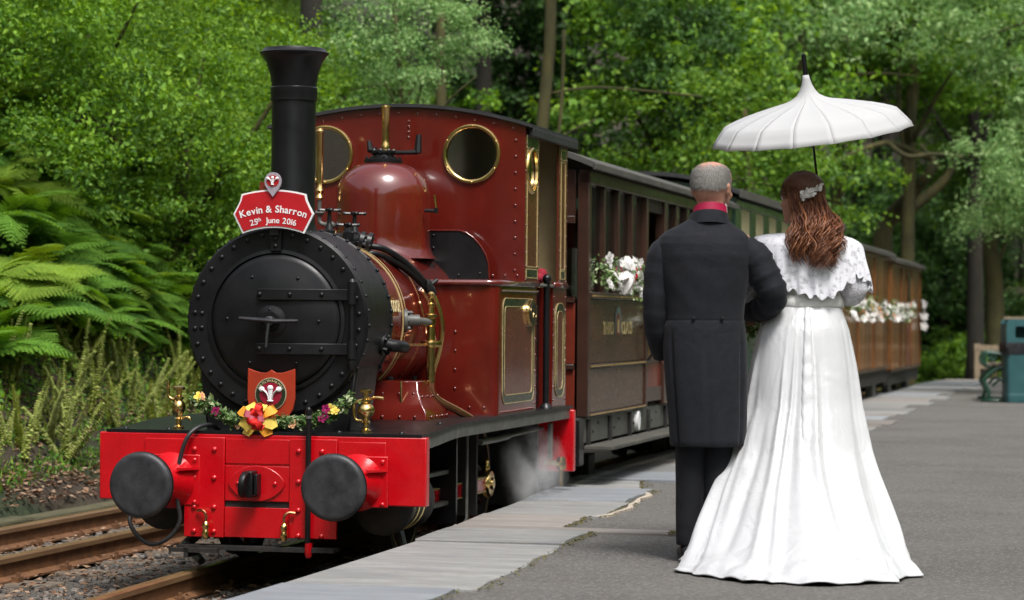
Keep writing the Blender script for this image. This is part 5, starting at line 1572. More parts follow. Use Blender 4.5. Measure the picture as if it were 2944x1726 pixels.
for k, (a, ln) in enumerate(((20, 0.13), (60, 0.11), (110, 0.10), (150, 0.12), (205, 0.12), (255, 0.17), (285, 0.17), (335, 0.12))):
    ca, sa = math.cos(R_(a)), math.sin(R_(a))
    c0 = Vector((0.5, -0.06, 0.14))
    ribbon(cf_, [c0, c0 + Vector((ca * ln * 0.9, -0.05, sa * ln * 0.35)), c0 + Vector((ca * ln * 1.6, -0.01, sa * ln * 0.75)), c0 + Vector((ca * ln * 0.8, 0.03, sa * ln * 0.4))], (0.016, 0.03), 'fwhite', (-0.4, -1, 0.2), 'loop')
sw = thing('flower_spray', 'small white flower spray on the carriage door by the man\'s hanging arm', 'flowers', FRm(5.98, -0.79, 1.0))
put('foliage', leaf_cloud([(0, 0, 0), (0.06, -0.02, 0.01), (0.15, -0.01, 0.04)], 60, 0.03, 0.05, rg2), M['gleaf'], sw)
flowers(sw, [(-0.04, -0.02, 0.0), (0.03, -0.03, 0.01), (0.09, -0.03, 0.03), (0.14, -0.02, 0.06)], 'fwhite', 0.035, 0.05, (-0.3, -1, 0.3))
# flowers along the planked carriage
tg = thing('flower_garland', 'white flower garland strung along the planked carriages', 'garland', FRm(18.6, -0.80, 1.16))
gp2 = smooth_path([(0, 0, 0.06), (1.5, 0, 0.0), (3, 0, 0.04), (4.5, 0, -0.03), (6, 0, 0.02), (7.5, 0, -0.05), (8.6, 0, -0.02)], 8)
put('foliage', leaf_cloud(gp2, 900, 0.05, 0.06, rg2), M['gleaf'], tg)
flowers(tg, [(random.uniform(0, 8.6), random.uniform(-0.08, -0.02), random.uniform(-0.13, 0.1)) for _ in range(120)], 'fwhite', 0.028, 0.058, (-0.4, -1, 0.4))
flowers(tg, [(random.uniform(0, 8.6), random.uniform(-0.08, -0.02), random.uniform(-0.14, 0.1)) for _ in range(18)], 'fpeach', 0.04, 0.06, (-0.4, -1, 0.4))
flowers(tg, [(11.0 + random.uniform(-0.1, 0.1), -0.02, random.uniform(-0.25, 0.15)) for _ in range(8)], 'fwhite', 0.05, 0.08, (-0.4, -1, 0.4))
# ------------------------------------------------------------------ people
M['skin'] = mk('skin', (0.44, 0.235, 0.17), (0.37, 0.18, 0.125), 0.5, scale=18, bump=0.05, bscale=120)
M['skin'].node_tree.nodes['Principled BSDF'].inputs['Subsurface Weight'].default_value = 0.12
M['skin'].node_tree.nodes['Principled BSDF'].inputs['Subsurface Radius'].default_value = (0.02, 0.008, 0.004)
M['coat'] = mk('charcoal wool', (0.0112, 0.0120, 0.0165), (0.0075, 0.0083, 0.0115), 0.8, scale=30, bump=0.15, bscale=260, sheen=0.04, spec=0.2, fold=(3.0, 0.011, (1.0, 1.0, 1.5)))
M['trouser'] = mk('dark striped trouser cloth', (0.009, 0.010, 0.013), (0.006, 0.006, 0.008), 0.8, scale=60, stretch=(4, 4, 0.2), bump=0.1, bscale=200, sheen=0.03, spec=0.2, fold=(4.0, 0.016, (1, 1, 1.2)))
M['cerise'] = mk('cerise silk', (0.36, 0.010, 0.055), (0.30, 0.008, 0.045), 0.4)
M['shirt'] = mk('white shirt cotton', (0.80, 0.79, 0.80), None, 0.7)
M['shoe'] = mk('black polished leather', (0.008, 0.008, 0.009), None, 0.35, spec=0.3)
M['eye'] = mk('eye white', (0.75, 0.73, 0.70), None, 0.2)
def strand_mat(name, cols, rough=0.45):
    m = leaf_mat(name, cols, trans=0.05, rough=rough)
    m.node_tree.nodes['Principled BSDF'].inputs['Anisotropic'].default_value = 0.5
    return m
M['greyhair'] = strand_mat('short grey hair', [(0.18, 0.17, 0.155), (0.27, 0.255, 0.235), (0.37, 0.355, 0.33), (0.13, 0.12, 0.11)], 0.6)
M['auburn'] = strand_mat('auburn hair', [(0.068, 0.024, 0.014), (0.105, 0.038, 0.020), (0.150, 0.056, 0.027), (0.230, 0.096, 0.042), (0.090, 0.031, 0.017)], 0.38)
def ell(z, cx, cy, rx, ry, e=2.0, n=48, mod=None):
    out = []
    for k in range(n):
        a = 2 * math.pi * k / n
        c, s = math.cos(a), math.sin(a)
        x = math.copysign(abs(c) ** (2 / e), c)
        y = math.copysign(abs(s) ** (2 / e), s)
        f = mod(a, z) if mod else 1.0
        out.append((cx + rx * x * f, cy + ry * y * f, z))
    return out
def head_mb(mb, cx, cy, z0, yaw=0.0, hgt=0.23, wid=0.152, dep=0.192):
    """a head facing +y before the yaw: skull, jaw, brow, nose, lips, ears; z0 = chin height"""
    q = Matrix.Translation((cx, cy, z0)) @ Matrix.Rotation(yaw, 4, 'Z')
    k = hgt / 0.23
    w, d = wid / 0.152, dep / 0.192
    rings = []
    for z, rx, yb, yf in ((0.0, 0.022, -0.005, 0.070), (0.008, 0.036, -0.015, 0.084), (0.03, 0.050, -0.045, 0.088), (0.055, 0.060, -0.070, 0.088), (0.08, 0.066, -0.085, 0.088), (0.105, 0.070, -0.094, 0.087), (0.125, 0.073, -0.099, 0.086),
                          (0.15, 0.0755, -0.100, 0.089), (0.175, 0.074, -0.097, 0.086), (0.195, 0.068, -0.088, 0.074), (0.212, 0.056, -0.070, 0.054), (0.223, 0.038, -0.046, 0.030), (0.230, 0.012, -0.018, 0.004)):
        rings.append([tuple(q @ Vector(p)) for p in ell(z * k, 0, (yb + yf) / 2 * d, rx * w, (yf - yb) / 2 * d, 2.25, 28)])
    mb.loft(rings)
    def bl(x, y, z, r, sc):
        mb.ball(q @ Vector((x * w, y * d, z * k)), r * k, 12, sc, q.to_3x3())
    bl(0, 0.094, 0.088, 0.017, (0.75, 1.0, 0.8))
    bl(0, 0.091, 0.108, 0.012, (0.7, 0.8, 1.9))
    bl(0, 0.088, 0.056, 0.016, (1.5, 0.6, 0.45))
    bl(0, 0.086, 0.046, 0.015, (1.4, 0.6, 0.45))
    bl(0, 0.078, 0.012, 0.018, (1.1, 0.8, 0.9))
    for s in (-1, 1):
        bl(s * 0.030, 0.080, 0.132, 0.017, (1.4, 0.6, 0.5))
        bl(s * 0.040, 0.070, 0.085, 0.022, (1, 0.6, 1))
        bl(s * 0.078, -0.012, 0.108, 0.021, (0.38, 0.85, 1.5))
        bl(s * 0.080, -0.020, 0.120, 0.016, (0.5, 0.9, 1.0))
        bl(s * 0.078, -0.006, 0.088, 0.011, (0.5, 0.9, 1.0))
    return q, k, w, d
def hand_mb(mb, wrist, fwd, palm_n, side, curl=0.5, s=1.0):
    """palm, four bent fingers and a thumb; fwd = finger direction, palm_n = out of the palm, side = +1 if the thumb is on fwd x palm_n"""
    wv, f, pn = Vector(wrist), unit(fwd), unit(palm_n)
    sd = unit(f.cross(pn)) * side
    pn = unit(sd.cross(f)) * (1 if unit(sd.cross(f)).dot(pn) > 0 else -1)
    mb.tube([wv - f * 0.02, wv + f * 0.02, wv + f * 0.055, wv + f * 0.09], [0.026 * s, 0.030 * s, 0.037 * s, 0.034 * s], 12, flat=0.55)
    for i, (o, ln) in enumerate(((0.028, 0.072), (0.0095, 0.08), (-0.0095, 0.075), (-0.027, 0.058))):
        p = wv + f * 0.085 * s + sd * o * s
        c = curl * (0.8 + 0.15 * i)
        pts = [p, p + (f * math.cos(c * 0.5) + pn * math.sin(c * 0.5)) * ln * 0.45]
        pts.append(pts[-1] + (f * math.cos(c * 1.3) + pn * math.sin(c * 1.3)) * ln * 0.32)
        pts.append(pts[-1] + (f * math.cos(c * 2.0) + pn * math.sin(c * 2.0)) * ln * 0.25)
        mb.tube([p - f * 0.02] + pts, [0.0095 * s, 0.0095 * s, 0.009 * s, 0.0085 * s, 0.007 * s], 8)
    p = wv + f * 0.03 + sd * 0.028 * s
    mb.tube([wv + f * 0.015 + sd * 0.012, p, p + (sd * 0.7 + f * 0.6 + pn * 0.4) * 0.035 * s, p + (sd * 0.8 + f * 1.35 + pn * 0.8) * 0.038 * s], [0.014 * s, 0.0125 * s, 0.011 * s, 0.008 * s], 8)
def fuse(o, voxel=0.0065):
    r = o.modifiers.new('skin', 'REMESH')
    r.mode = 'VOXEL'
    r.voxel_size = voxel
    r.use_smooth_shade = True
    s = o.modifiers.new('soften', 'SMOOTH')
    s.factor = 0.5
    s.iterations = 3

# ---- the man
man_loc = Matrix.Translation((0.842, 11.47, 0)) @ Matrix.Scale(0.99, 4)
mb = MB()
mq, mk_, mw, md = head_mb(mb, 0.024, 0.012, 1.513, R_(-30), 0.229, 0.168, 0.20)
mb.loft([ell(z, cx, cy, rx, ry, 2.1, 28) for z, cx, cy, rx, ry in ((0.86, 0, 0, 0.13, 0.09), (1.0, 0, 0, 0.145, 0.10), (1.2, 0, 0, 0.16, 0.11), (1.38, 0, 0, 0.17, 0.10), (1.44, 0.0, 0, 0.12, 0.08), (1.475, 0.008, 0, 0.068, 0.066), (1.52, 0.014, 0.003, 0.060, 0.062), (1.57, 0.02, 0.006, 0.061, 0.066), (1.60, 0.022, 0.01, 0.055, 0.06))])
mb.tube([(-0.14, 0, 1.38), (-0.22, -0.0, 1.10), (-0.18, 0.11, 0.89)], [0.05, 0.042, 0.03], 12)
mb.tube([(0.14, 0, 1.40), (0.285, -0.02, 1.16), (0.20, 0.19, 1.09)], [0.05, 0.042, 0.03], 12)
for s in (-1, 1):
    mb.tube([(s * 0.065, 0, 0.92), (s * 0.065, 0.01, 0.5), (s * 0.066, -0.01, 0.09), (s * 0.068, 0.03, 0.04)], [0.085, 0.055, 0.036, 0.035], 12)
hand_mb(mb, (-0.175, 0.13, 0.88), (0.6, 0.6, -0.5), (0.6, -0.5, 0.3), 1, 0.6)
hand_mb(mb, (0.20, 0.195, 1.088), (-0.75, 0.6, -0.05), (0, -0.3, -1), 1, 0.6)
man = mb.build('person', M['skin'], None, smooth=180)
man.matrix_world = man_loc
fuse(man)
tag(man, 'man in a charcoal tailcoat with cropped grey hair, arm linked with the bride', 'person')
for s in (-1, 1):
    MB().ball(mq @ Vector((s * 0.032 * mw, 0.078 * md, 0.118 * mk_)), 0.0125, 12).build('eye', M['eye'], man, smooth=180)
# coat with tails
def wrinkle(a, z):
    back = max(0, -math.sin(a))
    f = 1 + 0.010 * math.sin(9 * a + 5 * z) * sst(1.0, 0.6, z) + 0.006 * math.sin(23 * z + 3 * a) * back * sst(0.9, 1.1, z)
    f -= 0.014 * math.exp(-((z - 1.047) / 0.005) ** 2)
    # diagonal drag lines across the back
    f += 0.010 * back * math.sin(38 * (z - 1.2) + 5.5 * math.cos(a) + 1.5 * math.sin(3 * a)) * sst(1.06, 1.15, z) * sst(1.42, 1.3, z)
    # the back vent and the two side pleats of the skirt
    if z < 1.04:
        for ac, wd, dp in ((-math.pi / 2 - 0.02, 0.035, 0.03), (-math.pi / 2 - 0.95, 0.07, 0.09), (-math.pi / 2 + 0.95, 0.07, 0.07)):
            d = (a if a < math.pi else a - 2 * math.pi) - ac
            f -= dp * math.exp(-(d / wd) ** 2) * sst(1.04, 0.9, z)
    else:
        d = (a if a < math.pi else a - 2 * math.pi) + math.pi / 2
        f -= 0.010 * math.exp(-(d / 0.03) ** 2)
    return f
cr = [(0.497, 0.012, 0.0, 0.160, 0.146), (0.502, 0.012, 0.0, 0.165, 0.150), (0.62, 0.010, 0.0, 0.172, 0.150), (0.78, 0.004, 0.0, 0.180, 0.146), (0.92, -0.002, 0.0, 0.184, 0.140), (1.02, -0.005, 0.0, 0.178, 0.130), (1.045, -0.005, 0.0, 0.172, 0.126), (1.06, -0.005, 0.0, 0.170, 0.125),
      (1.14, -0.006, 0.0, 0.178, 0.129), (1.24, -0.006, 0.0, 0.197, 0.136), (1.33, -0.008, 0.0, 0.208, 0.138), (1.38, -0.010, 0.0, 0.206, 0.132), (1.412, -0.010, 0.0, 0.196, 0.120), (1.436, -0.008, 0.0, 0.170, 0.108), (1.458, -0.002, -0.002, 0.132, 0.096), (1.48, 0.004, -0.004, 0.098, 0.086), (1.497, 0.010, -0.008, 0.076, 0.076)]
coat = MB().loft([ell(z, cx, cy, rx, ry, 2.35, 128, wrinkle) for z, cx, cy, rx, ry in [
    tuple(cr[i][j] + (cr[i + 1][j] - cr[i][j]) * f for j in range(5)) for i in range(len(cr) - 1) for f in (0, 0.2, 0.4, 0.6, 0.8)] + [cr[-1]]]).build('tailcoat', M['coat'], man, smooth=180)
def sleeve(pts, rs, name, par, mat, wr=0.006, n=20):
    P = smooth_path(pts, 8)
    m_ = len(P)
    rr = []
    for i in range(m_):
        f = i / (m_ - 1) * (len(rs) - 1)
        k = min(int(f), len(rs) - 2)
        rr.append(rs[k] + (rs[k + 1] - rs[k]) * (f - k) + wr * math.sin(i * 1.9) * math.sin(i * 0.7))
    return MB().tube(P, rr, n).build(name, mat, par, smooth=180)
sleeve([(-0.12, 0, 1.375), (-0.184, 0.0, 1.345), (-0.212, -0.002, 1.24), (-0.220, 0.0, 1.10), (-0.212, 0.035, 0.99), (-0.182, 0.105, 0.895)], [0.040, 0.066, 0.062, 0.056, 0.052, 0.046], 'sleeve', coat, M['coat'], 0.003, 28)
sleeve([(0.11, 0, 1.37), (0.198, -0.005, 1.335), (0.258, -0.02, 1.235), (0.292, -0.02, 1.155), (0.262, 0.07, 1.105), (0.205, 0.18, 1.09)], [0.040, 0.074, 0.070, 0.064, 0.058, 0.048], 'sleeve', coat, M['coat'], 0.006, 28)
# coat collar, silk band, shirt collar
def band(z0, z1, cx, r0, r1, tilt, name, mat, par, cy=-0.004, th=0.004, a0=0, a1=360, e=2.0):
    rings = []
    n = 40
    for k in range(n + 1):
        a = R_(a0 + (a1 - a0) * k / n)
        c, s = math.cos(a), math.sin(a)
        dz = tilt * s
        rings.append([(cx + c * r0, cy + s * r0, z0 + dz), (cx + c * (r0 + th), cy + s * (r0 + th), z0 + dz), (cx + c * (r1 + th), cy + s * (r1 + th), z1 + dz), (cx + c * r1, cy + s * r1, z1 + dz)])
    return MB().loft(rings).build(name, mat, par, smooth=60)
band(1.450, 1.506, 0.008, 0.096, 0.0785, -0.026, 'coat_collar', M['coat'], coat, th=0.006, a0=190, a1=355)
band(1.478, 1.538, 0.014, 0.076, 0.0675, -0.026, 'silk_band', M['cerise'], man, th=0.006, a0=130, a1=342)
band(1.470, 1.530, 0.015, 0.0665, 0.063, -0.024, 'shirt_collar', M['shirt'], man, th=0.004)
band(1.47, 1.55, 0.016, 0.074, 0.0655, -0.028, 'shirt_wing', M['shirt'], man, th=0.005, a0=342, a1=395)
MB().box(-0.19, 0.19, -0.1325, -0.1315, 1.044, 1.0465).build('waist_seam', M['trouser'], coat) if False else None
rivets(coat, [((sx * 0.062, -0.128, 1.055), (0, -1, 0)) for sx in (-1, 1)], 0.009, M['coat'], 'button')
# trousers and shoes
for s, cx in ((-1, -0.058), (1, 0.052)):
    tr_ = MB().loft([ell(z, cx + dx, dy, rx, ry, 2.1, 28, lambda a, z: 1 + 0.018 * math.sin(3 * a + 14 * z) + 0.012 * math.sin(26 * z + a)) for z, dx, dy, rx, ry in
                     ((0.066, -0.012 * (s < 0), -0.026, 0.053, 0.060), (0.075, -0.012 * (s < 0), -0.026, 0.055, 0.062), (0.12, -0.011 * (s < 0), -0.022, 0.057, 0.066), (0.2, -0.008 * (s < 0), -0.015, 0.060, 0.068), (0.3, -0.004, -0.008, 0.064, 0.072), (0.42, 0, 0, 0.069, 0.078), (0.55, 0, 0, 0.075, 0.086), (0.75, 0, 0, 0.085, 0.10), (0.9, 0, 0, 0.09, 0.11))]).build('trouser_leg', M['trouser'], man, smooth=60)
    sh_ = MB()
    x = cx - 0.012 * (s < 0)
    rr = []
    for y, w_, h_ in ((-0.098, 0.02, 0.030), (-0.09, 0.034, 0.058), (-0.05, 0.036, 0.075), (0.0, 0.037, 0.078), (0.05, 0.040, 0.062), (0.11, 0.044, 0.048), (0.16, 0.040, 0.040), (0.195, 0.022, 0.028)):
        rr.append([(x + w_ * c, y, max(0.004, 0.004 + h_ * (0.5 + 0.5 * sn) if sn > -0.3 else 0.004)) for c, sn in [(math.cos(2 * math.pi * k / 16), math.sin(2 * math.pi * k / 16)) for k in range(16)]])
    sh_.loft(rr)
    shoe = sh_.build('shoe', M['shoe'], man, smooth=60)
    MB().box(x - 0.033, x + 0.033, -0.098, -0.03, 0.0005, 0.018).build('heel', M['shoe'], shoe, bevel=0.004)
# hair: short strands all round, thin on the crown
rgh = np.random.default_rng(5)
V, F = [], []
cnt = 0
def short_hair(n):
    global cnt
    while n:
        u = rgh.random() * 2 * math.pi
        zz = 0.09 + 0.145 * rgh.random()
        if zz * mk_ > 0.232:
            continue
        t = zz
        R2 = np.interp(t, [0.055, 0.08, 0.105, 0.125, 0.15, 0.175, 0.195, 0.212, 0.223, 0.23], [0.060, 0.066, 0.070, 0.073, 0.0755, 0.074, 0.068, 0.056, 0.038, 0.012])
        yb = np.interp(t, [0.055, 0.08, 0.105, 0.125, 0.15, 0.175, 0.195, 0.212, 0.223, 0.23], [-0.070, -0.085, -0.094, -0.099, -0.100, -0.097, -0.088, -0.070, -0.046, -0.018])
        yf = np.interp(t, [0.055, 0.08, 0.105, 0.125, 0.15, 0.175, 0.195, 0.212, 0.223, 0.23], [0.088, 0.088, 0.087, 0.086, 0.089, 0.086, 0.074, 0.054, 0.030, 0.004])
        c, s = math.cos(u), math.sin(u)
        if s > 0.12 and t < 0.19:
            continue
        if s > 0.0 and t < 0.10 and abs(c) > 0.6:
            continue
        if t < 0.110 + 0.03 * max(0, abs(c) - 0.7) or (t < 0.122 and rgh.random() < 0.4):
            continue
        if t > 0.180 and rgh.random() > max(0.0, (0.220 - t) / 0.040) * 0.8:
            continue
        p = np.array([R2 * mw * math.copysign(abs(c) ** (2 / 2.25), c), (yb + yf) / 2 * md + (yf - yb) / 2 * md * math.copysign(abs(s) ** (2 / 2.25), s), t * mk_])
        nrm = np.array([c, s * 0.9, 0.15 + 1.6 * max(0, t - 0.17) / 0.06])
        nrm /= np.linalg.norm(nrm)
        p = p * 1.0 + nrm * 0.001
        dr = np.array([rgh.normal(0, 0.18), rgh.normal(0, 0.18), -1.0]) + nrm * 0.28
        dr -= nrm * dr.dot(nrm) * 0.55
        dr /= np.linalg.norm(dr)
        sd = np.cross(dr, nrm)
        ln, w_ = 0.010 + 0.010 * rgh.random(), 0.0016
        tip = p + dr * ln + nrm * 0.004
        for q_ in (p - sd * w_, p + sd * w_, tip):
            V.append(tuple(mq @ Vector(q_)))
        F.append((cnt, cnt + 1, cnt + 2))
        cnt += 3
        n -= 1
short_hair(7000)
put('hair', np_mesh('hair', V, F), M['greyhair'], man)

# ---- the bride
BX, BY = 1.285, 11.62
bride_m = Matrix.Translation((BX, BY, 0))
mb = MB()
bq, bk2, bw2, bd2 = head_mb(mb, -0.012, 0.02, 1.468, R_(52), 0.222, 0.148, 0.188)
mb.loft([ell(z, cx, cy, rx, ry, 2.1, 28) for z, cx, cy, rx, ry in ((0.84, 0, 0, 0.16, 0.11), (1.0, 0, 0, 0.15, 0.105), (1.13, 0, 0, 0.145, 0.10), (1.26, 0, 0, 0.165, 0.11), (1.36, 0, 0, 0.17, 0.095), (1.405, 0, 0, 0.125, 0.075), (1.43, 0, 0, 0.07, 0.06), (1.47, -0.004, 0.004, 0.05, 0.052), (1.52, -0.01, 0.012, 0.05, 0.054), (1.55, -0.012, 0.016, 0.045, 0.05))])
mb.tube([(0.13, 0, 1.37), (0.205, -0.01, 1.17), (0.19, 0.15, 1.17), (0.18, 0.20, 1.185)], [0.05, 0.045, 0.032, 0.026], 12)
mb.tube([(-0.13, 0, 1.37), (-0.225, -0.005, 1.15), (-0.22, 0.14, 1.06), (-0.22, 0.20, 1.05)], [0.05, 0.045, 0.034, 0.028], 12)
for s in (-1, 1):
    mb.tube([(s * 0.07, 0, 0.9), (s * 0.07, 0.02, 0.5), (s * 0.07, 0, 0.09), (s * 0.07, 0.06, 0.04)], [0.09, 0.06, 0.036, 0.03], 12)
hand_mb(mb, (0.18, 0.20, 1.185), (-0.8, 0.45, 0.15), (-0.3, -0.8, 0.1), 1, 1.0, 0.9)
hand_mb(mb, (-0.22, 0.20, 1.05), (0.1, 0.8, -0.2), (0.3, 0, -1), 1, 0.7, 0.9)
bride = mb.build('person', M['skin'], None, smooth=180)
bride.matrix_world = bride_m
fuse(bride)
tag(bride, 'bride in a long white satin gown and lace cape with long auburn hair', 'person')
for s in (-1, 1):
    MB().ball(bq @ Vector((s * 0.031 * bw2, 0.078 * bd2, 0.118 * bk2)), 0.0125, 12).build('eye', M['eye'], bride, smooth=180)
def satin(name, c, rough=0.33):
    m = mk(name, c, tuple(x * 0.95 for x in c), rough, scale=6, bump=0.05, bscale=40, sheen=0.15, rvar=0.06, fold=(5.0, 0.014, (1.6, 1.6, 0.6)))
    return m
M['satin'] = satin('white satin', (0.50, 0.505, 0.52))
M['ivory'] = satin('ivory bodice satin', (0.50, 0.50, 0.46))
# skirt with a train
rfold = random.Random(17)
ridges = []
for k in range(46):
    ridges.append((rfold.random() * 2 * math.pi, rfold.uniform(0.030, 0.115), rfold.uniform(0.35, 1.0) * (1 if rfold.random() > 0.22 else -0.8), rfold.choice([1.15, 1.15, 1.1, 0.9, 0.7, 0.5]), rfold.uniform(-0.22, 0.22), rfold.random() * 6))
def fold(a, z):
    s = 0
    for a0, w_, h_, zs, dr_, ph in ridges:
        if z > zs:
            continue
        d = ((a - a0 - dr_ * (1.1 - z) - 0.03 * math.sin(z * 7 + ph) + math.pi) % (2 * math.pi)) - math.pi
        w2 = w_ * (0.55 + 0.6 * (1.1 - z))
        if abs(d) < 3 * w2:
            s += h_ * math.exp(-(d / w2) ** 2) * sst(zs, zs - 0.35, z)
    amp = 0.028 + 0.056 * sst(1.1, 0.5, z) - 0.030 * sst(0.2, 0.02, z)
    f = 0.985 + amp * (s - 0.75)
    d = ((a - 1.5 * math.pi + math.pi) % (2 * math.pi)) - math.pi
    f += (0.012 * math.exp(-(d / 0.09) ** 2) - 0.025 * math.exp(-((abs(d) - 0.20) / 0.06) ** 2)) * sst(1.1, 0.75, z)
    return f
sk = [(1.135, 1.288, 0.163, 11.50, 11.745), (1.10, 1.288, 0.166, 11.49, 11.75), (1.06, 1.287, 0.180, 11.465, 11.77), (1.00, 1.285, 0.204, 11.43, 11.80), (0.85, 1.285, 0.235, 11.385, 11.83), (0.66, 1.284, 0.264, 11.32, 11.86), (0.48, 1.270, 0.313, 11.22, 11.88),
      (0.327, 1.254, 0.365, 11.08, 11.89), (0.20, 1.24, 0.402, 10.90, 11.90), (0.10, 1.226, 0.436, 10.70, 11.90), (0.045, 1.218, 0.462, 10.56, 11.90), (0.015, 1.214, 0.488, 10.46, 11.90), (0.003, 1.213, 0.500, 10.42, 11.90)]
rows = [tuple(sk[i][j] + (sk[i + 1][j] - sk[i][j]) * f for j in range(5)) for i in range(len(sk) - 1) for f in (0, 0.25, 0.5, 0.75)] + [sk[-1]]
rings = []
for z, cx, rx, yb, yf in rows:
    e = 2.2 + 0.5 * sst(0.5, 0.0, z)
    r = ell(z, cx - BX, (yb + yf) / 2 - BY, rx, (yf - yb) / 2, e, 360, fold)
    if z < 0.06:
        r = [(x, y, max(0.004, z + (0.006 + 0.020 * math.sin(x * 23 + 1 + 2 * math.sin(y * 9)) * math.sin(y * 19 + 3 * x)) * sst(0.0, 0.03, z + 0.012))) for x, y, z in r]
    rings.append(r)
gown = MB().loft(rings, cap=False).build('skirt', M['satin'], bride, smooth=180)
sd_ = gown.modifiers.new('cloth', 'SOLIDIFY'); sd_.thickness = 0.004; sd_.offset = -1
# bodice with wrapped folds
bod = [(1.10, 0.160, 0.118), (1.14, 0.162, 0.118), (1.18, 0.163, 0.118), (1.22, 0.168, 0.120), (1.27, 0.176, 0.122), (1.32, 0.180, 0.116), (1.37, 0.178, 0.104), (1.40, 0.14, 0.085)]
brow = [tuple(bod[i][j] + (bod[i + 1][j] - bod[i][j]) * f for j in range(3)) for i in range(len(bod) - 1) for f in (0, 0.2, 0.4, 0.6, 0.8)] + [bod[-1]]
bodice = MB().loft([ell(z, 0.002, 0.0, rx, ry, 2.2, 72, lambda a, z: 1 + 0.010 * math.sin(z * 150 + 6 * math.sin(a * 2 + 1)) * sst(1.26, 1.2, z) + 0.004 * math.sin(9 * a + 20 * z)) for z, rx, ry in brow]).build('bodice', M['ivory'], bride, smooth=180)
# centre back panel and waist bow
pan = []
for i in range(60):
    z = 1.12 - 0.70 * i / 59
    yb = np.interp(-z, [-r[0] for r in sk], [r[3] for r in sk]) - BY
    w_ = 0.013 + 0.019 * (i / 59) + 0.0012 * math.sin(i * 1.3)
    cxx = 0.0 - 0.022 * (i / 59)
    yy = yb + 0.002 - 0.006 * (i / 59) + 0.05 * max(0, i / 59 - 0.80) + 0.0018 * math.sin(i * 0.9)
    pan.append([(cxx - w_, yy + 0.003, z), (cxx - w_ * 0.5, yy - 0.001, z), (cxx + w_ * 0.5, yy, z), (cxx + w_, yy + 0.002, z), (cxx + w_, yy + 0.010, z), (cxx - w_, yy + 0.010, z)])
MB().loft(pan).build('back_panel', M['satin'], gown, smooth=180)
rivets(bodice, [((0.002, -0.121, 1.13 + 0.022 * k), (0, -1, 0)) for k in range(5)], 0.008, M['satin'], 'button')
M['sash'] = satin('white sash satin', (0.66, 0.66, 0.64))
bnd = [ell(z, 0.002, 0.0, rx, ry, 2.2, 60, lambda a, z: 1 + 0.012 * math.sin(5 * a + 60 * z) + 0.010 * math.sin(170 * z + 7 * math.sin(2 * a))) for z, rx, ry in ((1.095, 0.168, 0.126), (1.105, 0.172, 0.130), (1.125, 0.173, 0.131), (1.14, 0.170, 0.127), (1.15, 0.164, 0.121))]
MB().loft(bnd).build('waist_sash', M['sash'], bride, smooth=180)
# lace
def lace_mat(name, open_=0.42, scale=85.0):
    m, N, L, b = new_mat(name)
    tc = N.new('ShaderNodeTexCoord')
    v1 = N.new('ShaderNodeTexVoronoi')
    v1.feature = 'DISTANCE_TO_EDGE'
    v1.inputs['Scale'].default_value = scale
    L.new(tc.outputs['Object'], v1.inputs['Vector'])
    n1 = N.new('ShaderNodeTexNoise')
    n1.inputs['Scale'].default_value = scale * 0.32
    n1.inputs['Detail'].default_value = 3
    L.new(tc.outputs['Object'], n1.inputs['Vector'])
    r1 = ramp(N, [(0.06, (1, 1, 1)), (0.14, (0, 0, 0))])
    L.new(v1.outputs[0], r1.inputs[0])
    r2 = ramp(N, [(open_, (0, 0, 0)), (open_ + 0.10, (1, 1, 1))])
    L.new(n1.outputs[0], r2.inputs[0])
    mx = N.new('ShaderNodeMath')
    mx.operation = 'MAXIMUM'
    L.new(r1.outputs[0], mx.inputs[0])
    L.new(r2.outputs[0], mx.inputs[1])
    fl_ = N.new('ShaderNodeMapRange')
    fl_.inputs[3].default_value = 0.55
    fl_.inputs[4].default_value = 1.0
    L.new(mx.outputs[0], fl_.inputs[0])
    L.new(fl_.outputs[0], b.inputs['Alpha'])
    b.inputs['Base Color'].default_value = (0.66, 0.66, 0.71, 1)
    b.inputs['Roughness'].default_value = 0.8
    bp = N.new('ShaderNodeBump')
    bp.inputs['Strength'].default_value = 0.6
    bp.inputs['Distance'].default_value = 0.003
    L.new(mx.outputs[0], bp.inputs['Height'])
    L.new(bp.outputs[0], b.inputs['Normal'])
    return m
M['lace'] = lace_mat('white lace', 0.36, 150.0)
M['lacesheer'] = lace_mat('sheer sleeve lace', 0.52, 110)
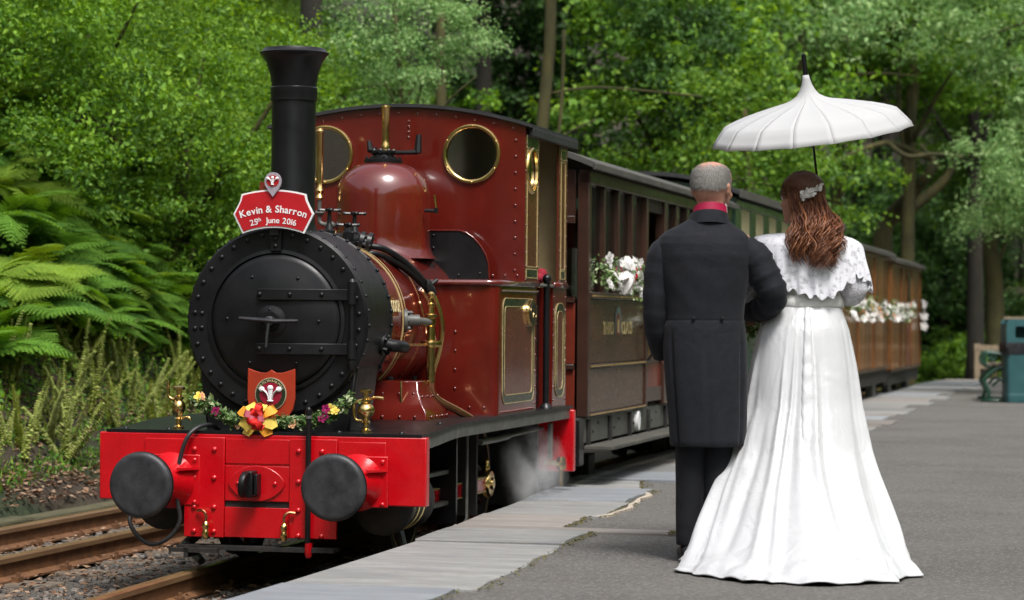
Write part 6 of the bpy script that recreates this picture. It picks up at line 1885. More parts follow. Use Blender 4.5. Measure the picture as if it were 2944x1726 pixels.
# cape: angle runs from front left round the back to front right; the hem dips to a point at the back
def cape():
    na, nr = 150, 22
    rings = []
    for j in range(nr + 1):
        f = j / nr
        r = []
        for i in range(na + 1):
            a = R_(-235 + 290 * i / na)             # -90 = straight back (towards -y)
            ca, sa = math.cos(a), math.sin(a)
            d = ((a + math.pi / 2 + math.pi) % (2 * math.pi)) - math.pi      # 0 at the back, - towards the left
            # hem height round the body
            deg = math.degrees(d)
            zh = np.interp(deg, [-145, -95, -62, -35, -10, 12, 30, 48, 75, 100, 145], [1.24, 1.315, 1.245, 1.195, 1.155, 1.135, 1.185, 1.245, 1.20, 1.17, 1.24])
            zt = 1.425
            z = zt + (zh - zt) * f ** 1.25 if f > 0.25 else zt - 0.10 * f * (1 if True else 0)
            z = zt - (zt - zh) * (0.18 * f + 0.82 * f ** 1.9)
            g = 1 - (1 - min(1, f * 2.1)) ** 2
            rx = 0.072 + (0.228 - 0.072) * g + 0.036 * f
            ry = 0.066 + (0.128 - 0.066) * g + 0.030 * f
            ruff = sst(0.5, 1.0, f)
            w_ = 1 + (0.045 * math.sin(d * 21 + 1.1 * math.sin(d * 7)) + 0.02 * math.sin(d * 47)) * ruff
            zz = z + 0.010 * ruff * math.sin(d * 33 + 0.6) - (0.007 * abs(math.sin(d * 26)) if j == nr else 0)
            r.append((0.004 + 0.022 * f + rx * ca * w_, ry * sa * w_, zz))
        rings.append(r)
    return MB().loft(rings, cap=False, closed=False)
cp_ = cape().build('lace_cape', M['lace'], bride, smooth=180)
sleeve([(0.135, 0, 1.36), (0.185, -0.012, 1.27), (0.21, -0.015, 1.185), (0.20, 0.06, 1.16), (0.185, 0.16, 1.175)], [0.055, 0.066, 0.068, 0.056, 0.042], 'sleeve', bride, M['lacesheer'], 0.003)
sleeve([(-0.135, 0, 1.36), (-0.20, -0.005, 1.24), (-0.228, 0.0, 1.145), (-0.228, 0.08, 1.095), (-0.22, 0.16, 1.06)], [0.055, 0.060, 0.058, 0.05, 0.042], 'sleeve', bride, M['lacesheer'], 0.003)
# long hair: cap over the skull plus wavy locks falling down the back
rgb = np.random.default_rng(21)
hc = MB()
hrings = []
for z, rx, yb, yf in ((0.055, 0.060, -0.078, -0.02), (0.08, 0.066, -0.093, -0.005), (0.105, 0.074, -0.103, 0.015), (0.125, 0.0785, -0.108, 0.035), (0.15, 0.081, -0.109, 0.070), (0.175, 0.080, -0.106, 0.088), (0.197, 0.073, -0.096, 0.080), (0.215, 0.060, -0.077, 0.060), (0.228, 0.041, -0.052, 0.035), (0.236, 0.013, -0.022, 0.006)):
    hrings.append([tuple(bq @ Vector(p)) for p in ell(z * bk2, 0, (yb + yf) / 2 * bd2, rx * bw2, (yf - yb) / 2 * bd2, 2.2, 40, lambda a, z: (1 + 0.012 * math.sin(a * 17) + 0.008 * math.sin(a * 31)) * (0.80 if z < 0.130 * bk2 and abs(math.cos(a)) > 0.5 and math.sin(a) > -0.72 else 1.0))])
hc.loft(hrings)
M['auburncap'] = mk('auburn hair cap', (0.150, 0.055, 0.028), (0.090, 0.032, 0.017), 0.42, scale=26, stretch=(3, 3, 0.5), bump=0.5, bscale=60)
hcap = hc.build('hair_cap', M['auburncap'], bride, smooth=180)
hm = MB()
head_c = bq @ Vector((0, -0.005, 0.13 * bk2))
def lock(p0, p_end, z_end, w0, phase, amp):
    pts = []
    p0 = Vector(p0)
    n = 24
    for i in range(n + 1):
        f = i / n
        z = p0.z + (z_end - p0.z) * f
        # hug the skull, then hang over the shoulder line
        x = p0.x + (p_end[0] - p0.x) * sst(0.05, 0.9, f)
        y = p0.y + (p_end[1] - p0.y) * sst(0.0, 0.8, f)
        cur = sst(0.25, 0.8, f)
        x += amp * cur * math.sin(phase + f * 15)
        y += amp * 0.8 * cur * math.cos(phase + f * 15)
        pts.append((x, y, z))
    rs = [w0 * (0.7 + 0.6 * math.sin(math.pi * min(1, i / n * 1.05)) ) * (1 - 0.85 * max(0, i / n - 0.8) / 0.2) for i in range(n + 1)]
    hm.tube(pts, rs, 4, flat=0.8)
for k in range(2600):
    u = rgb.random() * 2 * math.pi
    zz = 0.05 + 0.17 * rgb.random()
    c, s = math.cos(u), math.sin(u)
    # roots: back two thirds of the head only (in the head's own frame the face is +y)
    if s > 0.25 or (zz < 0.135 and s > -0.62 and abs(c) > 0.5):
        continue
    R2 = np.interp(zz, [0.05, 0.1, 0.15, 0.19, 0.22], [0.062, 0.075, 0.081, 0.074, 0.05])
    yb = np.interp(zz, [0.05, 0.1, 0.15, 0.19, 0.22], [-0.08, -0.104, -0.112, -0.10, -0.06])
    p = bq @ Vector((c * R2 * bw2, s * abs(yb) * bd2, zz * bk2))
    # where it ends across the back
    q_ = rgb.random()
    ex = -0.105 + 0.255 * q_
    ze = np.interp(ex, [-0.11, -0.05, 0.02, 0.09, 0.15], [1.31, 1.295, 1.285, 1.315, 1.38]) + rgb.normal(0, 0.018)
    fx = (p.x + 0.09) / 0.17
    ex = 0.35 * ex + 0.65 * (-0.105 + 0.255 * min(1, max(0, fx + rgb.normal(0, 0.12))))
    lock(p, (ex, -0.150 + rgb.normal(0, 0.016) - 0.02 * (1 - abs(ex - 0.02) / 0.13), 0), ze, 0.0016 + 0.0020 * rgb.random(), 2.2 * math.sin(ex * 40) + rgb.normal(0, 0.55), 0.011 + 0.010 * rgb.random() + 0.008 * (ex > 0.02))
hm.build('hair', M['auburn'], bride, smooth=180, fixn=False)
# smooth strands over the crown, drawn back to the comb
hs_ = MB()
cmb = bq @ Vector((-0.045, -0.105, 0.145 * bk2))
comb_c = Vector((0.020, -0.085, 1.602))
for k in range(520):
    u = R_(-35 + 250 * rgb.random())
    z0 = 0.12 + 0.10 * rgb.random()
    c, s = math.cos(u), math.sin(u)
    R2 = np.interp(z0, [0.1, 0.15, 0.19, 0.22], [0.078, 0.083, 0.075, 0.052])
    yf = np.interp(z0, [0.1, 0.15, 0.19, 0.22], [0.03, 0.075, 0.086, 0.055])
    p = bq @ Vector((c * R2 * bw2, (s * yf if s > 0 else s * 0.10) * bd2, z0 * bk2))
    pts = []
    tgt = comb_c + Vector((rgb.normal(0, 0.022), 0, rgb.normal(0, 0.010)))
    for i in range(11):
        f = i / 10
        q2 = p.lerp(tgt, f)
        d = q2 - head_c
        # push out to the skull
        dl = bq.to_3x3().inverted() @ d
        k2 = math.sqrt((dl.x / (0.081 * bw2)) ** 2 + (dl.y / (0.105 * bd2)) ** 2 + (dl.z / (0.108 * bk2)) ** 2)
        q2 = head_c + d * (1.02 / max(k2, 0.3))
        pts.append(q2)
    hs_.tube(pts, [0.0022] * 10 + [0.0014], 4, flat=0.6)
hs_.build('crown_hair', M['auburn'], bride, smooth=180, fixn=False)
# comb of white flowers and beads
cb_ = MB()
me_c = FLW.copy()
me_c.materials.clear()
comb = MB().tube([(comb_c.x - 0.045, comb_c.y - 0.024, comb_c.z - 0.018), (comb_c.x, comb_c.y - 0.03, comb_c.z), (comb_c.x + 0.042, comb_c.y - 0.01, comb_c.z + 0.022)], 0.003, 6).build('hair_comb', M['fwhite'], bride)
flowers(comb, [(comb_c.x - 0.045 + 0.087 * rgb.random(), comb_c.y - 0.030 + 0.012 * rgb.random(), 0) for _ in range(1)][:0], 'fwhite', 0.01, 0.012)
cpts = []
for k in range(44):
    f = rgb.random()
    cpts.append((comb_c.x - 0.048 + 0.092 * f, comb_c.y - 0.027 + 0.018 * f ** 3 - 0.004 * rgb.random(), comb_c.z - 0.018 + 0.04 * f + rgb.normal(0, 0.010)))
flowers(comb, cpts, 'fwhite', 0.007, 0.012, (0, -1, 0.6), 'bead_flower')
# earring
MB().ball(bq @ Vector((-0.082 * bw2, -0.004, 0.072 * bk2)), 0.005, 8).build('earring', M['fwhite'], bride, smooth=180)

# ---- bouquet held in front, just seen between the two
bqt = thing('bouquet', 'small white bouquet showing between the man\'s elbow and the gown', 'bouquet', Matrix.Translation((1.065, 11.80, 1.05)))
put('foliage', leaf_cloud([(-0.03, 0, 0), (0.03, 0, 0.0)], 140, 0.045, 0.05, rg2), M['gleaf'], bqt)
flowers(bqt, [(random.gauss(0, 0.04), random.gauss(-0.03, 0.03), random.gauss(0.01, 0.035)) for _ in range(14)], 'fwhite', 0.025, 0.04, (0, -1, 0.5))
flowers(bqt, [(0.0, -0.06, -0.02), (0.03, -0.05, 0.0)], 'fpeach', 0.025, 0.03, (0, -1, 0.5))

# ---- parasol
pax = Vector((-0.135, -0.16, 0.975)).normalized()
PC = Vector((1.330, 11.76, 1.868))
pq = pax.to_track_quat('Z', 'Y').to_matrix().to_4x4()
par = thing('parasol', 'white pagoda parasol held up over the bride', 'parasol', Matrix.Translation(PC) @ pq @ Matrix.Scale(1.018, 4))
NP = 16
prof = [(0.013, 0.262), (0.017, 0.243), (0.023, 0.220), (0.033, 0.196), (0.050, 0.173), (0.075, 0.157), (0.11, 0.145), (0.16, 0.135), (0.22, 0.122), (0.28, 0.107), (0.33, 0.092), (0.365, 0.079), (0.385, 0.070), (0.405, 0.047), (0.425, 0.023), (0.447, -0.004)]
M['parasol'] = leaf_mat('white parasol cloth', [(0.55, 0.55, 0.555), (0.55, 0.55, 0.555)], trans=0.3, rough=0.7)
M['parasol'].node_tree.nodes['Map Range'].inputs[3].default_value = 1.0
M['parasol'].node_tree.nodes['Map Range'].inputs[4].default_value = 1.0
for k in range(NP):                                # sixteen sewn panels, each stretched flat between two ribs
    rings = []
    for r, h in prof:
        ring = []
        for q in range(9):
            q_ = q / 8
            a = 2 * math.pi * (k + q_) / NP
            sag = math.sin(math.pi * q_)
            flat_ = math.cos(math.pi / NP) / math.cos(2 * math.pi / NP * (q_ - 0.5)) - 1
            rr = r * (1 + flat_ * (0.75 + 0.6 * sst(0.38, 0.44, r)))
            ring.append((rr * math.cos(a), rr * math.sin(a), h - 0.0035 * sag * sst(0.08, 0.2, r) + 0.006 * sag * sst(0.41, 0.447, r)))
        rings.append(ring)
    pn = MB().loft(rings, cap=False, closed=False).build('canopy_panel', M['parasol'], par, smooth=28)
    sd_ = pn.modifiers.new('cloth', 'SOLIDIFY'); sd_.thickness = 0.0012
for k in range(NP):
    a = 2 * math.pi * k / NP
    MB().tube([(r * math.cos(a), r * math.sin(a), h - 0.004) for r, h in prof[3:]], 0.0022, 5).build('rib', M['black'], par, smooth=180)
MB().tube([(0, 0, 0.25), (0, 0, 0.30), (0, 0, 0.352), (0, 0, 0.355)], [0.0115, 0.0105, 0.0095, 0.004], 12).build('ferrule', M['black'], par, smooth=40)
MB().tube([(0, 0, 0.26), (0, 0, -0.62)], 0.0052, 10).build('shaft', M['black'], par, smooth=180)
MB().tube([(0, 0, -0.60), (0, 0, -0.70)], [0.011, 0.010], 12).build('grip', M['black'], par)
# ------------------------------------------------------------------ litter bin, bench end and fence at the far end of the platform
M['binteal'] = mk('teal bin plastic', (0.030, 0.105, 0.112), (0.022, 0.082, 0.088), 0.45, scale=6)
M['binbag'] = mk('black bin bag', (0.03, 0.03, 0.035), (0.012, 0.012, 0.014), 0.3, scale=20, bump=0.6, bscale=30)
bn = thing('litter_bin', 'teal litter bin with a black bag at the right edge of the platform', 'litter bin', Matrix.Translation((6.55, 33.8, 0)))
MB().loft([[(x * s, y * s, z) for x, y in rrect(-0.26, 0.26, -0.22, 0.22, 0.05)] for z, s in ((0.0, 0.93), (0.05, 0.95), (0.10, 0.95), (0.105, 0.93), (0.70, 1.0), (0.74, 1.02))]).build('bin_body', M['binteal'], bn, smooth=40)
hood = [(-0.26, 0.74), (0.26, 0.74), (0.26, 1.0)] + arc(0.20, 1.0, 0.06, 0, 90, 4) + arc(-0.20, 1.0, 0.06, 90, 180, 4)
hole = rrect(-0.15, 0.15, 0.82, 0.97, 0.03)
MB().prism([hood, list(reversed(hole))], lambda a, c, h: (a, -0.21 + h, c), 0.03).build('bin_hood', M['binteal'], bn, smooth=30)
MB().prism([hood], lambda a, c, h: (a, 0.18 + h, c), 0.03).build('bin_back', M['binteal'], bn, smooth=30)
MB().box(-0.26, -0.24, -0.18, 0.18, 0.74, 1.0).box(0.24, 0.26, -0.18, 0.18, 0.74, 1.0).box(-0.2, 0.2, -0.2, 0.2, 1.03, 1.06).build('bin_sides', M['binteal'], bn)
rng3 = random.Random(2)
bg = []
for z, s in ((0.60, 1.03), (0.66, 1.07), (0.72, 1.08), (0.76, 1.05), (0.765, 0.9)):
    bg.append([(x * s + rng3.uniform(-0.008, 0.008), y * s + rng3.uniform(-0.008, 0.008), z + rng3.uniform(-0.02, 0.02) * (z < 0.62)) for x, y in rrect(-0.26, 0.26, -0.22, 0.22, 0.05, 8)])
MB().loft(bg, cap=False).build('bin_bag', M['binbag'], bn, smooth=50)
M['benchgreen'] = mk('green cast iron', (0.012, 0.060, 0.034), (0.008, 0.042, 0.024), 0.35, coat=0.4)
be = thing('platform_bench', 'green cast iron bench end with scrolls beside the teal bin', 'bench', Matrix.Translation((6.18, 33.85, 0)) @ Matrix.Rotation(R_(-8), 4, 'Z'))
for y in (0.0, 1.3):
    sc_ = MB()
    sc_.tube(smooth_path([(-0.10, y, 0.0), (-0.06, y, 0.12), (-0.12, y, 0.26), (-0.02, y, 0.38), (0.10, y, 0.44), (0.30, y, 0.44)], 6), 0.026, 10)
    sc_.tube(smooth_path([(0.32, y, 0.0), (0.26, y, 0.14), (0.30, y, 0.30), (0.34, y, 0.46), (0.42, y, 0.80)], 6), 0.024, 10)
    sc_.tube(smooth_path([(-0.04, y, 0.42), (-0.12, y, 0.50), (-0.10, y, 0.60), (0.0, y, 0.62), (0.02, y, 0.55), (-0.03, y, 0.52)], 6), 0.022, 10)
    sc_.tube(smooth_path([(0.0, y, 0.62), (0.18, y, 0.60), (0.36, y, 0.62)], 6), 0.022, 10)
    sc_.tube(smooth_path([(-0.02, y, 0.20), (0.08, y, 0.28), (0.18, y, 0.22), (0.24, y, 0.12)], 6), 0.018, 8)
    sc_.tube([(-0.16, y, 0.01), (0.0, y, 0.015), (0.36, y, 0.01)], 0.022, 8)
    sc_.build('bench_frame', M['benchgreen'], be, smooth=180)
for i in range(5):
    MB().box(-0.08 + 0.09 * i, -0.01 + 0.09 * i, -0.03, 1.33, 0.455, 0.485).build('seat_slat', M['sleeper'], be, bevel=0.006)
for i in range(4):
    MB().box(0.335 + 0.022 * i, 0.365 + 0.022 * i, -0.03, 1.33, 0.52 + 0.075 * i, 0.58 + 0.075 * i).build('back_slat', M['sleeper'], be, bevel=0.006)
fnc = thing('fence', 'low weathered wooden rail fence beyond the end of the platform', 'fence', Matrix.Translation((8.19, 46.5, -0.10)))
M['fencewood'] = mk('weathered fence wood', (0.30, 0.235, 0.155), (0.19, 0.145, 0.095), 0.9, scale=8, stretch=(4, 4, 0.5), bump=0.4)
for i in range(5):
    MB().box(i * 0.85 - 0.05, i * 0.85 + 0.05, -0.05, 0.05, -0.1, 0.85 if i else 0.72).build('fence_post', M['fencewood'], fnc, bevel=0.01)
MB().box(-0.06, 3.5, -0.055, -0.03, 0.60, 0.70).build('fence_rail', M['fencewood'], fnc, bevel=0.008)
MB().box(-0.06, 3.5, 0.03, 0.055, 0.28, 0.36).build('fence_rail', M['fencewood'], fnc, bevel=0.008)
sgp = thing('signpost', 'small wooden notice board standing above the fence by the bin', 'sign', Matrix.Translation((9.0, 46.9, -0.12)))
MB().box(-0.04, 0.04, -0.04, 0.04, -0.1, 1.0).build('post', M['fencewood'], sgp, bevel=0.008)
MB().box(-0.28, 0.28, -0.07, -0.04, 0.86, 1.22).build('board', M['fencewood'], sgp, bevel=0.008)
# ------------------------------------------------------------------ vegetation
FRI = FR.inverted()
def at_e(px, e):
    """spot on the left bank, e metres behind its foot, on the sight line px"""
    Y = (4.01 + 2.85 + e) / (math.sin(TH) - math.cos(TH) * (px - 1259.5) / 6500)
    return at_px(px, Y)
def at_px(px, Y):
    """ground spot on the sight line px (2519 px wide picture) at distance Y -> (t, v)"""
    p = FRI @ Vector(((px - 1259.5) / 6500 * Y, Y, 0))
    return p.x, p.y
M['bark'] = mk('mossy bark', (0.085, 0.072, 0.020), (0.030, 0.030, 0.010), 0.9, scale=6, stretch=(1, 1, 0.25), bump=0.6, bscale=18)
M['barkdark'] = mk('dark bark', (0.028, 0.022, 0.015), (0.012, 0.011, 0.007), 0.95, scale=5, stretch=(1, 1, 0.25), bump=0.6, bscale=18)
M['leafA'] = leaf_mat('bright oak leaf', [(0.047, 0.121, 0.016), (0.100, 0.227, 0.028), (0.172, 0.334, 0.041), (0.271, 0.436, 0.055)], 0.42)
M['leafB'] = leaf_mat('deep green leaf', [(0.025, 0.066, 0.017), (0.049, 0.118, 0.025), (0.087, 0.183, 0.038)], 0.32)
M['leafC'] = leaf_mat('grey green willow leaf', [(0.070, 0.156, 0.042), (0.132, 0.260, 0.075), (0.218, 0.364, 0.127), (0.359, 0.475, 0.208)], 0.35)
M['leafD'] = leaf_mat('yellow green scrub leaf', [(0.042, 0.109, 0.011), (0.097, 0.216, 0.022), (0.160, 0.303, 0.031), (0.245, 0.403, 0.046)], 0.42)
M['fernA'] = leaf_mat('fresh fern', [(0.074, 0.176, 0.021), (0.157, 0.305, 0.039)], 0.38, 0.75, 0.15)
M['fernB'] = leaf_mat('dark fern', [(0.051, 0.137, 0.023), (0.100, 0.215, 0.034)], 0.32, 0.75, 0.15)
M['fernC'] = leaf_mat('yellow fern', [(0.150, 0.267, 0.031), (0.250, 0.358, 0.047)], 0.40, 0.75, 0.15)
M['wort'] = leaf_mat('navelwort spike', [(0.205, 0.276, 0.051), (0.369, 0.430, 0.103), (0.512, 0.532, 0.205)], 0.3)
rv = np.random.default_rng(77)
def crown_mesh(name, n, R, leaf, ncl, seed, flat=0.85, asp=0.62, crad=(0.22, 0.42), hang=0.0):
    """leaf clumps of uneven size spread through a lumpy volume"""
    r = np.random.default_rng(seed)
    d = r.normal(0, 1, (ncl, 3))
    d /= np.linalg.norm(d, axis=1, keepdims=True)
    lump = 0.78 + 0.22 * np.sin(d[:, 0] * 4 + seed) * np.cos(d[:, 2] * 5 + d[:, 1] * 3)
    c = d * (r.random((ncl, 1)) ** 0.42) * lump[:, None]
    c[:, 2] *= flat
    cr = crad[0] + (crad[1] - crad[0]) * r.random(ncl)
    w = cr ** 2
    idx = r.choice(ncl, n, p=w / w.sum())
    q = r.normal(0, 1, (n, 3))
    q /= np.linalg.norm(q, axis=1, keepdims=True)
    rad = r.random((n, 1)) ** 0.45
    off = q * rad * cr[idx][:, None]
    off[:, 2] *= 0.55
    # sprays: pull leaves towards short twigs so the clumps have tufts and gaps
    tw = r.normal(0, 1, (ncl * 14, 3))
    tw /= np.linalg.norm(tw, axis=1, keepdims=True)
    tk_ = idx * 14 + r.integers(0, 14, n)
    along = r.random((n, 1))
    spray = tw[tk_] * along * cr[idx][:, None] * 1.15
    spray[:, 2] *= 0.6
    spray[:, 2] -= hang * along[:, 0] ** 2
    mixv = 0.72
    P = (c[idx] + off * (1 - mixv) + spray * mixv) * R
    up = np.array([0, 0, 1.0])
    N_ = off / np.maximum(1e-6, np.linalg.norm(off, axis=1, keepdims=True)) * 0.5 + up * 0.75 + c[idx] * 0.35 + r.normal(0, 0.55, (n, 3))
    S = leaf * (0.42 + 1.15 * r.random(n) ** 1.6)
    return leaf_mesh(name, P, S, N_, r, asp), c * R, cr * R
CR = {}
CR['A'] = crown_mesh('crown', 15000, 2.4, 0.095, 60, 1)
CR['B'] = crown_mesh('crown', 15000, 2.4, 0.100, 52, 2)
CR['C'] = crown_mesh('crown', 17000, 2.4, 0.085, 64, 3, asp=0.42, hang=0.10)
CR['D'] = crown_mesh('crown', 15000, 2.4, 0.080, 70, 4)
SH = {}
CR['S'] = crown_mesh('crown', 32000, 2.4, 0.048, 90, 14, flat=0.9, asp=0.6, crad=(0.16, 0.34))
SH['D'] = crown_mesh('foliage', 9000, 0.95, 0.040, 46, 6, flat=0.9, asp=0.6)
SH['E'] = crown_mesh('foliage', 9000, 0.95, 0.046, 40, 7, flat=0.9, asp=0.6)
SH['A'] = crown_mesh('foliage', 7000, 0.95, 0.060, 38, 8, flat=0.9, asp=0.6)
def trunk_mesh(H, r0, limbs, seed, lean=(0, 0), bend=0.12):
    r = random.Random(seed)
    mb = MB()
    pts = []
    n = 9
    ph = r.random() * 6
    for i in range(n + 1):
        f = i / n
        pts.append((lean[0] * f + bend * math.sin(f * 3 + ph) * f, lean[1] * f + bend * math.cos(f * 2.4 + ph) * f, -0.3 + (H + 0.3) * f))
    mb.tube(pts, [r0 * (1.35 if i == 0 else 1) * (1 - 0.78 * i / n) for i in range(n + 1)], 9)
    for c in limbs:
        k = r.randint(int(n * 0.45), n - 1)
        p = Vector(pts[k])
        e = Vector(c)
        mid = p.lerp(e, 0.55) + Vector((r.uniform(-0.15, 0.15), r.uniform(-0.15, 0.15), r.uniform(0.0, 0.25)))
        rr = r0 * (1 - 0.78 * k / n)
        mb.tube(smooth_path([p, mid, e], 4), [rr * 0.55 * (1 - 0.8 * i / 8) for i in range(9)], 6)
    return mb.mesh('trunk', 180, fixn=False)
def tree(px, Y, H, R, kind, label, leafm, seed, group='trees of the wood behind the train', bark='bark', zc=None, r0=None, tv=None):
    t, v = tv if tv else at_px(px, Y)
    z = height(t, v)
    base = FR @ Vector((t, v, z))
    rr = random.Random(seed)
    root = thing('broadleaf_tree', label, 'tree', Matrix.Translation(base), group)
    me, cc, _ = CR[kind]
    s = R / 2.4
    rotz = rr.random() * 6.28
    sc = Matrix.Diagonal((s, s, s * rr.uniform(0.85, 1.25), 1))
    hc = zc if zc is not None else H - R * 0.55
    m = Matrix.Translation((0, 0, hc)) @ Matrix.Rotation(rotz, 4, 'Z') @ sc
    o = put('crown', me, None, root, m=m)
    if not me.materials:
        me.materials.append(M[leafm])
    if me.materials[0] != M[leafm]:
        o.material_slots[0].link = 'OBJECT'
        o.material_slots[0].material = M[leafm]
    limbs = [m @ Vector(cc[rr.randrange(len(cc))]) * 0.92 for _ in range(8)]
    tm = trunk_mesh(max(0.5, hc + R * 0.3), r0 or 0.05 * R + 0.03, limbs, seed)
    put('trunk', tm, M[bark], root)
    return root
def shrub(t, v, dz, s, kind, label, leafm, seed, group, sq=1.0):
    z = height(t, v)
    rr = random.Random(seed)
    root = thing('shrub', label, 'shrub', FR @ Matrix.Translation((t, v, z)), group)
    me, cc, _ = SH[kind]
    m = Matrix.Translation((0, 0, dz)) @ Matrix.Rotation(rr.random() * 6.28, 4, 'Z') @ Matrix.Diagonal((s, s, s * sq, 1))
    o = put('foliage', me, None, root, m=m)
    if not me.materials:
        me.materials.append(M[leafm])
    if me.materials[0] != M[leafm]:
        o.material_slots[0].link = 'OBJECT'
        o.material_slots[0].material = M[leafm]
    mb = MB()
    for k in range(9):
        e = m @ Vector(cc[rr.randrange(len(cc))])
        mb.tube(smooth_path([(rr.uniform(-0.1, 0.1), rr.uniform(-0.1, 0.1), -0.1), (e.x * 0.4, e.y * 0.4, e.z * 0.55), e], 4), [0.014, 0.013, 0.012, 0.011, 0.010, 0.008, 0.006, 0.004, 0.003], 5)
    put('stems', mb.mesh('stems', 180, fixn=False), M['barkdark'], root)
    return root
# --- the wood
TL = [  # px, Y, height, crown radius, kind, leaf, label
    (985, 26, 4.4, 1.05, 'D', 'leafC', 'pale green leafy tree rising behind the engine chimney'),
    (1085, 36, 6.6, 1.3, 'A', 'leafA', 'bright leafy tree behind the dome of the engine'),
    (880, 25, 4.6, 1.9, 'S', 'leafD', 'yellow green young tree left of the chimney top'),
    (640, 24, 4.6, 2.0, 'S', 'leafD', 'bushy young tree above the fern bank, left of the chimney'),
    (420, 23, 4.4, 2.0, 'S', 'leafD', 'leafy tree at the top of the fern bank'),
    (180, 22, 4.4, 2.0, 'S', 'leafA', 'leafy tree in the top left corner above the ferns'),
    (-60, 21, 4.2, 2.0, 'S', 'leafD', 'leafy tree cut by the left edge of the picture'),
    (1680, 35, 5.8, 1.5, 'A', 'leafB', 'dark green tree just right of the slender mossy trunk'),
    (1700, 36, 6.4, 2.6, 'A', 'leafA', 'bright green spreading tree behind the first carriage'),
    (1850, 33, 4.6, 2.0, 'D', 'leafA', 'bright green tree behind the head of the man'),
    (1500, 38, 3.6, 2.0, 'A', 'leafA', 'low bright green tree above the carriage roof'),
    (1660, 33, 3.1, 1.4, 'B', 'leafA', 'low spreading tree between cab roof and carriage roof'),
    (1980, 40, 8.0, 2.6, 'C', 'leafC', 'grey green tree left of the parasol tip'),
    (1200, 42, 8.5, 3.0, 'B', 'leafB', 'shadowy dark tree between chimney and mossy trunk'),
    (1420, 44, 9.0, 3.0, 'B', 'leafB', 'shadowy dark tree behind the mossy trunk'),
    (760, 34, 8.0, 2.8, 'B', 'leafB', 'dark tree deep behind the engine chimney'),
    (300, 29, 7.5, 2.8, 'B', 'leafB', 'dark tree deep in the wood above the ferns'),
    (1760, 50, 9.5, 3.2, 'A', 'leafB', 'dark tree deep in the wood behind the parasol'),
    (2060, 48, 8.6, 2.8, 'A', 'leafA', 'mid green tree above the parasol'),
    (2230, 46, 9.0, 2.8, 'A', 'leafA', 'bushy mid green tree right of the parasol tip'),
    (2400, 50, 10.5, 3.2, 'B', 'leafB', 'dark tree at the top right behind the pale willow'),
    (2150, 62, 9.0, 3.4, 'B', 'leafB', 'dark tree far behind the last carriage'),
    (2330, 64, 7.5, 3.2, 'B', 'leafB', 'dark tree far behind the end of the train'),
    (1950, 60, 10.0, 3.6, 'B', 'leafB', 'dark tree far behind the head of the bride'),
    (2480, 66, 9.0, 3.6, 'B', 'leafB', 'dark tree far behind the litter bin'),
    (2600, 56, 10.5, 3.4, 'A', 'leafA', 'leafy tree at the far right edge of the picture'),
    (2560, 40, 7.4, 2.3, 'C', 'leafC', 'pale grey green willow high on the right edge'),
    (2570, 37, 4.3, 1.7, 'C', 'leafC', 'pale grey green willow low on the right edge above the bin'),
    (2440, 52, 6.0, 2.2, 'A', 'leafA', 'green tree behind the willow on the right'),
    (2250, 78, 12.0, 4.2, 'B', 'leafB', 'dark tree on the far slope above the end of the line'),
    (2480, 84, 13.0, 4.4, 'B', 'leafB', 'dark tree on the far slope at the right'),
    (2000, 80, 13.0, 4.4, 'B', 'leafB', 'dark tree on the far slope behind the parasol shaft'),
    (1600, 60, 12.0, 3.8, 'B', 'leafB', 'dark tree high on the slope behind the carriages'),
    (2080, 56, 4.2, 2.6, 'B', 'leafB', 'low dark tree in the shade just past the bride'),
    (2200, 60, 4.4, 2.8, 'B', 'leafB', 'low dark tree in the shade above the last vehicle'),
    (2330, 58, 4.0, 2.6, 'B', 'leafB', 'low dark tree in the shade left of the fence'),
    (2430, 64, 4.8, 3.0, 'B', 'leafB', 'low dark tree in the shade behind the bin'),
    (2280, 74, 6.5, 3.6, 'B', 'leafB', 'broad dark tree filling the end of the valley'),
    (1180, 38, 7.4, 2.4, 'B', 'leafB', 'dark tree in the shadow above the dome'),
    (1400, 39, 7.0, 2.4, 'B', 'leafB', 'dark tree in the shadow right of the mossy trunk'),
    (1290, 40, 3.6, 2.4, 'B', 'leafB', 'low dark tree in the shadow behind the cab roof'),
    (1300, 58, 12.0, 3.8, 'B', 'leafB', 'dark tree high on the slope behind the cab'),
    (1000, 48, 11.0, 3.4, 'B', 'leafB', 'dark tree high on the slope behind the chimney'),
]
for i, (px, Y, H, R, kd, lm, lb) in enumerate(TL):
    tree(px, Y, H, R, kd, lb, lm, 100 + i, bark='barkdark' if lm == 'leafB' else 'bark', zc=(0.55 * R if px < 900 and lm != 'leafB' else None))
# slender mossy trunk standing clear behind the cab
t, v = at_px(1308, 31)
z = height(t, v)
sl_ = thing('slender_tree', 'slender mossy trunk standing clear behind the cab roof', 'tree', FR @ Matrix.Translation((t, v, z)), 'trees of the wood behind the train')
mb = MB()
mb.tube([(0, 0, -0.2), (0.0, -0.02, 1.5), (0.0, -0.04, 2.6), (0.0, -0.10, 3.6), (0.0, -0.19, 4.6), (0.0, -0.22, 6.5)], [0.10, 0.085, 0.08, 0.075, 0.07, 0.06], 12)
mb.tube(smooth_path([(0, -0.05, 2.9), (0.0, -0.22, 3.3), (0.0, -0.36, 3.55), (0.0, -0.75, 3.75)], 5), [0.035, 0.033, 0.03, 0.03, 0.028, 0.026, 0.024, 0.022, 0.02, 0.018, 0.016, 0.014, 0.012, 0.011, 0.01, 0.008], 8)
mb.tube(smooth_path([(0, -0.30, 3.5), (0.0, -0.34, 4.0), (0.0, -0.36, 4.8)], 5), [0.022] * 11, 8)
mb.tube(smooth_path([(0, -0.16, 4.05), (0.0, -0.8, 4.12), (0.0, -2.0, 4.0)], 5), [0.018] * 6 + [0.012] * 5, 6)
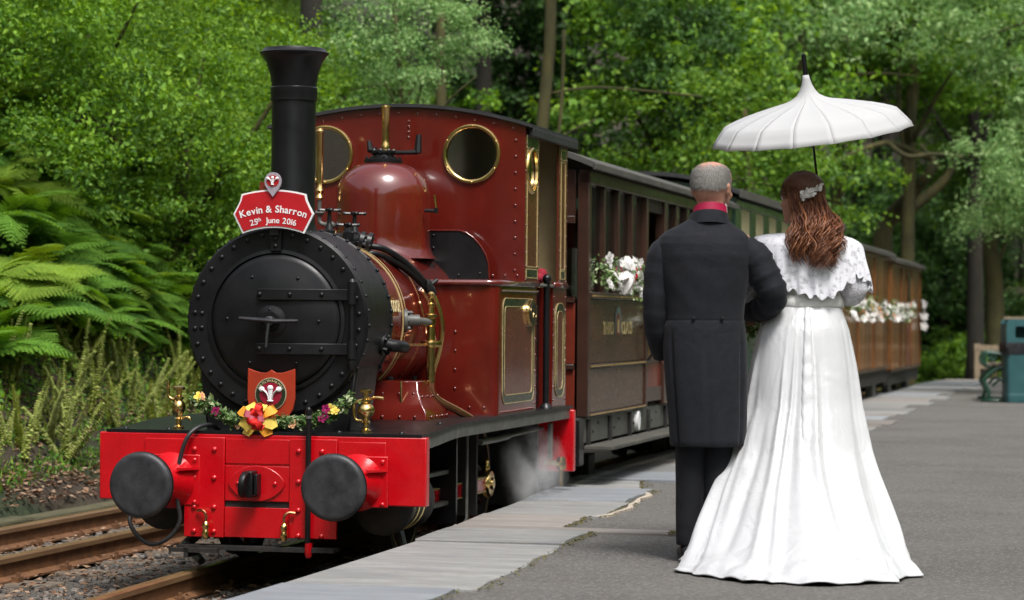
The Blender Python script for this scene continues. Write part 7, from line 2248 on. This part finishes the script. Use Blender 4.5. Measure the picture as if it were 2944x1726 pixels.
put('trunk', mb.mesh('trunk', 180, fixn=False), M['bark'], sl_)
o = put('crown', CR['D'][0], None, sl_, m=Matrix.Translation((0, -0.4, 6.6)) @ Matrix.Diagonal((0.6, 0.6, 0.5, 1)))
# mossy bare limbs under the parasol on the right
def limb_tree(px, Y, label, paths, r0):
    t, v = at_px(px, Y)
    z = height(t, v)
    b0 = FR @ Vector((t, v, z))
    root = thing('mossy_tree', label, 'tree', Matrix.Translation(b0), 'trees of the wood behind the train')
    mb = MB()
    for path, ra, rb in paths:
        P = smooth_path([Vector(((x - 1259.5) / 6500 * yy, yy, 1.05 + (776.7 - y + (x - 1259.5) * 0.0087) / 6500 * yy)) - b0 for x, y, yy in path], 6)
        mb.tube(P, [ra + (rb - ra) * i / (len(P) - 1) for i in range(len(P))], 8)
    put('trunk', mb.mesh('trunk', 180, fixn=False), M['bark'], root)
    put('crown', CR['A'][0], None, root, m=Matrix.Translation((0.6, 0.5, 6.2)) @ Matrix.Diagonal((0.9, 0.9, 0.7, 1)))
limb_tree(2190, 47, 'old mossy tree with crooked bare limbs to the right of the bride', [
    ([(2190, 760, 47), (2170, 600, 47), (2185, 540, 47), (2230, 490, 46.5), (2280, 430, 46), (2300, 390, 46)], 0.20, 0.07),
    ([(2185, 545, 47), (2250, 505, 47), (2310, 455, 47), (2340, 410, 47), (2360, 330, 47)], 0.12, 0.05),
    ([(2300, 395, 46), (2240, 372, 46), (2180, 352, 45.5), (2110, 372, 45), (2040, 405, 45)], 0.06, 0.04),
    ([(2180, 352, 45.5), (2230, 385, 45), (2290, 380, 45), (2370, 385, 45)], 0.05, 0.03),
    ([(2260, 355, 45), (2285, 385, 45), (2310, 415, 45)], 0.03, 0.015)], 0.2)
limb_tree(2440, 52, 'dark upright trunk standing behind the fence near the bin', [
    ([(2450, 880, 52), (2445, 700, 52), (2430, 560, 52), (2440, 380, 52)], 0.20, 0.14),
    ([(2440, 640, 52), (2400, 560, 52), (2380, 480, 52)], 0.10, 0.05)], 0.2)
for i, (px, Y) in enumerate(((2105, 66), (2290, 60), (2340, 70), (2465, 60), (2520, 62), (2240, 72))):
    t, v = at_px(px, Y)
    z = height(t, v)
    rt = thing('woodland_trunk', ['thin dark trunk in the shade behind the bride', 'thin dark trunk right of the last vehicle', 'thin dark trunk deep in the shade behind the train end', 'thin dark trunk rising behind the fence', 'thin dark trunk at the right edge behind the bin', 'thin dark trunk above the end of the train'][i], 'tree', FR @ Matrix.Translation((t, v, z)), 'dark trunks in the wood')
    put('trunk', trunk_mesh(8, 0.14, [], 300 + i, bend=0.3), M['barkdark'], rt)
    put('crown', CR['B'][0], None, rt, m=Matrix.Translation((0, 0, 8)) @ Matrix.Diagonal((0.8, 0.8, 0.6, 1)))
# --- scrub on the bank
k = 0
SG = 'scrub on the fern bank'
rs_ = random.Random(9)
spots = []
for px in range(-60, 700, 95):
    for e in (3.0, 3.7, 4.5, 5.4):
        spots.append((px + rs_.uniform(-45, 45) + (47 if e in (3.7, 5.4) else 0), e + rs_.uniform(-0.3, 0.3), 0.85 + 0.05 * e))
for px in range(620, 1080, 75):
    for e in (0.7, 1.8, 3.2):
        spots.append((px + rs_.uniform(-35, 35), e + rs_.uniform(-0.2, 0.3), 0.9 + 0.08 * e))
for px in range(1100, 1900, 100):
    for e in (0.7, 2.0):
        spots.append((px + rs_.uniform(-40, 40), e + rs_.uniform(-0.2, 0.4), 1.1 + 0.1 * e))
WH = ['above the ferns near the left edge', 'above the ferns', 'left of the chimney', 'behind the engine', 'behind the carriages']
for px, e, s in spots:
    t, v = at_e(px, e)
    kd = rs_.choice(['D', 'D', 'E']) if px < 1000 else 'A'
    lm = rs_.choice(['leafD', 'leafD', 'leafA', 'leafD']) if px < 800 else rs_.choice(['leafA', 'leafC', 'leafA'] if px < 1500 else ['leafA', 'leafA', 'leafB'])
    look = {'leafD': 'yellow green', 'leafA': 'fresh green', 'leafC': 'pale grey green', 'leafB': 'dark green'}[lm]
    wh = WH[0 if px < 150 else 1 if px < 450 else 2 if px < 700 else 3 if px < 1300 else 4]
    shrub(t, v, 0.40 * s, s * rs_.uniform(0.8, 1.05), kd, look + ' leafy scrub on the bank ' + wh, lm, 500 + k, SG + ' ' + wh + ', ' + look)
    k += 1
for i, (px, Y, s) in enumerate(((2300, 52, 1.5), (2360, 55, 1.7), (2290, 58, 1.8), (2420, 58, 1.8), (2330, 60, 2.0))):
    t, v = at_px(px, Y)
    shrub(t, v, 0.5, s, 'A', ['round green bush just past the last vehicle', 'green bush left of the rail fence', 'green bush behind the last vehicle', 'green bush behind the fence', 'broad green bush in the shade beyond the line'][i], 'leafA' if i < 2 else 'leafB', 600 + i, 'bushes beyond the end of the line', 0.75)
# --- ground cover over the bank and the far slope
def cover(n, t0, t1, e0, e1, size, seed, lift):
    r = np.random.default_rng(seed)
    t = t0 + (t1 - t0) * r.random(n)
    v = 2.85 + e0 + (e1 - e0) * r.random(n) ** 0.9
    z = np.array([height(a, b_) for a, b_ in zip(t, v)]) + lift * r.random(n) ** 2
    P = np.stack([t, v, z], 1)
    return leaf_mesh('undergrowth', P, size * (0.5 + r.random(n)), r.normal(0, 0.6, (n, 3)) + np.array([0, -0.6, 0.8]), r, 0.6)
uh = put('bank_moss', cover(9000, 2.2, 11, 0.15, 1.0, 0.028, 25, 0.05), M['fernB'], m=FR)
tag(uh, 'mossy low leaves on the lower bank between the navelwort', 'moss', kind='stuff')
uc = put('undergrowth', cover(42000, 0.5, 15, 0.55, 4.5, 0.05, 5, 0.25), M['leafA'], m=FR)
tag(uc, 'low leafy undergrowth covering the bank beneath the ferns', 'undergrowth', kind='stuff')
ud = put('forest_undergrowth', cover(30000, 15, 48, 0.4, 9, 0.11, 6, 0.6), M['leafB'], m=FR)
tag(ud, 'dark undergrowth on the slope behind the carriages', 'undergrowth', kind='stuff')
# grass on the foot of the bank and past the platform end
def grass(n, tf, vf, h0, h1, seed):
    r = np.random.default_rng(seed)
    t, v = tf(r, n), vf(r, n)
    z = np.array([height(a, b_) for a, b_ in zip(t, v)])
    hgt = h0 + (h1 - h0) * r.random(n)
    a = r.random(n) * 6.28
    w = 0.004 + 0.004 * r.random(n)
    ln = r.normal(0, 0.35, (n, 2)) * hgt[:, None]
    p0 = np.stack([t - np.cos(a) * w, v - np.sin(a) * w, z], 1)
    p1 = np.stack([t + np.cos(a) * w, v + np.sin(a) * w, z], 1)
    p2 = np.stack([t + ln[:, 0], v + ln[:, 1], z + hgt], 1)
    V = np.stack([p0, p1, p2], 1).reshape(-1, 3)
    return np_mesh('grass', V, np.arange(n * 3).reshape(-1, 3))
gr = put('grass', grass(3500, lambda r, n: 2 + 9 * r.random(n), lambda r, n: 3.0 + 0.6 * r.random(n), 0.03, 0.09, 8), M['leafD'], m=FR)
tag(gr, 'short grass at the foot of the bank', 'grass', kind='stuff')
gr2 = put('far_grass', grass(26000, lambda r, n: 33 + 20 * r.random(n), lambda r, n: -8 + 8.5 * r.random(n), 0.10, 0.35, 9), M['leafA'], m=FR)
tag(gr2, 'rough grass beyond the end of the platform', 'grass', kind='stuff')
# --- ferns
def frond_mesh(seed, L=1.0, arch=0.55, droop=0.75):
    r = random.Random(seed)
    V, F = [], []
    def pos(f):
        return Vector((L * f * (1 - 0.10 * f), 0, L * (arch * f - droop * f * f)))
    n = 21
    # midrib
    for i in range(n):
        a, b_ = pos(i / n), pos((i + 1) / n)
        k = len(V)
        w = 0.006 * L * (1 - i / n) + 0.0015
        V.extend([(a.x, -w, a.z), (a.x, w, a.z), (b_.x, w, b_.z), (b_.x, -w, b_.z)])
        F.extend([(k, k + 1, k + 2), (k, k + 2, k + 3)])
    for i in range(2, n + 1):
        f = i / (n + 0.6)
        p = pos(f)
        d = unit(pos(min(1, f + 0.02)) - pos(f - 0.02))
        ln = L * 0.33 * (math.sin(math.pi * (0.12 + 0.88 * f) ** 0.75) ** 0.8) * (1 - 0.15 * f)
        for s in (-1, 1):
            dirv = unit(Vector((0, s, 0)) + d * (0.42 + 0.25 * f) + Vector((0, 0, -0.18 + r.uniform(-0.08, 0.08))))
            up = Vector((0, 0, 1))
            side = unit(d - dirv * d.dot(dirv))
            m = 8
            for j in range(m):
                u0, u1 = j / m, (j + 1) / m
                q0 = p + dirv * ln * u0 + Vector((0, 0, -0.05 * ln * u0 * u0))
                q1 = p + dirv * ln * u1 + Vector((0, 0, -0.05 * ln * u1 * u1))
                tl = ln * 0.20 * (1 - u0) ** 0.75 + 0.003
                for g in (-1, 1):
                    tip = q0.lerp(q1, 0.8) + side * g * tl + dirv * tl * 0.35 + Vector((0, 0, -0.10 * tl))
                    k = len(V)
                    V.extend([tuple(q0), tuple(q1), tuple(tip)])
                    F.append((k, k + 1, k + 2))
    me = np_mesh('frond', V, F)
    return me
FRD = [frond_mesh(1, 1, 0.55, 0.70), frond_mesh(2, 1, 0.62, 0.95), frond_mesh(3, 1, 0.40, 0.62)]
def frond_for(i, mat):
    key = (i, mat)
    if key not in FRC:
        me = FRD[i].copy()
        me.materials.append(M[mat])
        FRC[key] = me
    return FRC[key]
FRC = {}
rf_ = random.Random(31)
fern_spots = []
for i in range(230):
    px = -50 + 690 * rf_.random()
    e = 0.85 + (2.7 - 1.3 * max(0, px) / 560) * rf_.random()
    fern_spots.append((*at_e(px, e), px, e))
for i, (t, v, px, e) in enumerate(fern_spots):
    mt = rf_.choice(['fernA', 'fernA', 'fernA', 'fernB', 'fernC', 'fernC'])
    lk = {'fernA': 'fresh green', 'fernB': 'dark green', 'fernC': 'yellow green'}[mt]
    pl_ = ('low' if e < 1.3 else 'high') + ' on the bank ' + ('at the left edge' if px < 120 else 'left of the engine' if px < 330 else 'close beside the smokebox')
    root = thing('fern', lk + ' arching fern ' + pl_, 'fern', FR @ Matrix.Translation((t, v, height(t, v) + 0.02)), lk + ' ferns ' + pl_)
    nf = rf_.randint(7, 10)
    for k in range(nf):
        az = R_(-90 + rf_.gauss(8, 58))
        s = rf_.uniform(0.34, 0.80)
        m = Matrix.Rotation(az, 4, 'Z') @ Matrix.Rotation(R_(rf_.uniform(-38, 6)), 4, 'Y') @ Matrix.Rotation(R_(rf_.uniform(-25, 25)), 4, 'X') @ Matrix.Scale(s, 4)
        put('frond', frond_for(rf_.randrange(3), mt), M[mt], root, m=m)
# --- navelwort spikes on the lower bank
def spike_mesh(seed):
    r = random.Random(seed)
    n = 30
    cx, cy = r.uniform(-0.15, 0.15), r.uniform(-0.15, 0.15)
    path = [Vector((cx * (i / n) ** 2, cy * (i / n) ** 2, i / n)) for i in range(n + 1)]
    mb = MB()
    mb.tube(path, [0.011 * (1 - 0.6 * i / n) for i in range(n + 1)], 5)
    for i in range(4, n + 1):
        for k in range(9):
            a = r.random() * 6.28
            ln = 0.050 * (1.15 - 0.75 * i / n)
            d = Vector((math.cos(a), math.sin(a), -0.55))
            sd = Vector((-math.sin(a), math.cos(a), 0)) * 0.017
            p = path[i]
            mb.add([p - sd * 0.4, p + sd * 0.4, p + d * ln + sd, p + d * ln - sd], [(0, 1, 2, 3)])
    return mb.mesh('spike', 180, fixn=False)
SPK = [spike_mesh(k) for k in range(4)]
for m_ in SPK:
    m_.materials.append(M['wort'])
rw = random.Random(12)
for i in range(74):
    px, e = -10 + 490 * rw.random(), 0.28 + 0.66 * rw.random()
    t, v = at_e(px, e)
    pl_ = 'near the left edge' if px < 120 else 'above the far rail' if px < 280 else 'behind the buffer beam'
    root = thing('navelwort', 'pale yellow green navelwort spike on the lower bank ' + pl_, 'plant', FR @ Matrix.Translation((t, v, height(t, v) - 0.02)), 'navelwort spikes ' + pl_)
    for k in range(rw.randint(1, 3)):
        m = Matrix.Translation((rw.uniform(-0.08, 0.08), rw.uniform(-0.04, 0.04), 0)) @ Matrix.Rotation(rw.random() * 6.28, 4, 'Z') @ Matrix.Rotation(R_(rw.gauss(0, 24)), 4, 'X') @ Matrix.Diagonal((1.25, 1.25, 1, 1)) @ Matrix.Scale(rw.uniform(0.28, 0.56), 4)
        put('spike', rw.choice(SPK), M['wort'], root, m=m)
# --- unseen wood behind and right of the camera, added for shade and reflections
def unseen_wood(n, seed):
    r = np.random.default_rng(seed)
    side = r.random(n) < 0.68
    t = np.where(side, -32 + 110 * r.random(n), -26 - 9 * r.random(n))
    v = np.where(side, -11 - 8 * r.random(n), -14 + 40 * r.random(n))
    z = np.array([height(a, b_) for a, b_ in zip(t, v)]) + 8.5 * r.random(n)
    P = np.stack([t, v, z], 1)
    return leaf_mesh('woodland', P, 0.75 * (0.5 + r.random(n)), r.normal(0, 0.7, (n, 3)) + np.array([0.3, 0.3, 0.5]), r, 0.7)
wm = put('woodland', unseen_wood(26000, 15), M['leafA'], m=FR)
tag(wm, 'unseen mass of woodland across the station, added for shade and reflections', 'woodland', kind='stuff')
# --- steam by the driving wheels
def steam(name, label, m, dens, seed):
    mm, N, L, b = new_mat('steam')
    N.remove(b)
    tc = N.new('ShaderNodeTexCoord')
    nz = N.new('ShaderNodeTexNoise')
    nz.inputs['Scale'].default_value = 1.7
    nz.inputs['Detail'].default_value = 5
    nz.inputs['Roughness'].default_value = 0.6
    L.new(tc.outputs['Object'], nz.inputs['Vector'])
    ln = N.new('ShaderNodeVectorMath'); ln.operation = 'LENGTH'
    ad = N.new('ShaderNodeMixRGB'); ad.blend_type = 'ADD'; ad.inputs[0].default_value = 0.7
    sub = N.new('ShaderNodeVectorMath'); sub.operation = 'SUBTRACT'; sub.inputs[1].default_value = (0.5, 0.5, 0.5)
    L.new(nz.outputs['Color'], sub.inputs[0])
    L.new(tc.outputs['Object'], ad.inputs[1])
    L.new(sub.outputs[0], ad.inputs[2])
    L.new(ad.outputs[0], ln.inputs[0])
    mr = N.new('ShaderNodeMapRange'); mr.inputs[1].default_value = 0.85; mr.inputs[2].default_value = 0.1
    L.new(ln.outputs['Value'], mr.inputs[0])
    rp_ = ramp(N, [(0.42, (0, 0, 0)), (0.75, (1, 1, 1))])
    L.new(nz.outputs[0], rp_.inputs[0])
    mu = N.new('ShaderNodeMath'); mu.operation = 'MULTIPLY'
    L.new(mr.outputs[0], mu.inputs[0]); L.new(rp_.outputs[0], mu.inputs[1])
    m2 = N.new('ShaderNodeMath'); m2.operation = 'MULTIPLY'; m2.inputs[1].default_value = dens
    L.new(mu.outputs[0], m2.inputs[0])
    pv = N.new('ShaderNodeVolumePrincipled')
    pv.inputs['Color'].default_value = (0.9, 0.9, 0.92, 1)
    L.new(m2.outputs[0], pv.inputs['Density'])
    L.new(pv.outputs[0], N['Material Output'].inputs['Volume'])
    o = MB().ball((0, 0, 0), 1.0, 24).build(name, mm, None, smooth=180)
    o.matrix_world = m
    tag(o, label, 'steam', kind='stuff')
steam('steam', 'thin white steam drifting from under the cab beside the platform', FR @ Matrix.Translation((2.72, -0.70, 0.16)) @ Matrix.Rotation(R_(20), 4, 'Y') @ Matrix.Diagonal((0.60, 0.22, 0.34, 1)), 6.5, 1)
